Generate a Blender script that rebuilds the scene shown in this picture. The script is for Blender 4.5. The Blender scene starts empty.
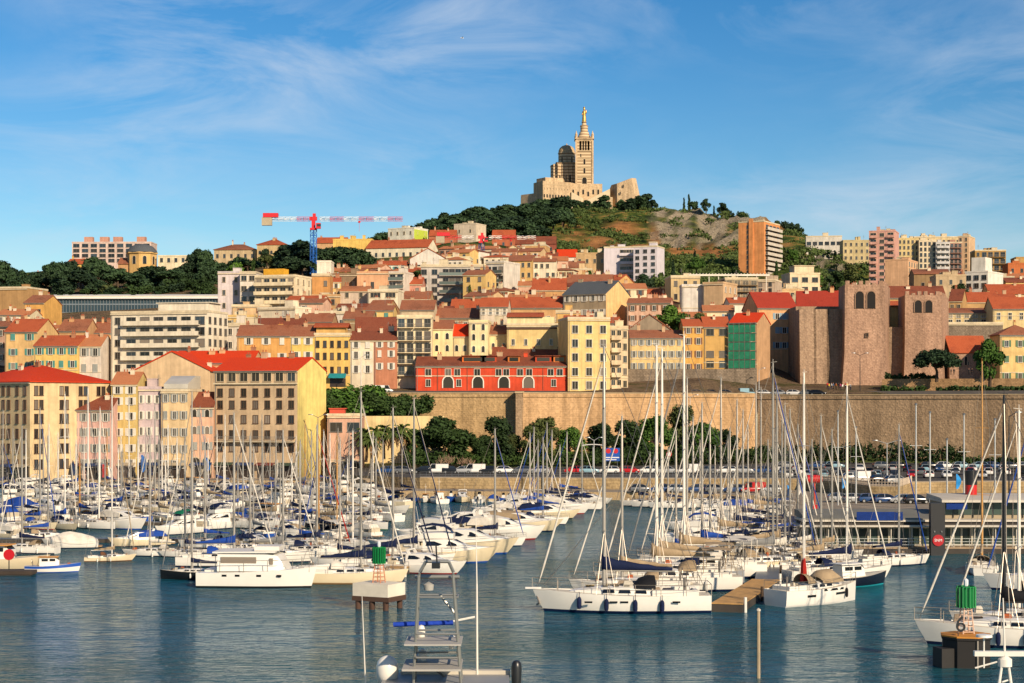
import bpy, bmesh, math, random
import numpy as np
from mathutils import Vector, Matrix, noise as mnoise
R = math.radians
S = bpy.context.scene
COL = S.collection
rnd = random.Random(7)
# ---------------------------------------------------------------- camera, sky, sun, exposure
F, CX, HY, CZ = 1800.0, 512.0, 405.0, 17.0
cd = bpy.data.cameras.new('camera'); cam = bpy.data.objects.new('camera', cd); COL.objects.link(cam)
cam.location = (0, 0, CZ); cam.rotation_euler = (R(90), 0, 0)
cd.sensor_width = 36; cd.lens = 36*F/1024; cd.shift_y = (HY-341.5)/1024
cd.clip_start = 1; cd.clip_end = 20000
S.camera = cam
SUN_EL, SUN_AZ = 27, 147          # azimuth clockwise from +Y
w = bpy.data.worlds.new('World'); S.world = w; w.use_nodes = True
def build_world():
    nt = w.node_tree; nt.nodes.clear(); N = nt.nodes.new; L = nt.links.new
    out = N('ShaderNodeOutputWorld'); bg = N('ShaderNodeBackground'); bg.inputs[1].default_value = .15
    sky = N('ShaderNodeTexSky'); sky.sky_type = 'NISHITA'; sky.sun_disc = False
    sky.sun_elevation = R(SUN_EL); sky.sun_rotation = R(SUN_AZ); sky.air_density = 1.0; sky.dust_density = .1; sky.ozone_density = 3.2
    tc = N('ShaderNodeTexCoord')
    hs = N('ShaderNodeHueSaturation'); hs.inputs['Saturation'].default_value = 1.26; hs.inputs['Value'].default_value = 3.3
    gm = N('ShaderNodeGamma'); gm.inputs[1].default_value = 1.25; sc_ = N('ShaderNodeVectorMath'); sc_.operation = 'SCALE'; sc_.inputs['Scale'].default_value = .12; L(sky.outputs[0], sc_.inputs[0]); L(sc_.outputs[0], gm.inputs[0]); L(gm.outputs[0], hs.inputs['Color'])
    # cirrus: stretched noise in the sky's own direction space
    mp = N('ShaderNodeMapping'); mp.inputs['Scale'].default_value = (4.6, 4.6, 15); mp.inputs['Rotation'].default_value = (R(8), R(-14), 0)
    mp.inputs['Location'].default_value = (7.7, 7.1, .2)
    L(tc.outputs['Generated'], mp.inputs[0])
    n1 = N('ShaderNodeTexNoise'); n1.inputs['Scale'].default_value = 1.7; n1.inputs['Detail'].default_value = 9; n1.inputs['Roughness'].default_value = .62; n1.inputs['Distortion'].default_value = .6
    L(mp.outputs[0], n1.inputs['Vector'])
    mp2 = N('ShaderNodeMapping'); mp2.inputs['Scale'].default_value = (2.2, 2.2, 5); mp2.inputs['Location'].default_value = (8.2, .5, 3.1); L(tc.outputs['Generated'], mp2.inputs[0])
    n2 = N('ShaderNodeTexNoise'); n2.inputs['Scale'].default_value = 1.9; n2.inputs['Detail'].default_value = 4; L(mp2.outputs[0], n2.inputs['Vector'])
    r1 = N('ShaderNodeMapRange'); r1.inputs[1].default_value = .42; r1.inputs[2].default_value = .74; L(n1.outputs[0], r1.inputs[0])
    r2 = N('ShaderNodeMapRange'); r2.inputs[1].default_value = .34; r2.inputs[2].default_value = .7; L(n2.outputs[0], r2.inputs[0])
    m = N('ShaderNodeMath'); m.operation = 'MULTIPLY'; L(r1.outputs[0], m.inputs[0]); L(r2.outputs[0], m.inputs[1])
    m2 = N('ShaderNodeMath'); m2.operation = 'MULTIPLY'; m2.inputs[1].default_value = .85; m2.use_clamp = True; L(m.outputs[0], m2.inputs[0])
    mx = N('ShaderNodeMixRGB'); mx.inputs[2].default_value = (2.5, 2.8, 3.2, 1)
    L(m2.outputs[0], mx.inputs[0]); L(hs.outputs[0], mx.inputs[1])
    L(mx.outputs[0], bg.inputs[0]); L(bg.outputs[0], out.inputs[0])
build_world()
sd = bpy.data.lights.new('sun', 'SUN'); sun = bpy.data.objects.new('sun', sd); COL.objects.link(sun)
sd.energy = 3.8; sd.angle = R(.6); sd.color = (1, .82, .60)
sv = Vector((math.sin(R(SUN_AZ))*math.cos(R(SUN_EL)), math.cos(R(SUN_AZ))*math.cos(R(SUN_EL)), math.sin(R(SUN_EL))))
sun.rotation_euler = sv.to_track_quat('Z', 'Y').to_euler(); sun.location = (200, -100, 200)
vs = S.view_settings; vs.view_transform = 'Standard'; vs.look = 'None'; vs.gamma = 1; vs.use_curve_mapping = False; vs.exposure = 0.8
S.render.engine = 'CYCLES'; S.cycles.use_denoising = True; S.cycles.max_bounces = 5; S.cycles.sample_clamp_indirect = 4

def P(px, py, Y): return Vector(((px-CX)/F*Y, Y, CZ+(HY-py)/F*Y))
def ZP(py, Y): return CZ+(HY-py)/F*Y
def XP(px, Y): return (px-CX)/F*Y
def YW(py, z=0): return (CZ-z)*F/(py-HY)

# ---------------------------------------------------------------- materials
def lin(h):
    if not isinstance(h, str): return h
    return tuple(((c/12.92) if c <= .04045 else ((c+.055)/1.055)**2.4) for c in (int(h[i:i+2], 16)/255 for i in (0, 2, 4)))
MATS = {}
def nodes(name):
    m = bpy.data.materials.new(name); m.use_nodes = True; nt = m.node_tree
    return m, nt, nt.nodes['Principled BSDF'], nt.nodes.new, nt.links.new
def plain(name, col, rough=.6, var=.14, scale=1.2, metal=0, streak=0, spec=.5, bump=0):
    """painted / plastered / metal surface: base colour with soft blotches, fine grain and run-off streaks"""
    if name in MATS: return MATS[name]
    m, nt, b, N, L = nodes(name); col = lin(col)
    tc = N('ShaderNodeTexCoord'); oi = N('ShaderNodeObjectInfo')
    ad = N('ShaderNodeVectorMath'); ad.operation = 'MULTIPLY_ADD'; L(oi.outputs['Random'], ad.inputs[0]); ad.inputs[1].default_value = (37, 91, 53); L(tc.outputs['Object'], ad.inputs[2])
    n = N('ShaderNodeTexNoise'); n.inputs['Scale'].default_value = scale*.35; n.inputs['Detail'].default_value = 6; n.inputs['Roughness'].default_value = .65; L(ad.outputs[0], n.inputs['Vector'])
    mr = N('ShaderNodeMapRange'); mr.inputs[1].default_value = .28; mr.inputs[2].default_value = .72; mr.inputs[3].default_value = 1-var*1.3; mr.inputs[4].default_value = 1+var*.7; L(n.outputs[0], mr.inputs[0])
    v = mr.outputs[0]
    if streak:
        mp = N('ShaderNodeMapping'); mp.inputs['Scale'].default_value = (1.6, 1.6, .09); L(ad.outputs[0], mp.inputs[0])
        n2 = N('ShaderNodeTexNoise'); n2.inputs['Scale'].default_value = 1; n2.inputs['Detail'].default_value = 4; L(mp.outputs[0], n2.inputs['Vector'])
        m2 = N('ShaderNodeMapRange'); m2.inputs[1].default_value = .35; m2.inputs[2].default_value = .6; m2.inputs[3].default_value = 1-streak; m2.inputs[4].default_value = 1.03; L(n2.outputs[0], m2.inputs[0])
        mm = N('ShaderNodeMath'); mm.operation = 'MULTIPLY'; L(v, mm.inputs[0]); L(m2.outputs[0], mm.inputs[1]); v = mm.outputs[0]
    mx = N('ShaderNodeVectorMath'); mx.operation = 'SCALE'; mx.inputs[0].default_value = col; L(v, mx.inputs['Scale'])
    L(mx.outputs[0], b.inputs['Base Color'])
    b.inputs['Roughness'].default_value = rough; b.inputs['Metallic'].default_value = metal; b.inputs['Specular IOR Level'].default_value = spec
    if bump:
        n3 = N('ShaderNodeTexNoise'); n3.inputs['Scale'].default_value = scale*4; n3.inputs['Detail'].default_value = 4; L(tc.outputs['Object'], n3.inputs['Vector'])
        bp = N('ShaderNodeBump'); bp.inputs['Strength'].default_value = bump; bp.inputs['Distance'].default_value = .15; L(n3.outputs[0], bp.inputs['Height']); L(bp.outputs[0], b.inputs['Normal'])
    MATS[name] = m; return m
def wall(h): return plain('plaster '+h, h, .85, .2, 1.0, streak=.15, spec=.2)
def paint(h, r=.35): return plain('paint '+h, h, r, .06, 1.5)
def canvas(h): return plain('canvas '+h, h, .8, .22, 3, spec=.2, bump=.3)
def metal(h, r=.4): return plain('metal '+h, h, r, .12, 2, metal=.6)
def cells(name, cols, scale, rough=.85, bump=.5, stretch=(1, 1, 1), big=.25, vor='F1'):
    """surface made of small irregular pieces (tiles, stones, leaves): a colour per cell from a list, plus large blotches"""
    if name in MATS: return MATS[name]
    m, nt, b, N, L = nodes(name)
    tc = N('ShaderNodeTexCoord'); mp = N('ShaderNodeMapping'); mp.inputs['Scale'].default_value = [scale*s for s in stretch]; L(tc.outputs['Object'], mp.inputs[0])
    oi = N('ShaderNodeObjectInfo')
    vo = N('ShaderNodeTexVoronoi'); L(mp.outputs[0], vo.inputs['Vector'])
    sep = N('ShaderNodeSeparateColor'); L(vo.outputs['Color'], sep.inputs[0])
    n = N('ShaderNodeTexNoise'); n.inputs['Scale'].default_value = .22; n.inputs['Detail'].default_value = 5; L(tc.outputs['Object'], n.inputs['Vector'])
    ad = N('ShaderNodeMath'); ad.operation = 'MULTIPLY_ADD'; ad.inputs[1].default_value = 1-big*2; L(sep.outputs[0], ad.inputs[0])
    sc = N('ShaderNodeMath'); sc.operation = 'MULTIPLY_ADD'; sc.inputs[1].default_value = big*4; sc.inputs[2].default_value = -big*1.0; L(n.outputs[0], sc.inputs[0]); L(sc.outputs[0], ad.inputs[2])
    rp = N('ShaderNodeValToRGB'); cr = rp.color_ramp
    while len(cr.elements) < len(cols): cr.elements.new(.5)
    for i, c in enumerate(cols): cr.elements[i].position = i/(len(cols)-1); cr.elements[i].color = (*lin(c), 1)
    L(ad.outputs[0], rp.inputs[0]); L(rp.outputs[0], b.inputs['Base Color'])
    b.inputs['Roughness'].default_value = rough; b.inputs['Specular IOR Level'].default_value = .2
    if bump:
        bp = N('ShaderNodeBump'); bp.inputs['Strength'].default_value = bump; bp.inputs['Distance'].default_value = .12; L(vo.outputs['Distance'], bp.inputs['Height']); L(bp.outputs[0], b.inputs['Normal'])
    MATS[name] = m; return m
TILE = {'red': cells('clay tiles red', ['6e3220', '9a482a', 'ae5a38', '843a22', 'a66a4c'], 2.0, big=.32), 'bright': cells('new clay tiles', ['a82c10', 'c03614', 'cc4018', 'b43010', 'bc5028'], 2.0, big=.2),
        'brown': cells('old clay tiles', ['563022', '844a30', '98644a', '6a3c2a', '8a6c50'], 2.0, big=.32), 'maroon': cells('dark clay tiles', ['50281c', '703626', '844c36', '5a2c22', '785444'], 2.0, big=.32),
        'crimson': cells('crimson clay tiles', ['762418', '943222', 'a43e2c', '862a1c', '98503c'], 2.0, big=.28), 'pale': cells('sun bleached tiles', ['9a5a3c', 'b87850', 'a86a46', '8a4e34'], 2.2), 'grey': cells('grey slate', ['3c3f42', '54585c', '484c50'], 2.2)}
def stone(name, cols, sx=1.0, sz=.45, mort='5a4a38', bumpd=.1, big=.5):
    """coursed masonry: brick courses mapped along the wall (object x) and height"""
    if name in MATS: return MATS[name]
    m, nt, b, N, L = nodes(name)
    tc = N('ShaderNodeTexCoord'); sp = N('ShaderNodeSeparateXYZ'); L(tc.outputs['Object'], sp.inputs[0])
    ad = N('ShaderNodeMath'); ad.operation = 'ADD'; L(sp.outputs[0], ad.inputs[0]); L(sp.outputs[1], ad.inputs[1])
    cb = N('ShaderNodeCombineXYZ'); L(ad.outputs[0], cb.inputs[0]); L(sp.outputs[2], cb.inputs[1])
    br = N('ShaderNodeTexBrick'); br.inputs['Scale'].default_value = 1; br.inputs['Brick Width'].default_value = sx; br.inputs['Row Height'].default_value = sz; br.inputs['Mortar Size'].default_value = .03
    br.inputs['Color1'].default_value = (*lin(cols[0]), 1); br.inputs['Color2'].default_value = (*lin(cols[1]), 1); br.inputs['Mortar'].default_value = (*lin(mort), 1); L(cb.outputs[0], br.inputs['Vector'])
    vo = N('ShaderNodeTexVoronoi'); vo.inputs['Scale'].default_value = 2.1; L(tc.outputs['Object'], vo.inputs['Vector'])
    n = N('ShaderNodeTexNoise'); n.inputs['Scale'].default_value = .16; n.inputs['Detail'].default_value = 9; n.inputs['Roughness'].default_value = .7; L(tc.outputs['Object'], n.inputs['Vector'])
    mr = N('ShaderNodeMapRange'); mr.inputs[1].default_value = .3; mr.inputs[2].default_value = .7; L(n.outputs[0], mr.inputs[0])
    mx = N('ShaderNodeMixRGB'); mx.inputs[2].default_value = (*lin(cols[2]), 1); L(br.outputs[0], mx.inputs[1])
    mu = N('ShaderNodeMath'); mu.operation = 'MULTIPLY'; mu.inputs[1].default_value = big*1.4; mu.use_clamp = True; L(mr.outputs[0], mu.inputs[0]); L(mu.outputs[0], mx.inputs[0])
    sc = N('ShaderNodeSeparateColor'); L(vo.outputs['Color'], sc.inputs[0])
    r2 = N('ShaderNodeMapRange'); r2.inputs[3].default_value = .84; r2.inputs[4].default_value = 1.14; L(sc.outputs[0], r2.inputs[0])
    m3 = N('ShaderNodeMapping'); m3.inputs['Scale'].default_value = (.35, .35, .03); L(tc.outputs['Object'], m3.inputs[0]); n3 = N('ShaderNodeTexNoise'); n3.inputs['Scale'].default_value = 1; n3.inputs['Detail'].default_value = 7; n3.inputs['Roughness'].default_value = .7; L(m3.outputs[0], n3.inputs['Vector'])
    r3 = N('ShaderNodeMapRange'); r3.inputs[1].default_value = .36; r3.inputs[2].default_value = .56; r3.inputs[3].default_value = .7; r3.inputs[4].default_value = 1.08; L(n3.outputs[0], r3.inputs[0]); x3 = N('ShaderNodeMath'); x3.operation = 'MULTIPLY'; L(r2.outputs[0], x3.inputs[0]); L(r3.outputs[0], x3.inputs[1])
    v = N('ShaderNodeVectorMath'); v.operation = 'SCALE'; L(mx.outputs[0], v.inputs[0]); L(x3.outputs[0], v.inputs['Scale'])
    L(v.outputs[0], b.inputs['Base Color']); b.inputs['Roughness'].default_value = .92; b.inputs['Specular IOR Level'].default_value = .15
    bp = N('ShaderNodeBump'); bp.inputs['Strength'].default_value = .7; bp.inputs['Distance'].default_value = bumpd; L(vo.outputs['Distance'], bp.inputs['Height']); L(bp.outputs[0], b.inputs['Normal'])
    MATS[name] = m; return m
def leafmat(name, dark, light):
    if name in MATS: return MATS[name]
    m, nt, b, N, L = nodes(name)
    tc = N('ShaderNodeTexCoord'); oi = N('ShaderNodeObjectInfo')
    n = N('ShaderNodeTexNoise'); n.inputs['Scale'].default_value = 1.1; n.inputs['Detail'].default_value = 5; n.inputs['Roughness'].default_value = .75; L(tc.outputs['Object'], n.inputs['Vector'])
    a = N('ShaderNodeMath'); a.operation = 'MULTIPLY_ADD'; a.inputs[1].default_value = .35; L(oi.outputs['Random'], a.inputs[0]); L(n.outputs[0], a.inputs[2])
    mr = N('ShaderNodeMapRange'); mr.inputs[1].default_value = .4; mr.inputs[2].default_value = .95; L(a.outputs[0], mr.inputs[0])
    mx = N('ShaderNodeMixRGB'); mx.inputs[1].default_value = (*lin(dark), 1); mx.inputs[2].default_value = (*lin(light), 1); L(mr.outputs[0], mx.inputs[0])
    L(mx.outputs[0], b.inputs['Base Color']); b.inputs['Roughness'].default_value = .75; b.inputs['Specular IOR Level'].default_value = .2
    MATS[name] = m; return m
def glass(name, col, rough=.08):
    if name in MATS: return MATS[name]
    m, nt, b, N, L = nodes(name)
    oi = N('ShaderNodeObjectInfo'); mr = N('ShaderNodeMapRange'); mr.inputs[3].default_value = .4; mr.inputs[4].default_value = 1.7; L(oi.outputs['Random'], mr.inputs[0])
    v = N('ShaderNodeVectorMath'); v.operation = 'SCALE'; v.inputs[0].default_value = lin(col); L(mr.outputs[0], v.inputs['Scale']); L(v.outputs[0], b.inputs['Base Color'])
    b.inputs['Roughness'].default_value = rough
    MATS[name] = m; return m
GL = glass('window glass', '2a2622', .12); GLB = glass('blue window glass', '2a333a', .1); GLC = glass('curtained glass', '6a6054', .3); GLT = glass('tinted boat glass', '14181c', .06)

# ---------------------------------------------------------------- mesh builder
class MB:
    def __init__(s): s.v = []; s.f = []; s.m = []
    def add(s, vs, fs, m=0):
        o = len(s.v); s.v += [tuple(v) for v in vs]; s.f += [[i+o for i in f] for f in fs]; s.m += [m]*len(fs); return s
    def box(s, x0, x1, y0, y1, z0, z1, m=0):
        return s.add([(x0, y0, z0), (x1, y0, z0), (x1, y1, z0), (x0, y1, z0), (x0, y0, z1), (x1, y0, z1), (x1, y1, z1), (x0, y1, z1)],
                     [(0, 3, 2, 1), (4, 5, 6, 7), (0, 1, 5, 4), (1, 2, 6, 5), (2, 3, 7, 6), (3, 0, 4, 7)], m)
    def tube(s, p0, p1, r0, r1=None, n=6, m=0, cap=True):
        p0, p1 = Vector(p0), Vector(p1); r1 = r0 if r1 is None else r1
        d = (p1-p0).normalized(); u = d.orthogonal().normalized(); w_ = d.cross(u)
        vs = []
        for p, r in ((p0, r0), (p1, r1)):
            for k in range(n):
                a = 2*math.pi*k/n; vs.append(p+u*(r*math.cos(a))+w_*(r*math.sin(a)))
        fs = [(k, (k+1) % n, n+(k+1) % n, n+k) for k in range(n)]
        if cap: fs += [tuple(range(n-1, -1, -1)), tuple(range(n, 2*n))]
        return s.add(vs, fs, m)
    def path(s, pts, r, n=5, m=0):
        for a, b in zip(pts, pts[1:]): s.tube(a, b, r, r, n, m)
        return s
    def lathe(s, prof, n=12, c=(0, 0, 0), m=0, ang=2*math.pi):
        full = abs(ang-2*math.pi) < 1e-6; k = n if full else n+1; vs = []
        for r, z in prof:
            for i in range(k):
                a = ang*i/n; vs.append((c[0]+r*math.cos(a), c[1]+r*math.sin(a), c[2]+z))
        fs = []
        for j in range(len(prof)-1):
            for i in range(n):
                i2 = (i+1) % k; fs.append((j*k+i, j*k+i2, (j+1)*k+i2, (j+1)*k+i))
        return s.add(vs, fs, m)
    def prism(s, poly, z0, z1, m=0, mt=None):
        n = len(poly); s.add([(x, y, z0) for x, y in poly]+[(x, y, z1) for x, y in poly], [(i, (i+1) % n, n+(i+1) % n, n+i) for i in range(n)]+[tuple(range(n-1, -1, -1))], m)
        return s.add([(x, y, z1) for x, y in poly], [tuple(range(n))], m if mt is None else mt)
    def ext(s, poly, axis, a, b, m=0):
        """extrude a 2-D outline along x ('x': outline is (y,z)) or y ('y': outline is (x,z))"""
        n = len(poly); g = (lambda t, p: (t, p[0], p[1])) if axis == 'x' else (lambda t, p: (p[0], t, p[1]))
        return s.add([g(a, p) for p in poly]+[g(b, p) for p in poly], [(i, (i+1) % n, n+(i+1) % n, n+i) for i in range(n)]+[tuple(range(n-1, -1, -1)), tuple(range(n, 2*n))], m)
    def loft(s, rings, m=0, caps=True, closed=True):
        n = len(rings[0]); vs = [p for r in rings for p in r]; fs = []
        for j in range(len(rings)-1):
            for i in range(n if closed else n-1):
                i2 = (i+1) % n; fs.append((j*n+i, j*n+i2, (j+1)*n+i2, (j+1)*n+i))
        if caps: fs += [tuple(range(n-1, -1, -1)), tuple(range((len(rings)-1)*n, len(rings)*n))]
        return s.add(vs, fs, m)
    def mesh(s, name, mats, smooth=None):
        me = bpy.data.meshes.new(name); me.from_pydata(s.v, [], s.f)
        for mt in (mats if isinstance(mats, (list, tuple)) else [mats]): me.materials.append(mt)
        me.polygons.foreach_set('material_index', s.m)
        bm = bmesh.new(); bm.from_mesh(me); bmesh.ops.remove_doubles(bm, verts=bm.verts, dist=1e-4); bmesh.ops.recalc_face_normals(bm, faces=bm.faces); bm.to_mesh(me); bm.free()
        me.polygons.foreach_set('use_smooth', [True]*len(me.polygons))
        if not smooth: me.set_sharp_from_angle(angle=R(36))
        return me
    def build(s, name, mats, parent=None, loc=(0, 0, 0), rz=0, smooth=None):
        return obj(name, s.mesh(name, mats, smooth), parent, loc, rz)
def obj(name, me, parent=None, loc=(0, 0, 0), rz=0, sc=None):
    o = bpy.data.objects.new(name, me); COL.objects.link(o); o.location = loc; o.rotation_euler = (0, 0, rz)
    if sc: o.scale = sc
    if parent: o.parent = parent
    return o
def text_mesh(name, body, size, ext, mt):
    cv = bpy.data.curves.new(name, 'FONT'); cv.body = body; cv.size = size; cv.align_x = 'CENTER'; cv.align_y = 'CENTER'; cv.extrude = ext
    o = bpy.data.objects.new(name, cv); COL.objects.link(o); me = bpy.data.meshes.new_from_object(o.evaluated_get(bpy.context.evaluated_depsgraph_get())); bpy.data.objects.remove(o); me.materials.clear(); me.materials.append(mt); me.name = name; return me
CACHE = {}
def cached(key, fn):
    if key not in CACHE: CACHE[key] = fn()
    return CACHE[key]
def tag(o, label=None, cat=None, group=None, kind=None):
    for k, v in (('label', label), ('category', cat), ('group', group), ('kind', kind)):
        if v: o[k] = v
    return o
def thing(name, label, cat, loc=(0, 0, 0), rz=0, group=None):
    o = bpy.data.objects.new(name, None); COL.objects.link(o); o.location = loc; o.rotation_euler = (0, 0, rz); o.empty_display_size = .2
    return tag(o, label, cat, group)
def copy_tree(o, parent=None):
    c = o.copy(); COL.objects.link(c)
    if parent: c.parent = parent
    for ch in o.children: copy_tree(ch, c)
    return c
ORD = ['', 'first', 'second', 'third', 'fourth', 'fifth', 'sixth', 'seventh', 'eighth', 'ninth', 'tenth', 'eleventh', 'twelfth', 'thirteenth', 'fourteenth', 'fifteenth', 'sixteenth', 'seventeenth', 'eighteenth', 'nineteenth']
TENS = {20: 'twent', 30: 'thirt', 40: 'fort', 50: 'fift', 60: 'sixt', 70: 'sevent', 80: 'eight', 90: 'ninet'}
def ordn(n):
    if n < 20: return ORD[n]
    t, u = n//10*10, n % 10
    return TENS[t]+'ieth' if u == 0 else TENS[t]+'y-'+ORD[u]
# ---------------------------------------------------------------- terrain, water, quays
TC = [-260, 0, 130, 300, 450, 580, 700, 760, 800, 860, 940, 1024, 1300]
TR = [(424, [18.2]*13),
 (470, [25, 25, 24, 23, 23, 23, 25.4, 23, 22, 22, 22, 22, 22]),
 (520, [33, 33, 32, 32, 34, 36, 36, 33, 26, 25, 26, 27, 28]),
 (560, [40, 40, 40, 40, 42, 45, 44, 40, 34, 33, 35, 37, 38]),
 (620, [46, 46, 47, 52, 53, 55, 54, 51, 48, 46, 47, 49, 50]),
 (700, [56, 57, 63, 65, 65, 65, 65, 62, 60, 58, 59, 59, 60]),
 (760, [65, 68, 73, 74, 74, 71, 72, 68, 66, 65, 65, 66, 66]),
 (820, [72, 76, 79, 81, 87, 80, 80, 82, 83, 75, 72, 72, 72]),
 (900, [78, 81, 85, 86, 98, 91, 90, 92, 95, 88, 80, 78, 76]),
 (1000, [74, 78, 84, 90, 107, 104, 104, 107, 108, 98, 82, 80, 76]),
 (1100, [68, 72, 80, 92, 121, 121, 122, 126, 121, 99, 82, 78, 74]),
 (1200, [62, 66, 74, 88, 136, 143, 145, 143, 127, 92, 78, 74, 70]),
 (1300, [56, 60, 68, 84, 139, 160, 158, 132, 102, 84, 74, 70, 66]),
 (1450, [50, 54, 60, 75, 124, 149, 146, 122, 95, 76, 68, 64, 60]),
 (1800, [30, 34, 38, 45, 70, 85, 82, 70, 55, 46, 42, 40, 38]),
 (2800, [6]*13)]
TZ = np.array([r[1] for r in TR], float); TY = np.array([r[0] for r in TR], float)
def zt(px, Y):
    col = np.array([np.interp(px, TC, row) for row in TZ]); return float(np.interp(Y, TY, col))
WALL = [(-300, 433), (300, 433), (517, 428), (520.5, 428.5), (523, 424.5), (757, 452), (1060, 416), (1400, 416)]
def wallY(px): return float(np.interp(px, [p for p, _ in WALL], [y for _, y in WALL]))
def rockf(px, py):
    if py < 196: return 0
    e = 1-max(0, abs(px-712)-50)/26; f_ = 1-max(0, abs(py-227)-14)/10
    r = max(0, min(1, e))*max(0, min(1, f_))
    e2 = 1-max(0, abs(px-700)-26)/10; f2 = 1-max(0, abs(py-251)-6)/6
    e3 = 1-max(0, abs(px-820)-22)/14; f3 = 1-max(0, abs(py-263)-9)/7
    e4 = max(max(0, 1-abs(px-a)/b)*max(0, 1-abs(py-c)/d) for a, b, c, d in ((572, 16, 236, 9), (622, 22, 229, 10), (602, 26, 246, 8), (772, 24, 226, 8), (655, 8, 236, 16), (640, 30, 252, 6)))
    return max(r, .8*max(0, min(1, e3))*max(0, min(1, f3))), max(max(0, min(1, e2))*max(0, min(1, f2)), min(1, e4*1.8))
def terrain():
    pxs = np.arange(-260, 1301, 6); rows = []
    def seg(a, b, st): return list(np.arange(a, b, st))
    ys = seg(0, 40, 8)+seg(40, 900-424, 9)+seg(900-424, 1330-424, 7)+seg(1330-424, 1500-424, 20)+seg(1500-424, 2900-424, 140)
    vs = []; colr = []
    for yo in ys:
        for px in pxs:
            y0 = wallY(px)+.6
            Y = y0+yo*(1 if yo > 60 else 1)
            z = zt(px, Y) if yo > 0 else 18.2
            X = XP(px, Y); py = HY-(z-CZ)*F/Y
            k = min(1, max(0, (Y-820)/120))
            nz = mnoise.fractal(Vector((X*.018, Y*.018, 1.3)), 1.0, 2.1, 4)*6*k
            rk = ea = 0
            if Y > 690 and Y < 1330:
                r_ = rockf(px, py); rk, ea = (r_ if r_ else (0, 0)); rk *= .35+.9*max(0, min(1, .55+mnoise.noise(Vector((px*.08, py*.13, 4)))*1.3))
                if rk > .05:
                    q = mnoise.ridged_multi_fractal(Vector((X*.06, Y*.06, z*.06)), 1.0, 2.2, 4, 1.0, 2.0); nz += (q-1.3)*7*rk
            if 1200 < Y < 1340 and 515 < px < 660: nz *= .2
            vs.append((X, Y, z+nz))
            colr.append((rk, min(1, max(0, (Y-(760 if px < 560 else 640))/70)), ea, 1))
    nx, ny = len(pxs), len(ys)
    fs = [(j*nx+i, j*nx+i+1, (j+1)*nx+i+1, (j+1)*nx+i) for j in range(ny-1) for i in range(nx-1)]
    me = bpy.data.meshes.new('hill'); me.from_pydata(vs, [], fs)
    at = me.color_attributes.new('cover', 'FLOAT_COLOR', 'POINT'); at.data.foreach_set('color', np.array(colr, 'f').ravel())
    m, nt, b, N, L = nodes('hill ground')
    a = N('ShaderNodeAttribute'); a.attribute_name = 'cover'; sp = N('ShaderNodeSeparateColor'); L(a.outputs['Color'], sp.inputs[0])
    tc = N('ShaderNodeTexCoord')
    def nz(scale, det=6, ro=.65):
        n = N('ShaderNodeTexNoise'); n.inputs['Scale'].default_value = scale; n.inputs['Detail'].default_value = det; n.inputs['Roughness'].default_value = ro; L(tc.outputs['Object'], n.inputs['Vector']); return n.outputs[0]
    def ramp(src, els):
        r = N('ShaderNodeValToRGB'); cr = r.color_ramp
        while len(cr.elements) < len(els): cr.elements.new(.5)
        for e, (p_, c) in zip(cr.elements, els): e.position = p_; e.color = (*lin(c), 1)
        L(src, r.inputs[0]); return r.outputs[0]
    green = ramp(nz(.06, 8, .7), [(.32, '1a2410'), (.43, '2c3c18'), (.5, '48581f'), (.55, '6c6a30'), (.61, 'a07a46')])
    town = ramp(nz(.12, 6), [(.35, '57483a'), (.5, '7a6650'), (.65, '4c4a2c')])
    rock = ramp(nz(.5, 9, .8), [(.36, '3a3626'), (.43, '8c7c64'), (.475, 'cabaa0'), (.515, '5e5440'), (.555, 'bcac92'), (.62, '47482a')])  # dark stops paint the shade of the gaps into the rock colour
    earth = ramp(nz(.1, 6), [(.35, '8a5c34'), (.6, 'b07c4a')])
    def mix(f_, a_, b_):
        x = N('ShaderNodeMixRGB'); L(f_, x.inputs[0]); L(a_, x.inputs[1]); L(b_, x.inputs[2]); return x.outputs[0]
    c = mix(sp.outputs[1], town, green); c = mix(sp.outputs[2], c, earth)
    mm = N('ShaderNodeMath'); mm.operation = 'MULTIPLY_ADD'; mm.use_clamp = True; mm.inputs[1].default_value = 1.7
    s2 = N('ShaderNodeMath'); s2.operation = 'MULTIPLY_ADD'; s2.inputs[1].default_value = 1.4; s2.inputs[2].default_value = -1.1; L(nz(.05, 5), s2.inputs[0]); L(sp.outputs[0], mm.inputs[0]); L(s2.outputs[0], mm.inputs[2])
    mp = N('ShaderNodeMath'); mp.operation = 'MULTIPLY'; L(mm.outputs[0], mp.inputs[0]); L(sp.outputs[0], mp.inputs[1])
    c = mix(mp.outputs[0], c, rock)
    L(c, b.inputs['Base Color']); b.inputs['Roughness'].default_value = .95; b.inputs['Specular IOR Level'].default_value = .1
    bp = N('ShaderNodeBump'); bp.inputs['Distance'].default_value = 3.2; bp.inputs['Strength'].default_value = .8; L(nz(.45, 9, .75), bp.inputs['Height']); L(bp.outputs[0], b.inputs['Normal'])
    me.materials.append(m); me.polygons.foreach_set('use_smooth', [True]*len(fs))
    tag(obj('hill', me), kind='structure')
terrain()
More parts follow.
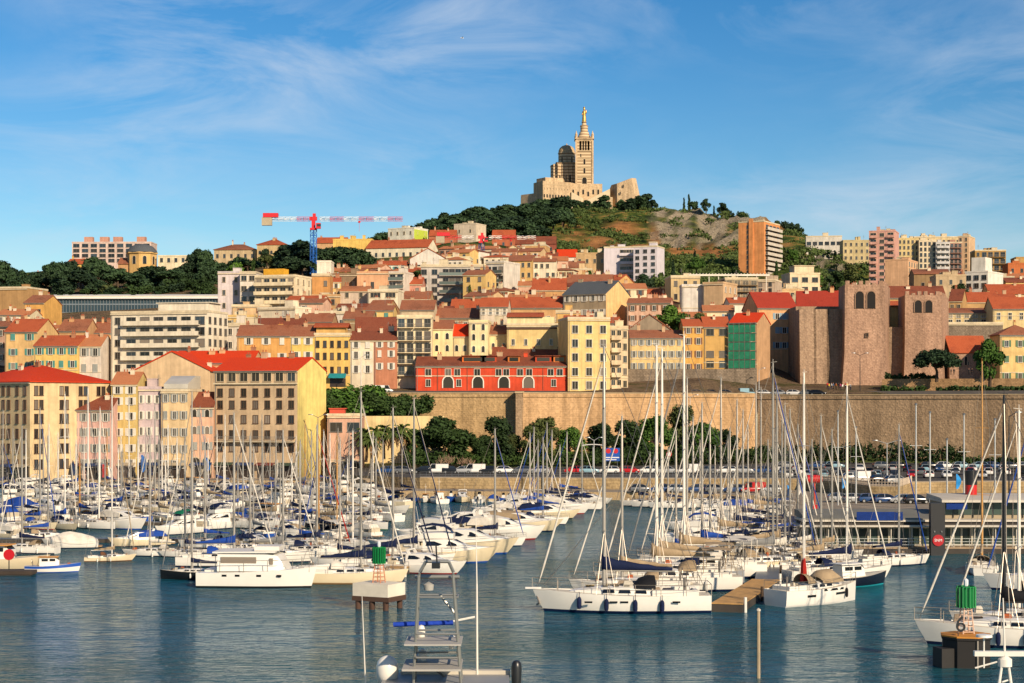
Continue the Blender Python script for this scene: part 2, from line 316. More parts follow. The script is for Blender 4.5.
def water():
    m, nt, b, N, L = nodes('harbour water')
    tc = N('ShaderNodeTexCoord')
    def nz(sc, sx, sy, det, dist=0):
        mp = N('ShaderNodeMapping'); mp.inputs['Scale'].default_value = (sx, sy, 1); mp.inputs['Rotation'].default_value = (0, 0, R(12)); L(tc.outputs['Object'], mp.inputs[0])
        n = N('ShaderNodeTexNoise'); n.inputs['Scale'].default_value = sc; n.inputs['Detail'].default_value = det; n.inputs['Roughness'].default_value = .55; n.inputs['Distortion'].default_value = dist; L(mp.outputs[0], n.inputs['Vector']); return n.outputs[0]
    big = nz(.02, 1, 1.6, 4, .6)
    rp = N('ShaderNodeValToRGB'); rp.color_ramp.elements[0].position = .38; rp.color_ramp.elements[0].color = (.004, .065, .105, 1); rp.color_ramp.elements[1].position = .62; rp.color_ramp.elements[1].color = (.014, .065, .078, 1)
    L(big, rp.inputs[0]); df = N('ShaderNodeBsdfDiffuse'); gl = N('ShaderNodeBsdfGlossy'); fr = N('ShaderNodeFresnel'); ms = N('ShaderNodeMixShader'); fm = N('ShaderNodeMath'); fm.operation = 'MULTIPLY'; fm.inputs[1].default_value = .8
    L(rp.outputs[0], df.inputs[0]); gl.inputs['Color'].default_value = (.84, .93, .96, 1); gl.inputs['Roughness'].default_value = .05; fr.inputs[0].default_value = 1.333; L(fr.outputs[0], fm.inputs[0]); L(fm.outputs[0], ms.inputs[0]); L(df.outputs[0], ms.inputs[1]); L(gl.outputs[0], ms.inputs[2]); L(ms.outputs[0], nt.nodes['Material Output'].inputs[0])
    a = nz(1.1, .7, 1.5, 5, .4); c = nz(.28, .7, 1.4, 3, .3)
    s = N('ShaderNodeMath'); s.operation = 'MULTIPLY_ADD'; s.inputs[1].default_value = 2.2; L(c, s.inputs[0]); L(a, s.inputs[2])
    # calmer and rougher patches (wind)
    mr = N('ShaderNodeMapRange'); mr.inputs[1].default_value = .35; mr.inputs[2].default_value = .65; mr.inputs[3].default_value = .4; mr.inputs[4].default_value = .8; L(big, mr.inputs[0])
    bp = N('ShaderNodeBump'); bp.inputs['Distance'].default_value = .5; L(mr.outputs[0], bp.inputs['Strength']); L(s.outputs[0], bp.inputs['Height']); [L(bp.outputs[0], q.inputs['Normal']) for q in (df, gl, fr)]; nt.nodes.remove(b)
    mb = MB(); mb.add([(-3000, -300, 0), (3000, -300, 0), (3000, 440, 0), (-3000, 440, 0)], [(0, 1, 2, 3)])
    tag(mb.build('water', m), kind='structure')
water()
def asphalt(name, h): return plain(name, h, .9, .22, .7, spec=.2)
def polyPX(pts): return [(XP(px, Y), Y) for px, Y in pts]
QE = [(-300, 372), (326, 372), (345, 348), (400, 327), (660, 321), (782, 308), (800, 214), (1120, 208), (1400, 208)]
UE = [(326, 374), (345, 350), (420, 336), (800, 330), (835, 318), (870, 301), (900, 299), (912, 316), (980, 319), (1120, 319), (1400, 319)]
quay_mats = [cells('quay stone', ['8a7456', 'a08a68', 'b39a74', '7c684c'], 1.1, bump=.3), asphalt('quay paving', '8c8070')]
tag(MB().prism(polyPX(QE+[(1400, 436), (-300, 436)]), -1.5, 1.4, 0, 1).build('quay', quay_mats), kind='structure')
tag(MB().prism(polyPX(UE+[(1400, 418), (326, 434)]), 1.3, 3.4, 0, 1).build('promenade', [stone('promenade wall stone', ['8c7858', '9c8662', 'a8926c'], 1.4, .5), asphalt('road asphalt', '4a4743')]), kind='structure')
# kerb and pavement along the promenade edge
mb = MB()
for (a, b_) in zip(UE[2:], UE[3:]):
    ax, bx = XP(a[0], a[1]), XP(b_[0], b_[1])
    mb.add([(ax, a[1]+.02, 3.4), (bx, b_[1]+.02, 3.4), (bx, b_[1]+2.6, 3.4), (ax, a[1]+2.6, 3.4), (ax, a[1]+.02, 3.53), (bx, b_[1]+.02, 3.53), (bx, b_[1]+2.6, 3.53), (ax, a[1]+2.6, 3.53)], [(4, 5, 6, 7), (0, 1, 5, 4), (2, 3, 7, 6)])
tag(mb.build('pavement', asphalt('pavement stone', '9a8c78')), kind='structure')
# grassy bank at the foot of the rampart
mb = MB(); st = [330+i*12 for i in range(80)]
mat_bank = leafmat('bank grass', '2a3314', '4a5a22')
vs = []
for px in st:
    yw = wallY(px)-.4
    for t in (0, .33, .66, 1):
        Y = yw-34+34*t if px < 770 else yw-12+12*t
        vs.append((XP(px, Y), Y, 3.35+(2.6 if px < 770 else .8)*t+mnoise.noise(Vector((px*.1, t*3, 0)))*.25*t))
n = 4
mb.add(vs, [(i*n+j, (i+1)*n+j, (i+1)*n+j+1, i*n+j+1) for i in range(len(st)-1) for j in range(n-1)])
tag(mb.build('grass', mat_bank, smooth=True), kind='stuff')
# rampart street (flat road on top of the rampart)
mb = MB(); pts = [(-260, 0), (300, 0), (517, 0), (757, 0), (1060, 0), (1290, 0)]
vs = []
for px, _ in pts:
    for d in (1.6, 13): vs.append((XP(px, wallY(px)+d), wallY(px)+d, 18.75 if d < 5 else 20.5))
mb.add(vs, [(2*i, 2*i+2, 2*i+3, 2*i+1) for i in range(len(pts)-1)])
tag(mb.build('street', asphalt('street asphalt', '55504a')), kind='structure')
# ---------------------------------------------------------------- rampart walls
RW = stone('rampart stone', ['9c805a', 'aa8c64', 'ba9c72'], 1.3, .5, '7a6648'); RM = stone('dressed rampart stone', ['a88660', 'b08e68', 'ba9872'], 1.8, .55, '8c704c', .05, .4); RD = stone('weathered rampart stone', ['8a745c', '988066', 'a88e70'], 1.1, .42, '6c5a46')
def rampart(label, a, b_, mt, z1=18.9, cope=.5):
    A, B = Vector((XP(*a), a[1])), Vector((XP(*b_), b_[1])); d = B-A; L_ = d.length; ang = math.atan2(d.y, d.x)
    t = thing('rampart', label, 'wall', (A.x, A.y, 0), ang)
    n = max(2, int(L_/6)); mb = MB()
    mb.add([(0, 0, 0), (L_, 0, 0), (L_, 3, 0), (0, 3, 0), (0, .35, z1), (L_, .35, z1), (L_, 3, z1), (0, 3, z1)], [(0, 1, 5, 4), (1, 2, 6, 5), (2, 3, 7, 6), (3, 0, 4, 7), (4, 5, 6, 7)])
    mb.build('wall', mt, t)
    MB().box(0, L_, .12, .95, z1+.004, z1+.9).build('parapet', mt, t)
    MB().box(0, L_, .0, 1.1, z1+.904, z1+1.1).build('coping', plain('coping stone', 'b09a78', .9, .2), t)
    
    return t
rampart('tan stone rampart below the yellow and brick houses, with bushes at its foot', (300, 433), (517, 428), RW)
rampart('bright smooth sandstone rampart below the tall yellow building and parked cars', (523, 424.5), (757, 452), RM)
rampart('dim weathered stone rampart below the abbey, behind the car park', (757, 452), (1060, 416), RD, 18.5)
t = thing('turret', 'narrow stone buttress coloured dark like the shadowed notch between the two rampart walls', 'buttress', (XP(519.5, 426), 426, 0))
MB().box(-.9, .9, -1.2, 1.5, 2, 19.8).build('shaft', RD, t); MB().box(-1.1, 1.1, -1.4, 1.6, 19.8, 20.2).build('cap', plain('coping stone', 'b09a78', .9, .2), t)  # darker stone on the shaft stands in for the notch's shadow
rampart('plain stone retaining wall behind the quayside hotels', (-260, 433), (299, 433), RW, 18.5)
# stone wall carrying the upper terrace of houses in the middle
def lowwall(name, label, a, b_, z0, z1, mt, cat='wall', th=.6):
    A, B = Vector((XP(*a), a[1])), Vector((XP(*b_), b_[1])); d = B-A
    o = MB().box(0, d.length, 0, th, z0, z1).build(name, mt, None, (A.x, A.y, 0), math.atan2(d.y, d.x)); return tag(o, label, cat)
GS = stone('grey rubble stone', ['7c6e5e', '8c7c6a', '6a5e50'], .8, .4, '4c443a')
lowwall('retaining_wall', 'grey stone retaining wall under the shuttered terrace of houses', (628, 461), (757, 461), 18, ZP(369, 461), GS, th=3)
# ---------------------------------------------------------------- windows, houses
FR = {'white': plain('white window frame', 'd8d0c0', .6), 'stone': plain('stone surround', 'bfae90', .85, .15), 'grey': plain('grey window frame', '77736c', .6), 'brown': plain('brown window frame', '5a4030', .7), 'abbey': plain('abbey window stone', '8c705a', .9)}
SH = {'white': plain('white shutter paint', 'cfc8b8', .6, .15), 'teal': plain('teal shutter paint', '4f8a80', .6, .15), 'green': plain('green shutter paint', '4c6a48', .6, .15), 'grey': plain('grey shutter paint', '8f9088', .6, .15), 'brown': plain('brown shutter paint', '7a5238', .6, .15), 'blue': plain('pale blue shutter paint', '7f9aa8', .6, .15)}
def win_mesh(w_, h, fr, kind, near, pane):
    def mk():
        f = MB(); t = .09; d = .13
        if kind == 'arch':
            n = 8; r = w_/2; out = [(-r, 0), (-r, h-r)]+[(-r*math.cos(math.pi*k/n), h-r+r*math.sin(math.pi*k/n)) for k in range(1, n)]+[(r, h-r), (r, 0)]
            inn = [(x*.82, z if z < .05 else (h-r+(z-h+r)*.82 if z > h-r else z)) for x, z in out]
            k = len(out)
            f.add([(x, -d, z) for x, z in out]+[(x, -d, z) for x, z in inn]+[(x, 0, z) for x, z in out]+[(x, 0, z) for x, z in inn],
                  [(i, i+1, k+i+1, k+i) for i in range(k-1)]+[(i, i+1, 2*k+i+1, 2*k+i) for i in range(k-1)]+[(k+i, k+i+1, 3*k+i+1, 3*k+i) for i in range(k-1)])
            p = [(x, -.025, z) for x, z in inn]; pf = [tuple(range(k))]
        else:
            f.box(-w_/2, -w_/2+t, -d, 0, 0, h).box(w_/2-t, w_/2, -d, 0, 0, h).box(-w_/2+t, w_/2-t, -d, 0, h-t, h).box(-w_/2-.08, w_/2+.08, -d-.1, 0, -.1, -.002)
            for k in range(1, max(2, round(w_/1.2))):
                x = -w_/2+w_*k/max(2, round(w_/1.2)); f.box(x-.025, x+.025, -.07, 0, 0, h-t)
            p = [(-w_/2+t, -.025, 0), (w_/2-t, -.025, 0), (w_/2-t, -.025, h-t), (-w_/2+t, -.025, h-t)]; pf = [(0, 1, 2, 3)]
        if near:
            return f.mesh('window', FR[fr]), MB().add(p, pf).mesh('pane', pane)
        f.add(p, pf, 1); return f.mesh('window', [FR[fr], pane]), None
    return cached(('win', round(w_, 2), round(h, 2), fr, kind, near, pane.name), mk)
def shutter_mesh(w_, h, c):
    def mk():
        m = MB(); m.box(-w_/2, w_/2, -.05, 0, 0, h)
        for k in range(1, 12): m.box(-w_/2+.05, w_/2-.05, -.07, -.05, h*k/12-.03, h*k/12+.03)
        return m.mesh('shutter', SH[c])
    return cached(('sh', round(w_, 2), round(h, 2), c), mk)
def add_window(par, x, z, side, Ld, w_, h, fr, sh, kind, near, far=False):
    L_, D = Ld
    if side == 'f': loc, rz = (x, -.004, z), 0
    elif side == 'r': loc, rz = (L_+.004, x, z), R(90)
    else: loc, rz = (-.004, D-x, z), R(-90)
    pane = rnd.choice([GL, GL, GL, GL, GLC, GLB]) if not far else rnd.choice([GL, GL, GLB])
    wm, pm = win_mesh(w_, h, fr, kind, near, pane)
    o = obj('window', wm, par, loc, rz)
    if pm: obj('pane', pm, o)
    if sh:
        sm = shutter_mesh(w_*.52, h, sh)
        cl = rnd.random()
        if cl < .1:
            for s in (-1, 1): obj('shutter', sm, o, (s*w_*.265, -.14, 0))
        else:
            for s in (-1, 1): obj('shutter', sm, o, (s*w_*.78, -.02, 0))
    return o
BUILT = []
def solve(x0, x1, xs, Y, D):
    """turn a house about its own corner until its front spans x0-x1 and its right side reaches xs"""
    lo, hi = R(-70), R(30)
    def f(a):
        g = front(x0, x1, Y, a)
        if g is None: return 1e9
        A, L_, c, s = g; bx, by = A[0]+L_*c-D*s, A[1]+L_*s+D*c
        return CX+F*bx/by
    best = min((abs(f(R(k/2))-xs), k/2) for k in range(-140, 90))
    return R(best[1])
def front(x0, x1, Y, a):
    A = (XP(x0, Y), Y); u1 = (x1-CX)/F; c, s = math.cos(a), math.sin(a); den = c-u1*s
    if abs(den) < 1e-3: return None
    L_ = (u1*Y-A[0])/den
    if L_ <= 0 or L_ > 400: return None
    return A, L_, c, s
def solve_left(x0, x1, xl, Y, D):
    def f(a):
        A = (XP(x0, Y), Y); return CX+F*(A[0]-D*math.sin(a))/(Y+D*math.cos(a))
    return R(min((abs(f(R(k/2))-xl), k/2) for k in range(0, 140))[1])
CHIMS = [plain('chimney render', 'b99a78', .9, .25), plain('pale chimney render', 'cfc0a4', .9, .25), plain('brick chimney', '9a6a4c', .9, .3)]; CHIM = plain('chimney render', 'b99a78', .9, .25); POT = plain('clay chimney pot', '9c5030', .9, .2); PAR = plain('parapet render', 'c8b898', .9, .2, streak=.1)
def rail_mesh(Lr, kind, fr):
    m = MB(); m.box(0, Lr, -1.2, 0, -.16, 0, 0)
    if kind == 'glass': m.box(0.02, Lr-.02, -1.17, -1.13, .05, 1.0, 1); m.box(0, Lr, -1.2, -1.1, 1.0, 1.06, 2)
    elif kind == 'solid': m.box(0, Lr, -1.2, -1.08, .0, .95, 0)
    else:
        m.box(0, Lr, -1.18, -1.12, .95, 1.02, 2)
        k = max(2, int(Lr/.22))
        for i in range(k+1): x = Lr*i/k; m.box(max(0, x-.02), min(Lr, x+.02), -1.17, -1.13, 0, .95, 2)
    for x in (0, Lr-.05): m.box(x, x+.05, -1.1, 0, .85, .95, 2)
    return m
def house(label, x0, x1, yt, yb, Y, wc, roof='flat', tile='red', yr=None, rows=3, cols=3, xs=None, xl=None, a=None, D=11, sh=None, fr='white', ww=1.1, wh=1.7, side=None, lside=None, bal=None, balk='bars', kind='sq', chim=2, name='house', cat='house', wallm=None, corn=True, ground=None, colf=None, clutter=None, gw=None, group=None, sidefr=None):
    if a is None:
        if xs is not None: a = solve(x0, x1, xs, Y, D)
        elif xl is not None: a = solve_left(x0, x1, xl, Y, D)
        else: a = R(rnd.uniform(-9, 4))
    else: a = R(a)
    A, L_, c, s = front(x0, x1, Y, a)
    zE = ZP(yt, Y); zv = ZP(yb, Y); zB = zv-5 if Y > 425 else 1.4
    if Y <= 425: zv = max(zv, 1.4)
    H = zE-zB; near = Y < 475; far = Y > 600
    if fr == 'white' and (Y > 540 or bal): fr = 'stone' if rnd.random() < .5 else 'grey'
    rt = thing(name, label, cat, (A[0], A[1], zB), a, group)
    wm = wallm or wall(wc); hv = zE-zv
    mb = MB(); mb.add([(0, 0, 0), (L_, 0, 0), (L_, D, 0), (0, D, 0), (0, 0, H), (L_, 0, H), (L_, D, H), (0, D, H)], [(0, 1, 5, 4), (1, 2, 6, 5), (2, 3, 7, 6), (3, 0, 4, 7), (4, 5, 6, 7)])
    zR = None
    if roof in ('gable', 'hip', 'xgable'):
        Yr = Y+D/2*c; zR = ZP(yr, Yr)-zB if yr else H+D*.16
        zR = max(zR, H+.6)
    if roof == 'gable':
        mb.add([(0, 0, H), (0, D, H), (0, D/2, zR)], [(0, 1, 2)]); mb.add([(L_, 0, H), (L_, D, H), (L_, D/2, zR)], [(0, 1, 2)])
    if roof == 'xgable': mb.add([(0, 0, H), (L_, 0, H), (L_/2, 0, zR)], [(0, 1, 2)])
    mb.build('wall', wm, rt)
    tm = TILE.get(tile); o = .4; rf = None
    if roof == 'gable':
        rf = MB().ext([(-o, H-.12), (D/2, zR+.02), (D+o, H-.12), (D+o, H+.12), (D/2, zR+.3), (-o, H+.12)], 'x', -.15, L_+.15).build('roof', tm, rt)
    elif roof == 'xgable':
        rf = MB().ext([(-o, H-.12), (L_/2, zR+.02), (L_+o, H-.12), (L_+o, H+.12), (L_/2, zR+.3), (-o, H+.12)], 'y', -.25, D+.2).build('roof', tm, rt)
    elif roof == 'hip':
        q = min(D/2, L_/2-.2); vs = [(-o, -o, H+.004), (L_+o, -o, H+.004), (L_+o, D+o, H+.004), (-o, D+o, H+.004), (-o, -o, H+.2), (L_+o, -o, H+.2), (L_+o, D+o, H+.2), (-o, D+o, H+.2), (q, D/2, zR), (L_-q, D/2, zR)]
        rf = MB().add(vs, [(0, 3, 2, 1), (0, 1, 5, 4), (1, 2, 6, 5), (2, 3, 7, 6), (3, 0, 4, 7), (4, 5, 9, 8), (5, 6, 9), (6, 7, 8, 9), (7, 4, 8)]).build('roof', tm, rt)
    else:
        mb = MB(); mb.box(.3, L_-.3, .3, D-.3, H+.004, H+.1, 0)
        rf = mb.build('roof', plain('flat roof felt', '8c8072', .95, .25), rt)
        mb = MB(); p = .55; mb.box(-.1, L_+.1, -.1, .28, H+.003, H+p).box(-.1, L_+.1, D-.28, D+.1, H+.003, H+p).box(-.1, .28, .285, D-.285, H+.003, H+p).box(L_-.28, L_+.1, .285, D-.285, H+.003, H+p)
        mb.build('parapet', wm if rnd.random() < .5 else PAR, rt)
        k = clutter if clutter is not None else max(1, int(L_/9))
        for i in range(k):
            bx = rnd.uniform(.12, .8)*L_; by = rnd.uniform(.25, .6)*D; bw = rnd.uniform(1.2, 3); bh = rnd.uniform(1.2, 2.6)
            mb = MB(); mb.box(bx, min(bx+bw, L_-.6), by, min(D-.5, by+bw), H+.1, H+.1+bh); mb.box(bx-.1, min(bx+bw, L_-.6)+.1, by-.1, min(D-.5, by+bw)+.1, H+.1+bh, H+.22+bh); mb.build('stair_hut', rnd.choice([wm, PAR]), rt)
        if k:
            mb = MB(); ax, ay = rnd.uniform(.1, .9)*L_, .5*D; mb.tube((ax, ay, H), (ax, ay, H+3.2), .04); 
            for q_ in range(4): mb.tube((ax-.5+.1*q_, ay, H+2.3+q_*.25), (ax+.5-.1*q_, ay, H+2.3+q_*.25), .025)
            mb.build('aerial', FR['grey'], rt)
    if roof != 'flat' and rf:
        for i in range(chim):
            cx_ = (i+.5+rnd.uniform(-.3, .3))/chim*L_; cy = rnd.uniform(.3, .65)*D
            if roof == 'xgable': zc = H+(zR-H)*(1-abs(cx_-L_/2)/(L_/2))
            else: zc = H+(zR-H)*(1-abs(cy-D/2)/(D/2))
            if roof == 'hip': cx_ = min(max(cx_, D/2), L_-D/2) if L_ > D else L_/2
            mb = MB(); b = rnd.uniform(.28, .75); ch_ = rnd.uniform(.8, 1.6); mb.box(cx_-b, cx_+b, cy-.3, cy+.3, zc-.6, zc+ch_, 0).box(cx_-b-.08, cx_+b+.08, cy-.38, cy+.38, zc+ch_, zc+ch_+.12, 0)
            for q_ in range(2): mb.lathe([(.15, 0), (.12, .5), (.0, .5)], 6, (cx_-b/2+q_*b, cy, zc+ch_+.12), 1)
            mb.build('chimney', [rnd.choice(CHIMS) if rnd.random() < .7 else wm, POT], rf)
    if corn and roof != 'xgable' and not far:
        MB().box(-.12, L_+.12, -.28, .0, H-.42, H-.14).build('cornice', PAR, rt)
    if Y < 560 and roof != 'xgable' and wallm is None:
        MB().tube((.3, -.09, 0), (.3, -.09, H-.45), .07, n=6).build('drainpipe', FR['grey'], rt)
        if rnd.random() < .6: MB().box(-.05, L_+.05, -.1, -.003, H-hv+2.9, H-hv+3.1).build('string_course', PAR, rt)
        if roof in ('gable', 'hip') and L_ > 6 and tm: MB().box(-.1, L_+.1, -.56, -.42, H-.16, H-.02).build('gutter', FR['grey'], rf)
        if roof == 'gable' and rnd.random() < .45:
            q0 = rnd.uniform(.2, .7)*L_; f0 = rnd.uniform(.18, .3); zz = H+.12+(zR-H)*2*f0; sl = (zR-H)/(D/2)
            MB().add([(q0, D*f0, zz+.12), (q0+1, D*f0, zz+.12), (q0+1, D*f0+1, zz+.12+sl), (q0, D*f0+1, zz+.12+sl)], [(0, 1, 2, 3)]).build('skylight', GL, rf)
            if rnd.random() < .5: ay = D*.5; ax = rnd.uniform(.2, .8)*L_; m_ = MB().tube((ax, ay, zR), (ax, ay, zR+2.6), .035); [m_.tube((ax-.45+.1*k_, ay, zR+1.8+k_*.2), (ax+.45-.1*k_, ay, zR+1.8+k_*.2), .022) for k_ in range(4)]; m_.build('aerial', FR['grey'], rf)
    # windows: rows counted down from the eaves
    if isinstance(rows, int): zs = [H-hv*(i+.5)/rows for i in range(rows)] if rows else []
    else: zs = [ZP(r_, Y)-zB for r_ in rows]
    rs = hv/rows if isinstance(rows, int) and rows else (abs(zs[0]-zs[1]) if len(zs) > 1 else 3)
    h = min(wh, rs*.68)
    if bal is not None:
        for z in zs:
            for b0, b1 in bal:
                zz = z-rs*.42
                me = cached(('bal', round((b1-b0)*L_, 1), balk, wc, fr), lambda: rail_mesh((b1-b0)*L_, balk, fr).mesh('balcony', [wm, glass('balcony glass', '565f58', .15), FR[fr]]))
                obj('balcony', me, rt, (b0*L_, -.003, zz))
    cf = colf or [(i+.5)/cols for i in range(cols)]
    pitch = L_/max(1, len(cf))
    if sh: w_ = min(ww, pitch*.42)
    else: w_ = min(ww, pitch*.72)
    for z in zs:
        for q_ in cf:
            if gw and rnd.random() < gw: continue
            if bal is not None and any(b0 <= q_ <= b1 for b0, b1 in bal): add_window(rt, q_*L_, z-rs*.42+.05, 'f', (L_, D), min(pitch*.74, 2.6), min(rs*.74, 2.3), fr, None, 'sq', near, far)
            else: add_window(rt, q_*L_, z-h/2, 'f', (L_, D), w_, h, fr, sh, kind, near, far)
    for sd_, key in ((side, 'r'), (lside, 'l')):
        if not sd_: continue
        zz = zs if sd_[0] is None else [H-hv*(i+.5)/sd_[0] for i in range(sd_[0])]
        for z in zz:
            for i in range(sd_[1]): add_window(rt, (sd_[2][i] if len(sd_) > 2 else (i+.5)/sd_[1])*D, z-h/2, key, (L_, D), min(ww, D/sd_[1]*.5 if len(sd_) < 3 else ww), h, fr, sh if sd_[1] <= 3 else None, kind, near, far)
    BUILT.append(dict(rt=rt, L=L_, D=D, H=H, zB=zB, a=a, zR=zR, wm=wm)); return BUILT[-1]
# --- the quay front, left of the fort wall
QR = [391, 404.5, 418, 432.5, 447, 462]
house('pale yellow corner hotel with hipped orange roof and paired windows on the quay', -38, 30, 383, 478, 384, 'ceb488', 'hip', 'bright', 366, rows=QR, colf=[.1, .22, .35, .47, .62, .7, .82, .93], xs=113, D=21, ww=1.0, wh=2.0, side=(None, 8, [.07, .13, .37, .43, .6, .66, .82, .88]), chim=3, name='hotel', cat='hotel', fr='brown', kind='sq')
house('narrow salmon pink house with dark tiled roof beside the corner hotel', 57, 111, 410, 478, 378, 'c9a092', 'gable', 'maroon', 397, rows=[417, 432, 448, 463], cols=5, sh='grey', ww=.9, chim=3)
house('mustard yellow slim house with two shuttered windows per floor on the quay', 111.3, 137, 384, 478, 382, 'c4aa6a', 'gable', 'pale', 373, rows=[390, 401, 416, 432, 448, 463], cols=2, sh='white', ww=1.1)
house('lilac grey slim house with white shutters between the mustard and cream houses', 137.2, 161, 389, 478, 383, 'b9a6a4', 'flat', rows=[399, 415, 431, 448, 463], cols=3, sh='white', ww=.9, clutter=1)
house('cream slim quay house with a pale conservatory on its roof', 161.2, 188, 391.5, 478, 382, 'd2b68a', 'flat', rows=[398, 415, 432, 449, 464], cols=3, sh='grey', ww=.9, clutter=0)
b = BUILT[-1]
MB().ext([(.8, b['H']+.6), (.8, b['H']+1.6), (6, b['H']+3.4), (9.5, b['H']+3.4), (9.5, b['H']+.6)], 'x', .3, b['L']-.3).build('conservatory', plain('pale glazing', 'b8b2a4', .3, .12), b['rt'])
house('salmon narrow house with dark roof terrace beside the yellow gabled hotel', 188.2, 213.5, 407, 478, 383, 'c9a084', 'gable', 'maroon', 393, rows=[413, 430, 446], cols=2, sh='grey', ww=1.1, kind='arch', chim=1)
b = BUILT[-1]
for q in (.3, .72): add_window(b['rt'], b['L']*q, 1.0, 'f', (b['L'], b['D']), 2.0, 3.6, 'stone', None, 'arch', True)
hb = house('big quayside hotel with a plain lemon yellow gable wall and orange roof', 214.5, 297.5, 371, 478, 385, 'c0a684', 'gable', 'bright', 359, rows=[392.5, 404.5, 419, 434, 447], cols=7, xs=326, D=15, ww=1.25, wh=2.3, fr='brown', chim=3, name='hotel', cat='hotel')
b = hb; L_, D, H = b['L'], b['D'], b['H']
MB().add([(L_+.03, -.02, 0), (L_+.03, D, 0), (L_+.03, D, H-.02), (L_+.03, D/2, b['zR']-.02), (L_+.03, -.02, H-.02)], [(0, 1, 2, 3, 4)]).add([(L_+.004, -.02, 0), (L_+.004, -.02, H-.05), (L_+.03, -.02, H-.05), (L_+.03, -.02, 0)], [(0, 1, 2, 3)]).build('gable_wall', wall('dcc878'), b['rt'])
zc = ZP(383, 385)-b['zB']
MB().box(-.1, L_+.02, -.45, -.005, zc-.3, zc).build('cornice', PAR, b['rt'])
for i in range(7): add_window(b['rt'], (i+.5)/7*L_, zc+.35, 'f', (L_, D), 1.9, 1.9, 'stone', None, 'sq', True)
zc = ZP(441, 385)-b['zB']; me = rail_mesh(L_*.96, 'bars', 'grey').mesh('balcony', [PAR, GL, FR['grey']]); obj('balcony', me, b['rt'], (.02*L_, -.003, zc))
SHOPS = plain('dark shop front', '3a2f28', .4, .3)
for bb in BUILT:
    n = max(2, int(bb['L']/4.2))
    if bb['L'] < 7: n = 1
    for i in range(n):
        w_ = bb['L']/n
        f = MB().box(i*w_+.4, (i+1)*w_-.4, -.06, -.005, .1, 3.1).build('shop_front', SHOPS, bb['rt'])
        MB().ext([(-1.5, 2.8), (-.065, 3.3), (-.065, 3.4), (-1.5, 2.9)], 'x', i*w_+.3, (i+1)*w_-.3).build('awning', canvas(rnd.choice(['6a2f28', '22365c', 'a89a80', '3c4a3c', '8c6a4a'])), f)
house('tan gable-fronted house with vivid red roof behind the yellow gabled hotel', 134, 210, 371, 400, 412, 'c8ac86', 'xgable', 'bright', 353, rows=1, cols=2, a=-4, D=16, ww=1.3, wh=1.3, chim=2)
house('vivid red roofed house behind the yellow gabled hotel', 172, 252, 363, 400, 424, 'c09a70', 'gable', 'bright', 352, rows=0, cols=0, a=-6, D=12, chim=4)
house('low pink quay building with flat roof beside the yellow gable wall', 327.5, 362, 416, 474, 388, 'c49a82', 'flat', rows=[427], cols=2, a=2, D=12, ww=3.6, wh=2.2, fr='grey', clutter=0, name='building', cat='building')
b = BUILT[-1]
MB().box(.3, 3.6, 2, 6, b['H']+.1, b['H']+1.5).box(.1, 3.9, 1.8, 6.2, b['H']+1.5, b['H']+1.7).build('roof_cabin', paint('b8442c', .7), b['rt'])
for i in range(3): add_window(b['rt'], (i+.5)/3*b['L'], .3, 'f', (b['L'], b['D']), 2.0, 3.2, 'stone', None, 'arch', True)
lowwall('garden_wall', 'cream garden wall above the palm trees', (362, 404), (444, 404), 2, ZP(416, 404), wall('d8bf8a'))
# --- the street along the rampart: from the yellow row to the terrace of the abbey
T2 = 454
house('beige house with teal shutters and red gabled roof behind the corner hotel', 5, 37.5, 332, 372, 470, 'd2ac74', 'gable', 'red', 320, rows=[337, 352, 366], cols=2, xs=58, D=13, sh='teal', ww=1.2)
house('yellow house with teal shutters and low red roof over the corner hotel', 34, 78, 346, 382, 452, 'd8b56a', 'gable', 'red', 336.5, rows=[351, 364], cols=4, a=-6, D=12, sh='teal', ww=1.1)
house('pale house with tall shutters and sunlit yellow side wall over the corner hotel', 78.2, 101, 346, 384, 452, 'cdbfae', 'gable', 'pale', 335.5, rows=[352, 368], cols=2, xs=114, D=13, sh='grey', ww=1.3, wh=2.0)
house('small brown roofed house left of the white balcony block', 58, 86, 331, 350, 486, 'b98f64', 'gable', 'brown', 320, rows=1, cols=3)
house('low house with dark old tiles beside the white balcony block', 84, 112, 333, 350, 492, 'bf9468', 'gable', 'brown', 324, rows=1, cols=2, a=3, chim=3)
wb = house('white apartment block with long glazed balconies and a sunlit blank side', 111, 207, 313.5, 378, 458, 'd8ccb4', 'flat', rows=[321, 331.5, 343, 355.5, 368], cols=7, xs=228, D=13, bal=[(.12, .93)], balk='solid', side=(None, 4), clutter=1, name='apartment_block', cat='apartments', ww=1.5)
b = wb; MB().box(b['L']*.45, b['L']*.98, 2.5, 9.5, b['H']+.1, b['H']+2.5).box(b['L']*.43, b['L'], 2.2, 9.8, b['H']+2.5, b['H']+2.7).build('penthouse', wall('d8ccb4'), b['rt'])
house('white terrace house with cluttered flat roofs beside the white balcony block', 226, 252, 325, 378, 470, 'd0c4b2', 'flat', rows=4, cols=3, clutter=3, a=-8)
house('orange ochre house with white shutters at the end of the yellow row', 237, 290, 336, 387, 452, 'cc9858', 'gable', 'brown', 326, rows=[341, 356.5, 371], cols=3, a=-1, sh='white', ww=1.1, colf=[.22, .55, .85])
house('bright yellow house with white shutters in the yellow row', 290.2, 314, 336, 387, 452, 'd8b866', 'gable', 'brown', 326, rows=[341, 355, 371], cols=2, a=-1, sh='white', ww=1.1, chim=1)
house('golden yellow wide house with small windows and turquoise shop awning', 314.2, 350, 335, 387, 452, 'd2ae62', 'flat', rows=[344, 356, 370], cols=5, a=-1, fr='brown', ww=.9, clutter=0)
b = BUILT[-1]
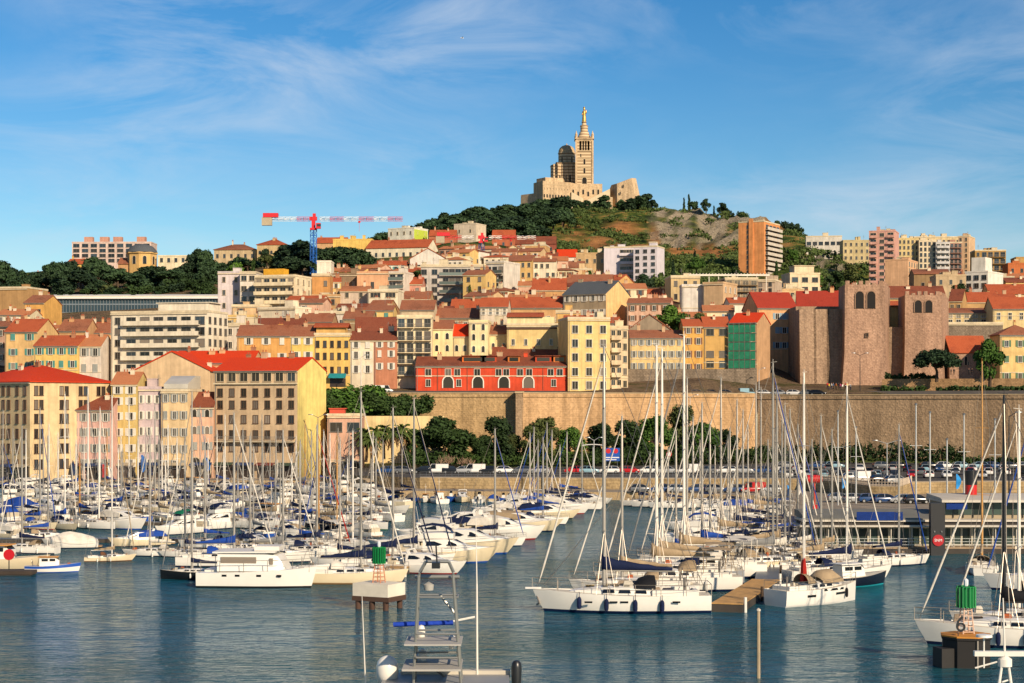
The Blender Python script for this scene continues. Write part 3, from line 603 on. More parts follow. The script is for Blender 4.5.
MB().ext([(.2, b['H']+1.9), (3.5, b['H']+2.9), (8, b['H']+1.9), (8, b['H']+2.1), (3.5, b['H']+3.2), (.2, b['H']+2.1)], 'x', -.2, b['L']*.95).box(.4, b['L']*.85, 1, 7, b['H']+.1, b['H']+1.95, 1).build('attic', [TILE['red'], wall('c8a060')], b['rt'])
MB().ext([(-2.2, 7.2), (-.06, 8.3), (-.06, 8.45), (-2.2, 7.4)], 'x', b['L']*.42, b['L']*.9).build('awning', canvas('1f7d82'), b['rt'])
MB().box(b['L']*.44, b['L']*.88, -.05, -.005, 5, 7.2).build('shop_front', SHOPS, b['rt'])
house('slim white house with tall windows between the yellow and brick houses', 350.2, 373.6, 340, 387, 452, 'd4c4a8', 'gable', 'maroon', 332, rows=[344, 355, 369], cols=2, a=-1, ww=1.1, wh=2.1, chim=1, sh='white')
house('brick orange house with white shuttered windows beside the balcony block', 373.8, 397, 340, 387, 452, 'b4785a', 'gable', 'maroon', 332, rows=[344, 353.5, 366], cols=2, a=-1, sh='white', ww=.9, chim=2)
bb = house('narrow five storey block with red and glass balconies beside the brick house', 397.2, 432, 317, 387, 453, 'd8c6a0', 'flat', rows=[322, 335, 347, 358, 370], cols=4, a=1, D=12, bal=[(.02, .48), (.52, .98)], balk='bars', clutter=0, name='apartment_block', cat='apartments')
house('brown roofed attic house over the narrow five storey block', 400, 434, 310, 330, 500, 'c4b090', 'gable', 'brown', 301, rows=1, cols=3, a=-3, ww=1.6)
house('blank grey gable house behind the brick house', 356, 397, 336, 350, 476, '8c7c6c', 'gable', 'maroon', 318, rows=0, cols=0, a=6, D=13, chim=0)
house('cream house with arched windows left of the red roofed studio', 431.5, 452.5, 328.5, 372, 462, 'd8c494', 'gable', 'brown', 321, rows=[336, 348], cols=2, a=-2, kind='arch', ww=1.0, chim=1)
house('low cream house under a bright red lean-to roof', 452.6, 469, 336, 372, 463, 'd8c494', 'gable', 'bright', 325, rows=[348], cols=2, a=-2, kind='arch', ww=1.0, chim=0)
house('tall cream house with four arched windows above the red building', 469, 488, 322, 372, 461, 'dccb9c', 'flat', rows=[327, 337, 349], cols=2, a=-3, D=12, kind='arch', ww=.9, clutter=0)
house('cream house end with dark roof beside the long blank cream building', 488, 509, 334, 372, 466, 'd6c292', 'gable', 'brown', 326, rows=[346], cols=2, a=-2, kind='arch', ww=.9)
lb = house('long pale yellow building with a high blank wall above the red building', 507, 557.5, 325.5, 372, 462, 'd8bc80', 'flat', rows=[342], cols=4, a=-3, D=14, ww=.9, wh=1.6, clutter=0, name='building', cat='building')
b = lb
MB().box(0, b['L']*.93, .6, 10, b['H']+.1, b['H']+2.2).build('attic', wall('d8c898'), b['rt'])
MB().ext([(.0, b['H']+2.2), (5, b['H']+3.6), (11, b['H']+2.2)], 'x', -.2, b['L']*.72).build('attic_roof', TILE['red'], b['rt'])
MB().box(-.02, b['L'], -.35, -.004, b['H']-.9, b['H']-.6).build('ledge', FR['brown'], b['rt'])
rb = house('long vermilion red building with white framed windows on the rampart', 416, 569, 366, 388, 446, 'c4482c', 'gable', 'maroon', 357.5, rows=[372.5], colf=[.08, .21, .27, .4, .54, .59, .68, .74, .88, .94], a=0, D=13, ww=1.6, wh=1.9, chim=5, name='building', cat='building')
b = rb; b['H']
for q in (.21, .405, .575, .735): add_window(b['rt'], b['L']*q, 5.0, 'f', (b['L'], b['D']), 3.0, 3.1, 'white', None, 'arch', True)
for q in (.08, .28, .9): add_window(b['rt'], b['L']*q, 5.4, 'f', (b['L'], b['D']), 1.3, 1.8, 'white', None, 'sq', True)
for q in (.14, .335, .83): MB().box(b['L']*q-.06, b['L']*q+.06, -.12, -.005, 4.5, b['H']).build('drainpipe', FR['brown'], b['rt'])
for q, w_ in ((.42, 4), (.6, 3), (.78, 4), (.3, 6), (.9, 3)):
    MB().box(b['L']*q, b['L']*q+w_, 2.2, 6, b['H']+.4, b['H']+2.5).box(b['L']*q-.2, b['L']*q+w_+.2, 1.8, 6.2, b['H']+2.5, b['H']+2.68, 1).box(b['L']*q+.4, b['L']*q+w_-.4, 2.17, 2.2, b['H']+1.2, b['H']+2.2, 2).build('dormer', [wall(rnd.choice(['c8662e', 'b0452a', 'c07038'])), TILE['maroon'], GL], b['rt'])
house('rear wing of the red building with a taller dark tiled roof', 492, 566, 360, 372, 458, 'b0452a', 'gable', 'maroon', 348, rows=0, cols=0, a=-2, D=10, chim=3)
yb_ = house('tall plain yellow apartment house with blind upper windows on the rampart', 568, 610, 319, 390, 445, 'd8ba7c', 'flat', rows=[329, 343, 357, 371.5, 385], cols=3, xl=558, D=14, sh=None, ww=1.6, wh=2.0, fr='white', clutter=2, name='apartment_house', cat='apartments')
house('narrow pale balcony house on the right flank of the tall yellow house', 610.3, 628, 328, 390, 449, 'd4bc98', 'flat', rows=5, cols=3, a=2, D=12, bal=[(.05, .6)], balk='solid', clutter=2, ww=1.0)
house('cream terrace house with long rows of grey shutters above the stone retaining wall', 630, 683, 338, 370.5, 472, 'd2b47c', 'gable', 'brown', 331, rows=[342, 354, 366], cols=7, a=0, sh='grey', ww=.9)
house('grey gable-fronted house behind the shuttered terrace', 627, 672, 331, 340, 490, '8f7f6a', 'xgable', 'brown', 316, rows=0, cols=0, a=0, D=14, chim=1)
house('amber yellow narrow house with balcony in the terrace', 683.2, 703.5, 326, 373, 472, 'cc9c52', 'gable', 'red', 320, rows=[330, 341, 354, 367], cols=2, a=0, sh='brown', ww=1.0, chim=1)
house('ochre narrow house with wide dark studio windows in the terrace', 703.7, 729.5, 327, 374, 472, 'bf985a', 'gable', 'red', 317.5, rows=[332, 354, 364], cols=2, a=0, ww=2.0, wh=1.7, chim=1, fr='grey')
gn = house('house wrapped in green scaffold netting with bright red roof', 729.7, 757, 323, 376, 472, 'b58f6a', 'gable', 'bright', 314, rows=[332, 345, 358], cols=2, xs=770, D=12, chim=1)
b = gn; GN = plain('green scaffold net', '1f7a58', .8, .3, 2); sc = MB(); zf = b['zB']; hh = b['H']
for i in range(6): sc.tube((i/5*b['L'], -1.3, 4), (i/5*b['L'], -1.3, hh), .06)
for k in range(6): sc.box(0, b['L'], -1.3, -.1, 4.5+k*(hh-5)/6, 4.6+k*(hh-5)/6)
sc.build('scaffold', FR['grey'], b['rt'])
for i in range(5):
    for k in range(6): MB().box(i/5*b['L']+.08, (i+1)/5*b['L']-.08, -1.36, -1.34, 4.7+k*(hh-5)/6, 4.4+(k+1)*(hh-5)/6).build('net_panel', GN, b['rt'])
house('peach building with pale shutters left of the abbey', 757.5, 797, 308, 360, 500, 'cf9f72', 'gable', 'crimson', 293, rows=[316, 330, 345], cols=3, a=8, D=16, sh='blue', ww=1.2, colf=[.5, .68, .86], chim=2)
house('long red roofed convent building behind the abbey flank', 797, 846, 309, 330, 512, 'c4986c', 'gable', 'crimson', 292, rows=0, cols=0, a=-8, D=20, chim=2, name='building', cat='building')
# --- the abbey
AB = stone('abbey stone', ['a0806a', 'b08e76', '90725e'], .9, .42, '7e6652', .12, .6); ABD = stone('abbey dark stone', ['9c826a', 'aa9076', '8c7460'], .9, .42, '766450', .12, .6)
ab = thing('abbey', 'fortified stone abbey with two crenellated towers above the car park', 'abbey', (XP(840, 480), 480, 18))
def lx(px, Y): return XP(px, Y)-XP(840, 480)
def lz(py, Y): return ZP(py, Y)-18
def tower(px0, px1, pxs, py, Y, D, batter, arches, label, hole):
    x0, x1 = lx(px0, Y), lx(px1, Y); zt_ = lz(py+5, Y); y0 = Y-480
    # side face turned towards the right
    sh_ = (pxs-CX)/F*(Y+D)-XP(840, 480)-x1
    mb = MB(); b = batter
    rings = []
    for z, e in ((0, b), (lz(352, Y), b*.12), (zt_, 0)):
        rings.append([(x0-e, y0-e, z), (x1+e*.6, y0-e, z), (x1+sh_+e*.6, y0+D, z), (x0+sh_*.2-e, y0+D, z)])
    mb.loft(rings)
    tw = mb.build('tower', AB, ab); tw['label'] = label
    n = 6; wd = (x1-x0)
    for i in range(n):
        c0 = x0+wd*(i+.08)/n; MB().box(c0, c0+wd/n*.62, y0+.02, y0+.9, zt_+.003, zt_+(.5 if i in (1, 4) else 1.0)).build('battlement', AB, tw)
    for i in range(3):
        t_ = (i+.2)/3; xx = x1+sh_*t_; MB().box(xx-.9, xx-.05, y0+D*t_, y0+D*t_+1.6, zt_+.003, zt_+.9).build('battlement', AB, tw)
    for px, py0, py1, ww_ in arches:
        h = lz(py0, Y)-lz(py1, Y); wm_, pm_ = win_mesh(ww_, h, 'abbey', 'arch', True, plain('dark void', '15110e', .9))
        o = obj('belfry_opening', wm_, tw, (lx(px, Y), y0-.16, lz(py1, Y))); obj('void', pm_, o)
    if hole:
        px, py = hole; wm_, pm_ = win_mesh(1, 1.1, 'abbey', 'sq', True, plain('dark void', '15110e', .9)); o = obj('slit', wm_, tw, (lx(px, Y), y0-.35, lz(py, Y))); obj('void', pm_, o)
    return tw
tower(845, 885, 890, 279.5, 474, 14, 1.2, [(859.5, 290.5, 308.5, 2.6), (871, 290.5, 308.5, 2.6)], 'larger abbey tower with two arched belfry openings', (866.5, 337))
tower(905, 941.5, 948.5, 290, 480, 13, .6, [(918, 299.5, 312.5, 2.3), (928.5, 299.5, 312.5, 2.3)], 'smaller abbey tower with a sunlit right side', None)
mb = MB(); mb.box(lx(797, 486), lx(846, 486), 8, 26, 0, lz(306, 486)); w1 = mb.build('nave_wall', ABD, ab)
for px, w_ in ((799, 3.8), (813, 3.6), (826, 3.8)): MB().loft([[(lx(px, 482)-.3, -1+e, z), (lx(px, 482)+w_+.3, -1+e, z), (lx(px, 482)+w_, 8, z), (lx(px, 482), 8, z)] for z, e in ((0, -1.2), (lz(310, 484), .6))]).build('buttress', ABD, ab)
wm_, pm_ = win_mesh(1.2, 2.6, 'stone', 'arch', True, plain('dark void', '15110e', .9)); o = obj('window', wm_, ab, (lx(839, 486), 7.99, lz(351, 486))); obj('pane', pm_, o)
MB().box(lx(885, 484), lx(906, 484), 4, 16, 0, lz(327, 484)).build('curtain_wall', ABD, ab)
MB().box(lx(886, 496), lx(910, 496), 16.2, 24, 0, lz(306, 496)).build('choir', wall('cfa868'), ab)
MB().ext([(15.5, lz(306, 496)), (20, lz(300, 496)), (25, lz(306, 496))], 'x', lx(885, 496), lx(911, 496)).build('choir_roof', TILE['red'], ab)
ch = MB(); ch.box(lx(946, 486), lx(984, 486), 2, 13, 0, lz(353, 484)); ch.build('chapel_wall', AB, ab)
MB().ext([(1.6, lz(353.5, 484)), (7.5, lz(337.5, 490)), (13.4, lz(353.5, 484)), (13.4, lz(352.5, 484)), (7.5, lz(336, 490)), (1.6, lz(352.5, 484))], 'x', lx(946, 486), lx(984.5, 486)).build('chapel_roof', TILE['red'], ab)
for px, hgt, w_ in ((966, 2.4, .9), (968, 1, .5), (951, 1.6, .7)):
    wm_, pm_ = win_mesh(w_, hgt, 'stone', 'arch', True, plain('dark void', '15110e', .9)); o = obj('window', wm_, ab, (lx(px, 482), 1.99, lz(365, 482))); obj('pane', pm_, o)
# terrace wall right of the abbey
lowwall('terrace_wall', 'low stone terrace wall with hedges right of the abbey', (882, 455), (1060, 442), 18, ZP(379, 455), stone('terrace stone', ['9c7c58', 'b08c64', '8a6e50'], .8, .35))
house('cream house with green shutters at the far right above the rampart', 1000, 1040, 335, 384, 470, 'd2b276', 'hip', 'brown', 325, rows=[343.5, 359, 376], cols=3, xl=996, D=10, sh='green', ww=1.1, chim=1)
house('long grey stone wall building behind the chapel roof', 946, 1003, 324, 345, 520, '8f7c62', 'flat', rows=0, cols=0, a=-2, D=5, clutter=0, wallm=GS, name='building', cat='building')
house('low row house with small square windows over the grey stone building', 946, 996, 313, 326, 540, 'c9b384', 'gable', 'brown', 309, rows=[316, 321], cols=6, a=-2, ww=1.5, wh=1.0, chim=0)
house('pale house with tall narrow windows and broad orange roof at the far right', 993, 1050, 309, 326, 530, 'd0b884', 'gable', 'red', 298, rows=[316], cols=5, a=-3, ww=1.1, wh=2.0, D=13, chim=1)
house('dark red roofed hall behind the smaller abbey tower', 966, 1000, 302, 315, 570, 'b59264', 'gable', 'red', 293, rows=0, cols=0, a=-4, chim=2, D=14)
house('orange roofed hall beyond the pale house at the far right', 990, 1060, 294, 302, 620, 'c8a880', 'gable', 'red', 285, rows=0, cols=0, a=-4, D=18, chim=1)
house('house with yellow side gable between the abbey tower and the red hall', 949, 962, 301, 326, 560, 'b08c5c', 'gable', 'maroon', 290, rows=2, cols=2, xs=967, D=13, chim=1)
house('red roofed house wedged between the two abbey towers', 884, 946, 298, 330, 545, 'c09860', 'gable', 'maroon', 287, rows=2, cols=4, a=-3, D=12, chim=3)
# --- houses on the slope, lower left to right
house('tan blank walled building at the left edge', -30, 27, 289, 325, 560, 'a88458', 'flat', rows=0, cols=0, a=-12, D=14, clutter=1, name='building', cat='building')
house('yellow gabled house with sunlit side left of the long glass building', 24, 44, 303, 328, 545, 'cf9f58', 'gable', 'brown', 296, rows=[312], cols=2, xs=62, D=15)
lg = house('long glass fronted building with thin metal fins and pale roof edge', 40, 217, 297.5, 322, 640, '5a6870', 'flat', rows=0, cols=0, a=-1, D=24, clutter=0, name='glass_building', cat='building', corn=False, wallm=glass('curtain wall glass', '26343c', .15))
b = lg; fin = plain('aluminium fin', '80888a', .5, .1)
fm = MB().box(-.05, .05, -.35, -.01, 4, b['H']-.3).mesh('fin', fin)
for i in range(57): obj('fin', fm, b['rt'], ((i+.5)/57*b['L'], 0, 0))
for k in range(3): MB().box(0, b['L'], -.2, -.006, 5+k*3, 5.5+k*3).build('spandrel', plain('grey spandrel', '6c7880', .5), b['rt'])
MB().ext([(-1.2, b['H']-.5), (-1.2, b['H']+.2), (22, b['H']+2.4), (22, b['H']+1.7)], 'x', -.6, b['L']+.6).build('roof_sheet', plain('pale metal roof', 'd8d4cc', .5, .08), b['rt'])
house('pinkish white house with few windows left of the cream balcony block', 218, 242, 273, 325, 575, 'c9bcb8', 'flat', rows=4, cols=2, a=-5, D=10, clutter=1)
house('glazed loggia house joined to the cream balcony block', 240, 256, 273, 325, 570, 'cfc4b4', 'flat', rows=5, cols=2, a=-4, D=10, ww=2.2, clutter=0)
cb = house('cream six floor block with balconies, blue blinds and blank sunlit right side', 255, 295, 277, 326, 562, 'd6c6a4', 'flat', rows=[282, 291, 300, 309, 318], cols=5, xs=311.5, D=13, bal=[(.0, .97)], balk='solid', side=(5, 3), clutter=1, name='apartment_block', cat='apartments')
MB().box(2, b['L']*.06+5, 2, 6, cb['H']+.6, cb['H']+2.6).build('awning', canvas('d09a2e'), cb['rt'])
house('orange tan windowless house beside the cream six floor block', 312, 330, 275, 325, 580, 'bf8a52', 'flat', rows=3, cols=2, xs=333, D=10, clutter=0, gw=.5)
house('white roof cabin house in front of the ridge pines', 317, 331, 262, 290, 640, 'ddd2bc', 'flat', rows=0, cols=0, xs=334, D=10, clutter=0)
house('grey brown house behind the orange tan house', 328, 362, 275, 312, 600, '8a745c', 'flat', rows=2, cols=2, a=-6, D=10, gw=.3)
house('flat topped salmon tan house with one tall slot window', 357, 388, 273, 310, 590, 'cf9f78', 'flat', rows=[285], cols=1, ww=1.1, wh=5.5, xs=391, D=10, clutter=0)
house('white low house with dark square window under the salmon tan house', 340, 368, 291, 318, 560, 'c2ae98', 'gable', 'pale', 287, rows=[295], cols=2, a=-4, ww=1.2)
house('white flat house with ribbon window under the salmon tan house', 368, 398, 291, 318, 555, 'd6c8ac', 'flat', rows=[295], cols=2, a=-6, ww=3.2, wh=1.5, clutter=1)
house('glazed balcony block right of the salmon tan house', 389, 404, 273, 306, 575, 'cfc2b0', 'flat', rows=4, cols=2, xs=413, D=10, bal=[(0, .98)], balk='glass', clutter=1, name='apartment_block', cat='apartments')
house('small pink house with red roof left of the long balcony block', 403, 422, 284, 310, 580, 'c08a76', 'gable', 'red', 278, rows=2, cols=2, a=-3)
mb_ = house('long grey white apartment block with stacked glazed balconies on the slope', 421, 483, 266, 304, 600, 'b9b0a4', 'flat', rows=[272, 281, 289.5, 298], cols=8, a=-3, D=12, bal=[(.3, .98)], balk='glass', colf=[.05, .22, .4, .5, .6, .7, .8, .92], clutter=2, name='apartment_block', cat='apartments', ww=2.0)
house('white apartment block with a blank sunlit flank right of the long balcony block', 486, 504, 263, 304, 598, 'c8bfb0', 'flat', rows=[270, 279, 288, 297], cols=3, xs=520, D=13, bal=[(0, .95)], balk='glass', clutter=1, name='apartment_block', cat='apartments')
house('white gabled house with red roof over the long balcony block', 410, 446, 259, 275, 690, 'cfc6b8', 'xgable', 'red', 250, rows=1, cols=2, a=-4, D=12)
house('row house with mixed windows left of the blue crane mast on the slope', 446, 470, 258, 270, 680, 'd6c8a0', 'flat', rows=1, cols=4, a=-5)
house('long white institution with red roof on the ridge below the crane jib', 366, 428, 248.5, 276, 820, 'd8ccb0', 'gable', 'red', 241, rows=[255, 265], cols=9, a=-14, D=16, chim=2, name='building', cat='building')
house('yellow top floor house with ornate parapet beside the ridge institution', 333, 372, 240, 262, 830, 'd3b060', 'flat', rows=1, cols=6, a=-3, clutter=4)
house('red roofed long house left of the crane on the ridge', 316, 346, 243, 262, 845, 'c09a70', 'gable', 'red', 238, rows=1, cols=4, a=-3)
house('white villa with lime green painted end on the ridge', 388, 414, 229.5, 247, 940, 'd8d2c0', 'flat', rows=2, cols=4, xs=428, D=14, clutter=3, side=(2, 2))
MB().box(BUILT[-1]['L']+.01, BUILT[-1]['L']+.05, .1, 13.5, 5, BUILT[-1]['H']-.5).build('painted_end', paint('a8b83a', .8), BUILT[-1]['rt'])
house('brick red house with low roof right of the lime painted villa', 429, 456, 236, 248, 930, 'a8684c', 'gable', 'red', 230.5, rows=1, cols=3, a=-3)
house('pale square house with flat roof below the forest', 454, 476, 225, 238, 960, 'c9b8a0', 'flat', rows=1, cols=2, xs=486, D=12, clutter=2)
house('red tiled house behind the second crane jib', 492, 515, 238, 250, 900, 'a85f42', 'gable', 'red', 230.5, rows=1, cols=3, a=-3, chim=0)
house('dark red long roofed house under the white crane jib', 515, 556, 244, 254, 900, '8f4c3c', 'gable', 'maroon', 237, rows=1, cols=4, a=-3, chim=1)
house('white gabled house in the middle of the slope below the white crane jib', 500, 527, 254, 266, 760, 'd6c49a', 'xgable', 'pale', 246.5, rows=0, cols=0, a=-5, D=12)
house('tan flat roofed house right of the white gabled house', 522, 546, 246, 266, 790, 'c39a66', 'flat', rows=1, cols=3, xs=550, D=12, clutter=2)
house('yellow long house stepping down beside the white blank flanked block', 508, 532, 261, 290, 660, 'c9a468', 'gable', 'brown', 256, rows=[265, 275], cols=4, xs=536, D=14)
house('long tan house with brown roof below the red capped house', 528, 545, 264, 286, 680, 'c79f6c', 'gable', 'brown', 259, rows=2, cols=3, a=-8)
house('house with a vivid red roof and white wall in the middle of the slope', 557, 577, 257, 268, 770, 'cdbfae', 'gable', 'bright', 250, rows=1, cols=3, a=-2, chim=0)
house('maroon roofed house beside the vivid red roofed house', 541, 558, 258, 268, 765, 'b79070', 'gable', 'maroon', 253, rows=1, cols=2, a=-2)
house('dim stone house under the vivid red roofed house', 545, 584, 268, 284, 700, '96806a', 'gable', 'brown', 262, rows=1, cols=4, a=-5)
house('pinkish gable fronted house right of the blank flanked block', 535, 566, 279, 292, 650, 'c49c78', 'xgable', 'pale', 271, rows=0, cols=0, a=-6)
house('tall narrow house with few windows left of the lavender towers', 576, 606, 254, 282, 720, 'b99a70', 'flat', rows=2, cols=4, a=-4, clutter=3)
house('small white and tan house with balcony below the narrow house', 566, 592, 270, 284, 660, 'c8aa80', 'flat', rows=1, cols=3, a=-4, clutter=2)
lv = plain('lavender render', 'c8bfc2', .85, .1, streak=.1)
house('lavender tower block with a blank left half and balconies', 604, 635, 248, 290, 715, 'c8bfc2', 'flat', rows=5, cols=3, a=-6, D=11, bal=[(.5, .98)], balk='solid', colf=[.62, .78, .92], clutter=2, wallm=lv, name='tower_block', cat='apartments')
house('lavender tower block with three columns of small windows and a bright side', 633.5, 657, 247.5, 290, 705, 'c8bfc2', 'flat', rows=[251.5, 258, 264.5, 271, 277.5], cols=3, xs=664.5, D=11, ww=1.6, wh=1.4, clutter=4, wallm=lv, name='tower_block', cat='apartments')
house('house with crimson roof and long shuttered windows above the yellow house', 628, 663, 302, 322, 575, 'cdb078', 'gable', 'red', 290, rows=[306], cols=5, xs=670, D=13, sh='grey', ww=1.3)
bg_ = house('large grey roofed house with a bright blank gable behind the tall yellow house', 563, 606, 295, 345, 520, '9f8c70', 'gable', 'grey', 283, rows=[299, 313], cols=5, xs=630, D=16, sh='white', ww=1.2, chim=2)
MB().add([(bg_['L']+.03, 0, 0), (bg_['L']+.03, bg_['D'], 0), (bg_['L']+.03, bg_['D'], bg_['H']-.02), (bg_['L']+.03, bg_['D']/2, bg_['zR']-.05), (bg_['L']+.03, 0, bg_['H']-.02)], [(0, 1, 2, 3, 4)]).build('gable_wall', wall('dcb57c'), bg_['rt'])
house('yellow end wall house in front of the grey roofed house', 556, 580, 312, 345, 495, 'd0a766', 'flat', rows=1, cols=2, a=-4, D=8, clutter=1)
house('wide brown roofed house with a tall chimney left of the grey roofed house', 532, 566, 290, 318, 560, 'bf9260', 'gable', 'red', 279, rows=1, cols=3, a=-3, D=14, chim=3)
house('red roofed house tucked behind the grey roofed house', 566, 612, 285, 300, 580, 'c09a68', 'gable', 'brown', 275.5, rows=0, cols=0, a=-6, D=13, chim=4)
house('tan gabled house end behind the crimson roofed house', 592, 618, 282, 300, 610, 'cfa468', 'gable', 'red', 276, rows=1, cols=2, xs=634, D=14, chim=2)
house('row house with white curtained windows and red roof in the middle of the slope', 480, 508, 307, 322, 500, 'cbbba4', 'gable', 'red', 298.5, rows=[311], cols=4, a=-4, ww=1.5, wh=2.2, chim=2, sh='white')
house('long red roofed house left of the grey roofed house', 508, 562, 308, 330, 520, 'bf9668', 'gable', 'red', 298, rows=1, cols=6, a=-4, D=13, chim=4)
house('brown roofed house with dark wall in the jumble of roofs', 432, 480, 318, 332, 505, '8c7258', 'gable', 'brown', 309, rows=1, cols=5, a=-3, chim=3)
house('red roofed house below the long balcony block', 450, 482, 312, 322, 540, 'b58a60', 'gable', 'red', 300, rows=1, cols=3, a=-4, D=13, chim=2)
house('maroon roofed house left of the jumble of roofs', 430, 452, 314, 325, 528, 'b08a64', 'gable', 'maroon', 307, rows=1, cols=2, a=-4, chim=1)
house('orange gabled house with sunlit end above the five storey block', 366, 386, 310, 325, 530, '9f7a54', 'gable', 'brown', 301, rows=1, cols=2, xs=400, D=13, chim=2)
house('white washed house with roof cabin above the yellow row', 318, 346, 313, 332, 520, 'c4b8a8', 'flat', rows=1, cols=3, a=-3, clutter=3)
house('dim brown roofed house above the brick house', 343, 372, 319, 334, 505, '9a8262', 'gable', 'brown', 312, rows=1, cols=3, a=-3, chim=2)
house('pale brown roofed house above the golden yellow house', 300, 332, 322, 334, 500, 'b08a66', 'gable', 'brown', 314, rows=1, cols=2, a=-3, chim=3)
house('low roofed house behind the orange ochre house', 252, 302, 327, 337, 492, 'b58f68', 'gable', 'maroon', 319, rows=0, cols=0, a=-3, chim=4)
house('cream flat roofed house with little terrace behind the yellow row', 312, 340, 296, 320, 560, 'b89468', 'flat', rows=2, cols=2, a=-4, clutter=2)
house('tan house with terrace between the orange and the salmon houses', 380, 430, 299, 316, 570, 'b3966e', 'gable', 'brown', 292, rows=1, cols=4, a=-4, chim=3)
# --- right of centre
sb = house('cream stone block with long white roof terrace below the orange tower', 671, 700, 277, 316, 560, 'c4aa7c', 'flat', rows=3, cols=3, a=3, D=14, ww=1.1, clutter=1, name='building', cat='building')
house('low white building with bare wall in front of the roof terrace block', 682, 704, 286, 318, 540, 'cfc6ba', 'flat', rows=0, cols=0, a=0, D=8, clutter=0)
house('beige box house with a bright right side behind the garden trees', 703, 723, 284, 318, 538, 'c0a07a', 'flat', rows=0, cols=0, xs=737, D=12, side=(3, 3), clutter=0)
dbk = house('dark balcony block with open floors left of the peach building', 725, 758, 279, 312, 555, '8a7558', 'flat', rows=5, cols=4, a=4, D=12, bal=[(.02, .98)], balk='bars', clutter=1, name='apartment_block', cat='apartments')
pg = thing('pergola', 'long white pergola roof over the terrace of the stone block', 'pergola', P(690, 281, 566))
for i in range(9): MB().box(i*3-.1, i*3+.1, 0, .2, -3, 1.6).build('post', FR['white'], pg)
MB().box(-.5, 25, -.3, .5, 1.6, 2.1).box(-.5, 25, 3.5, 4.2, 1.8, 2.2).build('beam', FR['white'], pg)
mb = MB()
for i in range(25): mb.box(i, i+.2, -.3, 4.2, 2.204, 2.4)
mb.build('slats', FR['white'], pg)
house('pale narrow house with dark side beside the dark balcony block', 756, 775, 281, 300, 580, 'b39f88', 'flat', rows=3, cols=2, xs=782, D=12, clutter=2)
ot = house('orange brick tower block with white balconies down its right flank', 738.5, 764, 223, 290, 790, 'd08c56', 'flat', rows=0, cols=0, xs=780, D=20, clutter=1, name='tower_block', cat='apartments')
b = ot
MB().box(b['L']*.42, b['L']*.58, -.5, -.005, 0, b['H']+1.5).build('stair_tower', wall('d08c56'), b['rt'])
nb = 12; hv = b['H']-8
for k in range(nb):
    z = 7+hv*k/nb
    MB().box(b['L']+.005, b['L']+1.4, 1.2, b['D']-.3, z-.16, z).box(b['L']+1.28, b['L']+1.4, 1.2, b['D']-.3, z+.003, z+1.15).build('balcony', plain('white balcony', 'bdb2a2', .7, .15), b['rt'])
    for i in range(4): add_window(b['rt'], 1.6+(i+.5)*(b['D']-2)/4, z+.02, 'r', (b['L'], b['D']), 3.4, 2.2, 'grey', None, 'sq', False, True)
    add_window(b['rt'], b['L']*.36, z+.5, 'f', (b['L'], b['D']), .8, 1.5, 'grey', None, 'sq', False, True)
house('white house with pink framed windows and roof terrace below the orange tower', 790, 820, 274, 300, 640, 'd2bf9c', 'flat', rows=[279.5, 289], cols=3, a=6, D=12, ww=2.2, clutter=1)
b = BUILT[-1]; MB().box(b['L']*.2, b['L']*.85, 2, 9, b['H']+.1, b['H']+3).box(b['L']*.17, b['L']*.88, 1.7, 9.3, b['H']+3, b['H']+3.25).build('penthouse', wall('d2bf9c'), b['rt'])
house('white flat roofed villa at the crest right of the hill', 806, 842, 237, 250, 905, 'c9c2b4', 'flat', rows=1, cols=6, a=-8, D=12, ww=2.2, clutter=1)
house('ochre four floor block right of the crest villa', 843, 870, 241, 268, 880, 'b8a67c', 'flat', rows=4, cols=5, a=-2, D=11, clutter=2, name='apartment_block', cat='apartments')
house('pink tower block with red balconies on the right skyline', 869, 895, 232, 290, 790, 'c89888', 'flat', rows=9, cols=3, xs=899, D=14, ww=2.0, wh=1.6, bal=[(.05, .3), (.72, .97)], balk='solid', clutter=5, name='tower_block', cat='apartments')
house('plain peach slab block with dark balconies on its right flank', 885, 908, 261, 300, 690, 'cda27c', 'flat', rows=0, cols=0, xs=918, D=16, side=(6, 4), clutter=2, name='apartment_block', cat='apartments', ww=3.2)
yl = house('yellow slab block forming the left of the long skyline housing', 898, 919, 239, 285, 850, 'c6b07c', 'flat', rows=8, cols=5, a=-2, D=12, clutter=3, name='apartment_block', cat='apartments')
house('cream slab block with small square windows in the long skyline housing', 919, 936, 241, 285, 846, 'd0bfa0', 'flat', rows=8, cols=4, a=-2, D=12, clutter=2, name='apartment_block', cat='apartments')
house('white balcony slab block in the middle of the long skyline housing', 936, 950, 243, 285, 843, 'bfbcb8', 'flat', rows=8, cols=3, a=-2, D=12, bal=[(.05, .95)], balk='solid', clutter=1, name='apartment_block', cat='apartments')
house('dark balcony slab block with red rails in the long skyline housing', 950, 962, 243, 285, 843, 'a87e6c', 'flat', rows=8, cols=3, a=-2, D=12, bal=[(.05, .95)], balk='bars', clutter=1, name='apartment_block', cat='apartments')
house('yellow ended slab block closing the long skyline housing', 958, 969, 237, 285, 860, 'c9a884', 'flat', rows=9, cols=2, xs=975, D=14, clutter=3, name='apartment_block', cat='apartments')
house('tall ochre slab behind the long skyline housing', 914, 960, 237.5, 270, 880, 'cab488', 'flat', rows=4, cols=10, a=-1, D=12, clutter=6, name='apartment_block', cat='apartments')
house('brown balcony block under a flat dark roof on the right skyline', 975, 1006, 251, 285, 800, 'a8854e', 'flat', rows=5, cols=5, a=-4, D=12, bal=[(.3, .98)], balk='bars', clutter=3, name='apartment_block', cat='apartments')
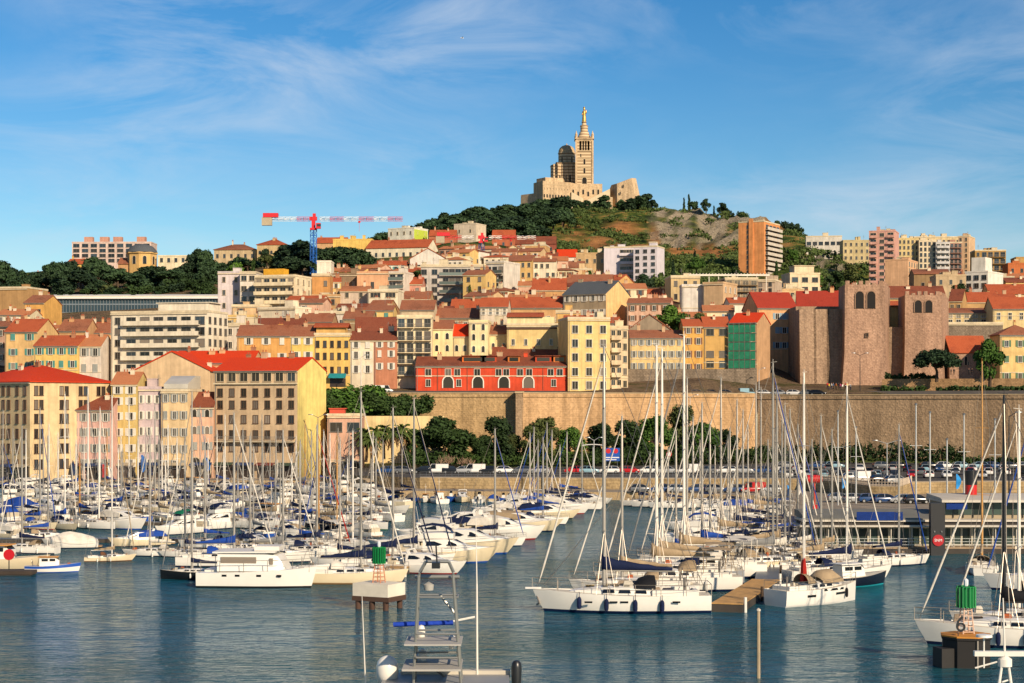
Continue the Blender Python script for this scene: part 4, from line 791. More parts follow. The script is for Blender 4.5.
house('orange house at the right edge of the skyline', 1008, 1045, 264, 290, 780, 'b5673c', 'flat', rows=2, cols=4, a=-4, D=12, clutter=3)
house('small ochre house at the edge of the skyline above the orange house', 1016, 1050, 258, 275, 830, 'b08a52', 'flat', rows=1, cols=3, a=-4, D=12, clutter=1)
house('white stepped modern house above the orange roofed halls', 965, 988, 273, 300, 640, 'd8d2c4', 'flat', rows=[278, 286], cols=3, xs=1003, D=16, ww=1.8, clutter=1)
b = BUILT[-1]; MB().box(b['L']*.2, b['L']*.8, 2, 9, b['H']+.1, b['H']+5.5).build('upper_floor', wall('d8d2c4'), b['rt'])
house('tan rubble house with sagging roof behind the smaller abbey tower', 914, 950, 274, 296, 640, '8f7452', 'gable', 'brown', 270, rows=1, cols=2, a=-4, D=12, chim=1)
house('dim house with flat roof below the long skyline housing', 936, 966, 276, 300, 620, 'b59e7c', 'flat', rows=2, cols=3, a=-3, D=12, clutter=3)
# --- left skyline
house('long pink apartment block with chimney blocks on the left skyline', 72, 151, 243, 268, 800, 'cab2a4', 'flat', rows=[245.5, 250.5, 255.5, 260.5], cols=9, xs=157, D=12, ww=3.2, wh=1.7, clutter=0, name='apartment_block', cat='apartments')
b = BUILT[-1]
for q in (.13, .33, .5, .8): MB().box(b['L']*q, b['L']*q+3.8, 3, 6, b['H']+.1, b['H']+3).build('chimney_block', wall('b88a76'), b['rt'])
dc = thing('domed_chapel', 'chapel with a slate grey dome and tan arched drum on the left ridge', 'chapel', P(142, 272, 760))
r_ = 6.6; z0 = ZP(254, 760)-ZP(272, 760)
MB().lathe([(r_*.93, -6), (r_*.93, z0), (r_*1.02, z0), (r_*1.02, z0+.5)], 8).build('drum', wall('c9a468'), dc)
MB().lathe([(r_, z0+.5), (r_*.92, z0+1.6), (r_*.7, z0+3.1), (r_*.35, z0+4), (0, z0+4.3)], 16).build('dome', TILE['grey'], dc)
for k in range(8):
    a_ = math.pi/8+k*math.pi/4+math.pi; wm_, pm_ = win_mesh(1.8, 3.6, 'stone', 'arch', True, GL)
    o = obj('window', wm_, dc, (r_*.93*.93*math.cos(a_), r_*.93*.93*math.sin(a_), z0-4.6), a_+math.pi/2); obj('pane', pm_, o)
house('tan roofed wing left of the domed chapel', 118, 141, 264, 276, 757, 'b98f64', 'gable', 'brown', 258.5, rows=1, cols=2, a=0, D=10)
house('white annex with a dark flat roof right of the domed chapel', 158, 194, 256.5, 276, 757, 'd6c8a6', 'flat', rows=[260], cols=5, a=-2, D=10, ww=1.2, clutter=0)
house('yellow walled cottage with red roof among the left ridge pines', 66, 85, 264, 276, 745, 'd3b060', 'gable', 'red', 259.5, rows=1, cols=2, a=-6)
house('small red roofed cottage at the far left among the pines', 28, 44, 278, 284, 745, 'b07858', 'gable', 'brown', 274, rows=0, cols=0, a=-6)
house('pale stone mansion with dark attic left of the crane on the ridge', 214, 256, 250, 268, 800, 'b8a27e', 'hip', 'brown', 244.5, rows=[256], cols=6, a=-4, D=14)
house('pale stone mansion with arched windows and red hipped roof near the crane', 257, 286, 245, 268, 795, 'bda478', 'hip', 'red', 239, rows=[252.5, 262], cols=5, xs=293, D=14, kind='arch')

# --- the crowd of smaller houses filling the slope
FILL = []
def fillers():
    g = random.Random(12); foot = [(b['rt'].location.x+math.cos(b['a'])*b['L']/2-math.sin(b['a'])*b['D']/2, b['rt'].location.y+math.sin(b['a'])*b['L']/2+math.cos(b['a'])*b['D']/2, max(b['L'], b['D'])*.5) for b in BUILT]
    zones = [(300, 620, 480, 900, 75), (140, 300, 480, 720, 22), (620, 790, 500, 740, 22), (780, 870, 530, 720, 8), (940, 1030, 560, 760, 14), (-10, 120, 480, 640, 12)]
    names = {'d8c8a4': 'cream', 'cdac80': 'tan', 'd8cebc': 'white', 'cda58a': 'pinkish', 'd2b070': 'ochre', 'dccdb0': 'pale'}
    LIM = [(-50, 300), (38, 300), (39, 322), (219, 322), (220, 282), (300, 276), (330, 264), (420, 252), (440, 241), (540, 247), (560, 252), (600, 264), (660, 284), (740, 287), (790, 277), (870, 282), (871, 272), (1030, 268)]
    for p0, p1, y0, y1, n in zones:
        k = 0
        for _ in range(n*14):
            if k >= n: break
            px = g.uniform(p0, p1); Y = g.uniform(y0, y1); wd = g.uniform(7, 13); D = g.uniform(8, 11)
            cx, cy = XP(px, Y), Y+D/2
            if any((cx-a)**2+(cy-b)**2 < (r*.95+wd*.42)**2 for a, b, r in foot): continue
            zg = zt(px, Y); h = g.choice([g.uniform(5.5, 9), g.uniform(7, 12.5)]); z1 = zg+h; hw = wd/2*F/Y; flat = g.random() < .28
            c = g.choice(list(names)); tile = g.choice(['red', 'red', 'brown', 'brown', 'maroon', 'pale', 'pale'])
            py = lambda z: HY-(z-CZ)*F/Y
            if py(z1+1.5) < max(np.interp(px+q, [a for a, _ in LIM], [b for _, b in LIM]) for q in (-hw, 0, hw)): continue
            b = house('x', px-hw, px+hw, py(z1), py(zg), Y, c, 'flat' if flat else g.choice(['gable', 'gable', 'gable', 'hip']), tile, rows=max(2, round(h/3)), cols=g.randint(2, 4), a=g.uniform(-28, 6), D=D, sh=g.choice([None, 'grey', 'white', 'teal', 'brown', 'blue']), ww=1.1, wh=1.5, side=(2, 2), chim=g.randint(1, 3), group='small houses crowded on the slope', clutter=g.randint(1, 3), gw=.15)
            FILL.append((px, b['rt'], names[c]+(' flat topped house' if flat else ' house with %s tiled roof' % {'red': 'red', 'brown': 'brown', 'maroon': 'maroon', 'pale': 'pale', 'bright': 'orange'}[tile])))
            foot.append((cx, cy, max(wd, D)*.5)); k += 1
    cnt = {}; tot = {}
    for _, _, d in FILL: tot[d] = tot.get(d, 0)+1
    for px, rt, d in sorted(FILL, key=lambda q: q[0]):
        cnt[d] = cnt.get(d, 0)+1; rt['label'] = 'small %s crowded on the slope' % d+('' if tot[d] == 1 else ', %s such from left' % ordn(cnt[d]))
fillers()
# ---------------------------------------------------------------- the basilica on the hilltop
BY = 1300
bz = ZP(206, BY)
bs = thing('basilica', 'hilltop basilica with striped bell tower, gilded statue and ramparts', 'basilica', (XP(580, BY), BY, bz-6))
def bx_(px, Y=BY): return (px-CX)/F*Y-XP(580, BY)
def bzz(py, Y=BY): return ZP(py, Y)-(bz-6)
YN = BY+28
def bn(py): return bzz(py, YN)
LS = stone('basilica limestone', ['bca280', 'cab08c', 'ac9474'], 1.6, .8, '907a5e', .1, .5)
def arch(par, x, y, p, w_, h, rz=0):
    wm_, pm_ = win_mesh(w_, h, 'stone', 'arch', True, plain('dark void', '15110e', .9)); o = obj('opening', wm_, par, (x, y, bzz(p)), rz); obj('void', pm_, o)
m, nt, b_, N, L = nodes('striped basilica stone')      # alternating pale and dark courses
tc = N('ShaderNodeTexCoord'); sp = N('ShaderNodeSeparateXYZ'); L(tc.outputs['Object'], sp.inputs[0])
mm = N('ShaderNodeMath'); mm.operation = 'PINGPONG'; mm.inputs[1].default_value = 1.1; L(sp.outputs[2], mm.inputs[0])
gt = N('ShaderNodeMath'); gt.operation = 'GREATER_THAN'; gt.inputs[1].default_value = .62; L(mm.outputs[0], gt.inputs[0])
mx = N('ShaderNodeMixRGB'); mx.inputs[1].default_value = (*lin('c8b08c'), 1); mx.inputs[2].default_value = (*lin('8e7456'), 1); L(gt.outputs[0], mx.inputs[0]); L(mx.outputs[0], b_.inputs['Base Color']); b_.inputs['Roughness'].default_value = .9
ST = m; VOID = plain('dark void', '15110e', .9); GOLD = plain('gilded copper', 'cfa65a', .4, .12, metal=.7); DOME = stone('dome stone', ['b49a76', 'c0a682', 'a48c6a'], 1.2, .7, '84704f')
def bbox(name, x0, x1, y0, y1, p0, p1, mt=LS, par=bs): return MB().box(bx_(x0), bx_(x1), y0, y1, bzz(p0), bzz(p1)).build(name, mt, par)
# lower fort: stepped walls, the corner turned to the sun
mb = MB()
def slab(poly, p0, p1, batter=0):
    n = len(poly); mb.add([(bx_(x), y-batter, bzz(p0)) for x, y in poly]+[(bx_(x), y, bzz(p1)) for x, y in poly], [(i, (i+1) % n, n+(i+1) % n, n+i) for i in range(n)]+[tuple(range(n, 2*n))])
slab([(521, 6), (541, -10), (541, 30), (521, 40)], 212, 194, 1)
slab([(533.5, -2), (542.5, -16), (570, -6), (585, 12), (560, 45), (540, 40)], 214, 183.5, 1.5)
slab([(536.5, 0), (545, -10), (563, -4), (566, 20), (545, 30)], 186, 179, .3)
mb.build('rampart', LS, bs)
for i in range(9):
    x = 543.8+i*2.9; y = -16+10*(x-542.5)/27.5-.9; arch(bs, bx_(x), y, 200, 1.3, 2.6, R(12)); arch(bs, bx_(x), y+.6, 192.5, 1.0, 1.8, R(12))
for i in range(6): arch(bs, bx_(573+i*5), -4.3, 197 if i in (1, 3) else 195, 1.5, 3.6)
for x, p in ((619, 197), (627, 197), (622, 190)): arch(bs, bx_(x), -14.6, p, 1.0, 2.2)
MB().add([(bx_(x), y, bzz(p)) for x, y, p in ((542.3, -16.3, 187), (570.2, -6.3, 187), (570.2, -6.3, 186.2), (542.3, -16.3, 186.2), (542.3, -15.8, 186.2), (570.2, -5.8, 186.2))], [(0, 1, 2, 3), (3, 2, 5, 4)]).build('string_course', plain('coping stone', 'b09a78', .9, .2), bs)
mb = MB(); slab([(570, -4), (602, -4), (604, 30), (568, 30)], 214, 184.5, .5); mb.build('terrace', LS, bs)
mb = MB()
def ramp(x0, x1, pa, pb, y0, y1):
    mb.add([(bx_(x0), y0, bzz(pa)), (bx_(x1), y0, bzz(pb)), (bx_(x1), y0, bzz(214)), (bx_(x0), y0, bzz(214)), (bx_(x0), y1, bzz(pa)), (bx_(x1), y1, bzz(pb))], [(0, 1, 2, 3), (0, 4, 5, 1)])
ramp(583, 609, 204, 191, -14, -4); ramp(571, 583, 193, 200, -8, -4.2)
mb.build('stairway', plain('pale stair stone', 'c9b796', .9, .15), bs)
mb = MB(); n = 16
mb.loft([[(bx_(x)+e*(1 if x > 620 else 0), y-e*.6, bzz(p)+(bzz(pt)-bzz(p))*t) for x, y, pt in ((611, -6, 186), (616, -12, 185.5), (624, -14, 183), (630, -14, 180.5), (635, -10, 180), (637, 4, 180), (634, 22, 181), (611, 22, 186))] for p, t, e in ((208, 0, 4.5), (208, .5, 2), (208, 1, 0))])
mb.build('bastion', LS, bs)
MB().box(bx_(601), bx_(611.5), -15, -4, bzz(212), bzz(199.5)).build('gatehouse', LS, bs)
# nave and dome
mb = MB(); ny = 14
mb.box(bx_(556.5, BY+30), bx_(579), ny, ny+34, bzz(188), bn(165)); mb.build('nave', ST, bs)
MB().ext([(ny-.4, bn(165)), (ny+17, bn(161.5)), (ny+34.4, bn(165))], 'x', bx_(556.5, BY+30)-.5, bx_(579)).build('nave_roof', plain('nave roof lead', '8a7458', .8, .2), bs)
MB().lathe([(6.3, bzz(186)), (6.3, bn(167)), (6.7, bn(166.8)), (6.2, bn(165)), (3.5, bn(163.5)), (0, bn(162.8))], 14, (bx_(559, BY+32), ny+16, 0)).build('apse', ST, bs)
nv = bx_(560)
for i in range(5):
    wm_, pm_ = win_mesh(1.8, 6, 'stone', 'arch', True, VOID); o = obj('window', wm_, bs, (bx_(556.5+i*3.6), ny-.05, bzz(180.5))); obj('void', pm_, o)
for i in range(6): MB().box(bx_(554.6+i*4.4)-.5, bx_(554.6+i*4.4)+.5, ny-1, ny-.004, bzz(186), bn(166.5)).build('buttress', ST, bs)
dx, dy = bx_(566.7, BY+30), ny+15; R_ = 6.2
dm = MB().lathe([(R_, bn(167)), (R_, bn(154)), (R_*1.06, bn(153.8)), (R_*1.06, bn(153))], 16, (dx, dy, 0)).build('dome_drum', ST, bs)
MB().lathe([(R_*1.0, bn(153)), (R_*.97, bn(150.5)), (R_*.84, bn(148)), (R_*.6, bn(146.2)), (R_*.3, bn(145.2)), (.5, bn(144.8)), (.35, bn(143.6)), (0, bn(143))], 18, (dx, dy, 0)).build('dome', DOME, bs, smooth=True)
for k in range(10):
    a_ = 2*math.pi*(k+.5)/10
    if math.sin(a_) > .3: continue
    wm_, pm_ = win_mesh(1.2, 4.2, 'stone', 'arch', True, VOID); o = obj('window', wm_, dm, (dx+R_*.985*math.cos(a_), dy+R_*.985*math.sin(a_), bn(163)), a_+math.pi/2); obj('void', pm_, o)
# bell tower
tx0, tx1 = bx_(576.3), bx_(592.6); W_ = tx1-tx0; tcx = (tx0+tx1)/2; ty = 0
tw = MB().box(tx0, tx1, ty, ty+W_, bzz(190), bzz(150.5)).build('bell_tower', ST, bs)
for k, p in enumerate((177.5, 168, 159, 151.4)): MB().box(tx0-.35, tx1+.35, ty-.35, ty+W_+.35, bzz(p), bzz(p)+.8).build('string_course', plain('coping stone', 'b09a78', .9, .2), tw)
for sx in (tx0, tx1): MB().box(sx-.7, sx+.7, ty-.6, ty-.356, bzz(190), bzz(140.5)).build('pilaster', LS, tw)
def arch(par, x, y, p, w_, h, rz=0):
    wm_, pm_ = win_mesh(w_, h, 'stone', 'arch', True, VOID); o = obj('opening', wm_, par, (x, y, bzz(p)), rz); obj('void', pm_, o)
arch(tw, tcx, ty-.02, 184.5, 4, 5.5)
for p in (173.5, 164.5): arch(tw, tcx, ty-.02, p, 1.6, 4)
for k in range(3):
    arch(tw, tcx-2.6, ty-.02, 157+k*0.001, .001+.9, 2.4) if k == 0 else None
for p in (173.5, 164.5): arch(tw, tx1+.02, ty+W_/2, p, 1.4, 4, R(90))
# belfry: corner piers, columns, dark inside
bf = MB()
for sx in (0, 1):
    for sy in (0, 1): bf.box(tx0+sx*(W_-2.2), tx0+sx*(W_-2.2)+2.2, ty+sy*(W_-2.2), ty+sy*(W_-2.2)+2.2, bzz(150.5)+.005, bzz(141))
for k in range(1, 4):
    for q in range(2):
        x = tx0+2.2+(W_-4.4)*k/4; bf.tube((x, ty+.6+q*(W_-1.2), bzz(150.4)), (x, ty+.6+q*(W_-1.2), bzz(141)), .42, n=8); bf.tube((tx0+.6+q*(W_-1.2), ty+2.2+(W_-4.4)*k/4, bzz(150.4)), (tx0+.6+q*(W_-1.2), ty+2.2+(W_-4.4)*k/4, bzz(141)), .42, n=8)
bf.build('belfry', ST, bs); MB().box(tx0+2.5, tx1-2.5, ty+2.5, ty+W_-2.5, bzz(150), bzz(141.2)).build('bell_chamber', VOID, bs)
cap = MB().box(tx0-.3, tx1+.3, ty-.3, ty+W_+.3, bzz(141)+.004, bzz(139)).box(tx0-1, tx1+1, ty-1, ty+W_+1, bzz(139)+.003, bzz(137.8)).build('tower_cornice', LS, bs)
for sx in (0, 1):
    for sy in (0, 1): MB().lathe([(.9, 0), (.9, 2), (1.1, 2.2), (.6, 3.2), (.15, 5), (0, 5.3)], 8, (tx0+sx*W_, ty+sy*W_, bzz(137.8))).build('pinnacle', LS, cap)
cc = (tcx, ty+W_/2, 0)
MB().lathe([(5.2, bzz(137.8)), (4.6, bzz(135.5)), (3.6, bzz(133)), (3.3, bzz(131)), (2.7, bzz(130.5)), (2.7, bzz(125.5)), (3.1, bzz(125.2)), (2.9, bzz(124.4)), (1.7, bzz(123.8)), (1.5, bzz(121.5)), (1.9, bzz(121.2)), (1.9, bzz(120.6)), (0, bzz(120.6))], 12, cc).build('statue_pedestal', ST, bs)
sg = MB().lathe([(1.5, bzz(120.6)), (1.55, bzz(119)), (1.35, bzz(116)), (1.2, bzz(113.5)), (1.45, bzz(111.5)), (1.3, bzz(110)), (.55, bzz(109.4)), (.5, bzz(109)), (.75, bzz(108.3)), (.75, bzz(107.2)), (.5, bzz(106.5)), (.8, bzz(106.2)), (.8, bzz(105.7)), (0, bzz(105.5))], 12, cc)
sg.lathe([(0, 0), (.6, .3), (.62, 1.4), (.35, 1.9), (.45, 2.3), (.3, 2.8), (0, 2.9)], 8, (tcx+1.3, ty+W_/2-.8, bzz(112.5)))
sg.tube((tcx-1.1, ty+W_/2-.3, bzz(111.5)), (tcx-1.6, ty+W_/2-1.4, bzz(114)), .4, .3, 6)
sg.build('gilded_statue', GOLD, bs, smooth=True)
# ---------------------------------------------------------------- tower cranes
def lattice(mb, a, b, wd, n, m=0, r=.07):
    a, b = Vector(a), Vector(b); d = (b-a)/n; ax = d.normalized(); u = ax.orthogonal().normalized(); v = ax.cross(u)
    cs = [(u+v)*wd, (u-v)*wd, (-u-v)*wd, (-u+v)*wd]
    for i in range(n):
        p, q = a+d*i, a+d*(i+1)
        for k in range(4):
            c0, c1 = cs[k], cs[(k+1) % 4]
            mb.tube(p+c0, q+c0, r*1.5, n=4, m=m); mb.tube(p+c0, q+c1, r, n=4, m=m); mb.tube(p+c0, p+c1, r, n=4, m=m)
CR = paint('c41a24', .5); CW = paint('d8d4cc', .5); CBl = paint('1f5fb0', .5)
def crane(label, Y, pxm, pyb, pyt, pj0, pj1, pyj, bands, wm, k=1.0):
    A = P(pxm, pyb, Y); t = thing('tower_crane', label, 'crane', A); sc = Y/F
    def rx(px): return (px-pxm)*sc
    def rz(py): return (pyb-py)*sc
    mb = MB(); lattice(mb, (0, 0, 0), (0, 0, rz(pyt)), .9*k, int(rz(pyt)/2), r=.11); mb.build('mast', wm, t)
    top = rz(pyt)
    MB().box(-1.3*k, 1.3*k, -1.3*k, 1.3*k, top, top+.8*k).box(-.7*k, .7*k, -.7*k, .7*k, top+.8*k, rz(pyj)+.8*k).box(-1.6*k, 1.4*k, -.6*k, .6*k, rz(pyj)-.6*k, rz(pyj)+.9*k).box(-.3*k, .9*k, -.5*k, .5*k, rz(pyj)+.9*k, rz(pyj)+2.2*k).build('slewing_unit', CR, t)
    cbn = MB().box(1.2*k, 3.0*k, -2.2*k, -.5*k, top+.4, top+2.6*k).build('cab', CR, t); MB().box(1.6*k, 3.03*k, -2.23*k, -.8*k, top+1.2*k, top+2.2*k).build('windscreen', GL, cbn)
    zj = rz(pyj)
    for (q0, q1, c) in bands:
        mb = MB(); s_ = 1 if q1 > pxm else -1
        n = max(2, int(abs(rx(q1)-rx(q0))/2.4))
        lattice(mb, (rx(q0), 0, zj), (rx(q1), 0, zj+(.0)), .6*k, n, r=.06); mb.build('jib_section' if s_ > 0 else 'counter_jib', CR if c == 'r' else CW, t)
    mb = MB(); mb.box(rx(pj0), rx(pj0)+4*k, -1, 1, zj-2.6*k, zj+.6*k); mb.build('counterweight', plain('crane concrete', 'a89a80', .9), t)
    mb = MB(); mb.box(rx(pj0)+.5*k, rx(pj0)+6.5*k, -1.2, 1.2, zj+.62*k, zj+2.3*k); mb.build('winch_house', CR, t)
    hook = MB().tube((rx(pj1)*.5, 0, zj-.9), (rx(pj1)*.5, 0, zj-1.5), .5).tube((rx(pj1)*.5, 0, zj-1.4), (rx(pj1)*.5, 0, zj-5), .05).build('trolley', CR, t)
    return t
crane('tall crane with blue mast, red cab and red and white jib above the ridge pines', 720, 313.5, 274, 230, 262, 405, 219, [(297, 310, 'r'), (266, 297, 'w'), (320, 330, 'w'), (330, 344, 'r'), (344, 359, 'w'), (359, 374, 'r'), (374, 388, 'w'), (388, 403, 'r')], CBl)
crane('second crane with short dark blue mast and low jib before the forest', 760, 481.5, 262, 243, 436, 540, 237.5, [(440, 462, 'r'), (462, 474, 'w'), (489, 502, 'w'), (502, 517, 'r'), (517, 536, 'w')], paint('28407c', .5), .9)
# ---------------------------------------------------------------- trees
def np_mesh(name, quads, mats, mi=None):
    """quads: (n,4,3) array"""
    n = len(quads); me = bpy.data.meshes.new(name); me.vertices.add(n*4); me.vertices.foreach_set('co', quads.reshape(-1).astype('f'))
    me.loops.add(n*4); me.loops.foreach_set('vertex_index', np.arange(n*4, dtype='i')); me.polygons.add(n); me.polygons.foreach_set('loop_start', np.arange(0, n*4, 4, dtype='i')); me.polygons.foreach_set('loop_total', np.full(n, 4, 'i'))
    for mt in mats: me.materials.append(mt)
    if mi is not None: me.polygons.foreach_set('material_index', mi)
    me.update(); me.validate(); return me
def leaves(lobes, n, size, seed, flat=0.0, shell=.45):
    g = np.random.default_rng(seed); L_ = np.array(lobes, float); vol = L_[:, 3]*L_[:, 4]*L_[:, 5]; pk = g.choice(len(L_), n, p=vol**.75/np.sum(vol**.75))
    d = g.normal(size=(n, 3)); d /= np.linalg.norm(d, axis=1)[:, None]; r = g.random(n)**shell
    r *= 1+.12*g.normal(size=n)
    c = L_[pk, :3]+d*r[:, None]*L_[pk, 3:6]
    nrm = d*.8+g.normal(size=(n, 3))*.55; nrm[:, 2] += flat; nrm /= np.linalg.norm(nrm, axis=1)[:, None]
    t = np.cross(nrm, g.normal(size=(n, 3))); t /= np.linalg.norm(t, axis=1)[:, None]; b = np.cross(nrm, t)
    s = size*(.6+.8*g.random(n))[:, None]
    return np.stack([c-t*s-b*s*.7, c+t*s-b*s*.5, c+t*s*.8+b*s*.8, c-t*s*.9+b*s*.6], 1)
def lobes_for(kind, seed):
    g = random.Random(seed); out = []
    if kind == 'pine':          # broad irregular mediterranean pine, 10 m
        for i in range(13):
            a = g.random()*6.28; r = g.uniform(.4, 3.4); z = 8.2-.22*r*r+g.uniform(-1.6, .7); q = g.uniform(1.1, 1.9); out.append((r*math.cos(a), r*math.sin(a), z, q*1.15, q*1.15, q*.72))
    elif kind == 'umbrella':
        for i in range(30):
            a = i*2.4; r = 4.3*math.sqrt((i+.5)/30); out.append((r*math.cos(a), r*math.sin(a), 6.3-.1*r*r+g.uniform(-.7, .7), g.uniform(1.2, 1.7), g.uniform(1.2, 1.7), g.uniform(1.2, 1.7)))
    elif kind == 'broad':
        for i in range(16):
            a = g.random()*6.28; z = g.uniform(2.2, 9); k = math.sin(min(1, max(0.12, (z-.8)/8.4))*3.0)
            r = g.uniform(0, 3.3)*max(.25, k); q = g.uniform(1.0, 1.9); out.append((r*math.cos(a), r*math.sin(a), z, q, q, q*.9))
    elif kind == 'bush':
        for i in range(9):
            a = g.random()*6.28; r = g.uniform(0, 3.2); out.append((r*math.cos(a), r*math.sin(a), g.uniform(1, 4.2), g.uniform(1, 2), g.uniform(1, 2), g.uniform(1, 2)))
    elif kind == 'cypress':
        for i in range(9): out.append((g.uniform(-.2, .2), g.uniform(-.2, .2), .8+i*1.05, .95-.07*i, .95-.07*i, 1.1))
    return out
PINE = leafmat('pine needles', '16261a', '3a5030'); OAK = leafmat('dark evergreen leaves', '142210', '3a5024'); GRN = leafmat('fresh green leaves', '24401a', '5a7a2c'); OLV = leafmat('olive green leaves', '2a3418', '5c6434'); BARK = plain('bark', '4a3a2c', .95, .3, 3, bump=.5)
def tree_meshes(kind, seed, leafm, n, size):
    def mk():
        lb = lobes_for(kind, seed); cr = np_mesh('crown', leaves(lb, n, size, seed, flat=.5 if kind in ('pine', 'umbrella') else .15), [leafm])
        g = random.Random(seed+99); mb = MB()
        if kind != 'bush':
            base = 3.2 if kind in ('broad', 'umbrella') else (5.4 if kind in ('pine', 'umbrella') else 1)
            bend = [(0, 0, -1.5), (g.uniform(-.2, .2), g.uniform(-.2, .2), base*.5), (g.uniform(-.4, .4), g.uniform(-.3, .3), base)]
            for k, (p, q) in enumerate(zip(bend, bend[1:])): mb.tube(p, q, .42-.1*k, .32-.1*k, 7)
            for l in lb[:9]: mb.tube(bend[-1], (l[0]*.8, l[1]*.8, l[2]-.2), .17, .05, 5)
        else:
            for l in lb[:5]: mb.tube((0, 0, -.4), (l[0]*.7, l[1]*.7, l[2]), .14, .04, 5)
        return cr, mb.mesh('trunk', BARK)
    return cached(('tree', kind, seed, leafm.name, n), mk)
TREES = {}
def tree(kind, loc, h, leafm, label=None, group=None, w_=1.0, seed=None, n=2600, size=.3, name='tree', cat='tree'):
    cr, tr = tree_meshes(kind, seed if seed is not None else rnd.randint(1, 4), leafm, n, size)
    s = h/(10.6 if kind == 'broad' else 9.6 if kind not in ('bush', 'umbrella') else (5.4 if kind == 'bush' else 8.4))
    t = thing(name, label, cat, loc, rnd.uniform(0, 6.28), group); t.scale = (s*w_, s*w_, s)
    obj('crown', cr, t); obj('trunk', tr, t)
    TREES.setdefault(group, []).append((t, loc)) if group else None
    return t
def ground(px, Y): return zt(px, Y)
# ridge pines on the left
g = random.Random(3)
for px, top, Y in [(2, 264, 700), (10, 268, 715), (20, 271, 720), (30, 275, 725), (38, 274, 730), (46, 272, 715), (53, 264, 720), (59, 262, 705), (66, 266, 700), (72, 262, 712), (80, 270, 690), (88, 262, 715), (95, 259, 722), (102, 264, 705), (110, 266, 715), (118, 271, 695), (127, 273, 700), (136, 274, 690), (146, 267, 712), (153, 265, 705), (160, 268, 700), (168, 272, 692), (176, 270, 705), (185, 266, 715), (194, 256, 720), (201, 246, 724), (206, 250, 716), (212, 261, 700), (222, 266, 735), (231, 262, 745), (240, 258, 752), (248, 262, 745), (0, 280, 680), (16, 282, 685), (62, 280, 682), (100, 279, 682), (205, 266, 690)]:
    zb = ground(px, Y); z1 = ZP(top, Y); h = max(6, z1-zb+1)
    tree(g.choice(['pine', 'broad', 'broad']), (XP(px, Y), Y, zb-1), h+1, PINE, group='pines along the left ridge', w_=min(1.5, max(.8, 11/h))*g.uniform(.85, 1.2), size=.34, n=3400)
for px, top, Y in [(284, 246, 745), (292, 241, 750), (300, 240, 742), (309, 246, 735), (318, 248, 730), (327, 247, 735), (336, 246, 738), (345, 247, 735), (353, 248, 728), (361, 250, 722), (289, 256, 720), (303, 258, 715), (325, 259, 712), (342, 258, 715), (357, 262, 705)]:
    zb = ground(px, Y); h = max(6, ZP(top, Y)-zb)
    tree(g.choice(['pine', 'broad']), (XP(px, Y), Y, zb-2), h+2, PINE, group='pines around the blue crane mast', w_=1.35, size=.34, n=3400)
for i in range(26):
    px = 58+i*6.2+g.uniform(-2, 2); Y = g.uniform(655, 690); tree(g.choice(['bush', 'broad', 'bush']), (XP(px, Y), Y, ground(px, Y)-.8), g.uniform(3.5, 6.5), g.choice([PINE, OAK, OLV]), group='shrubs on the bank above the glass building', w_=1.3, size=.34, n=1600)
# the forest under the basilica
for i in range(64):
    px = 372+i*3.05+g.uniform(-2, 2); row = i % 4
    Y = [1225, 1170, 1120, 1075][row]+g.uniform(-20, 20)
    if px < 410: Y = 1010+row*35
    if px > 520: Y = [1262, 1235, 1205, 1180][row]
    zb = ground(px, Y)
    tree('pine' if g.random() < .7 else 'broad', (XP(px, Y), Y, zb-1.5), g.uniform(10, 15.5), PINE, group='forest trees below the basilica', w_=1.35, size=.5, n=2000)
for i in range(30):
    px = g.uniform(470, 566); Y = g.uniform(1010, 1175); tree('pine' if g.random() < .5 else 'broad', (XP(px, Y), Y, ground(px, Y)-1.5), g.uniform(9, 14), PINE, group='forest trees below the basilica', w_=1.35, size=.5, n=1800)
for px, dY, h in [(528, 0, 10), (538, 4, 9), (549, -6, 11), (558, 2, 11), (567, 0, 10), (577, 3, 9), (587, -4, 9), (596, 0, 8), (604, -6, 12), (622, 0, 9), (630, -4, 10), (640, 6, 12), (646, 10, 13), (652, 4, 9)]:
    Y = 1272+dY; tree('broad', (XP(px, Y), Y, ground(px, Y)-1), h, PINE, group='trees at the foot of the basilica walls', w_=1.3, size=.45, n=1800)
for px, Y, h, k in [(684, 1275, 8, 'cypress'), (689, 1275, 10, 'cypress'), (695, 1275, 6, 'bush'), (706, 1270, 11, 'broad'), (714, 1268, 7, 'cypress'), (722, 1262, 13, 'broad'), (727, 1262, 10, 'broad'), (733, 1255, 8, 'broad'), (740, 1245, 8, 'bush'), (788, 1120, 6, 'bush'), (797, 1105, 6, 'bush'), (778, 1150, 5, 'bush')]:
    tree(k, (XP(px, Y), Y, ground(px, Y)+.5), h, PINE, group='lone trees on the bare hill crest', size=.4, n=1300)
# scrub on the slope: one mass nobody could count
def scrub():
    gg = np.random.default_rng(5); qs = []
    for i in range(3300):
        px = gg.uniform(560, 872); Y = gg.uniform(660, 1275)
        z = ground(px, Y); py = HY-(z-CZ)*F/Y
        if Y < 900 and px < 655: continue
        rk = rockf(px, py); rk = rk[0]+rk[1] if rk else 0
        if gg.random() < rk*.75: continue
        if mnoise.noise(Vector((px*.045, Y*.02, 7))) < -.12: continue
        s = gg.uniform(.7, 2.9); X = XP(px, Y)
        qs.append(leaves([(X, Y, z+s*.5, s*1.6, s*1.6, s*.7)], 60, s*.22, int(i)))
    return tag(obj('scrub', np_mesh('scrub', np.concatenate(qs), [leafmat('hill scrub', '1e2c14', '566632')])), kind='stuff')
scrub()
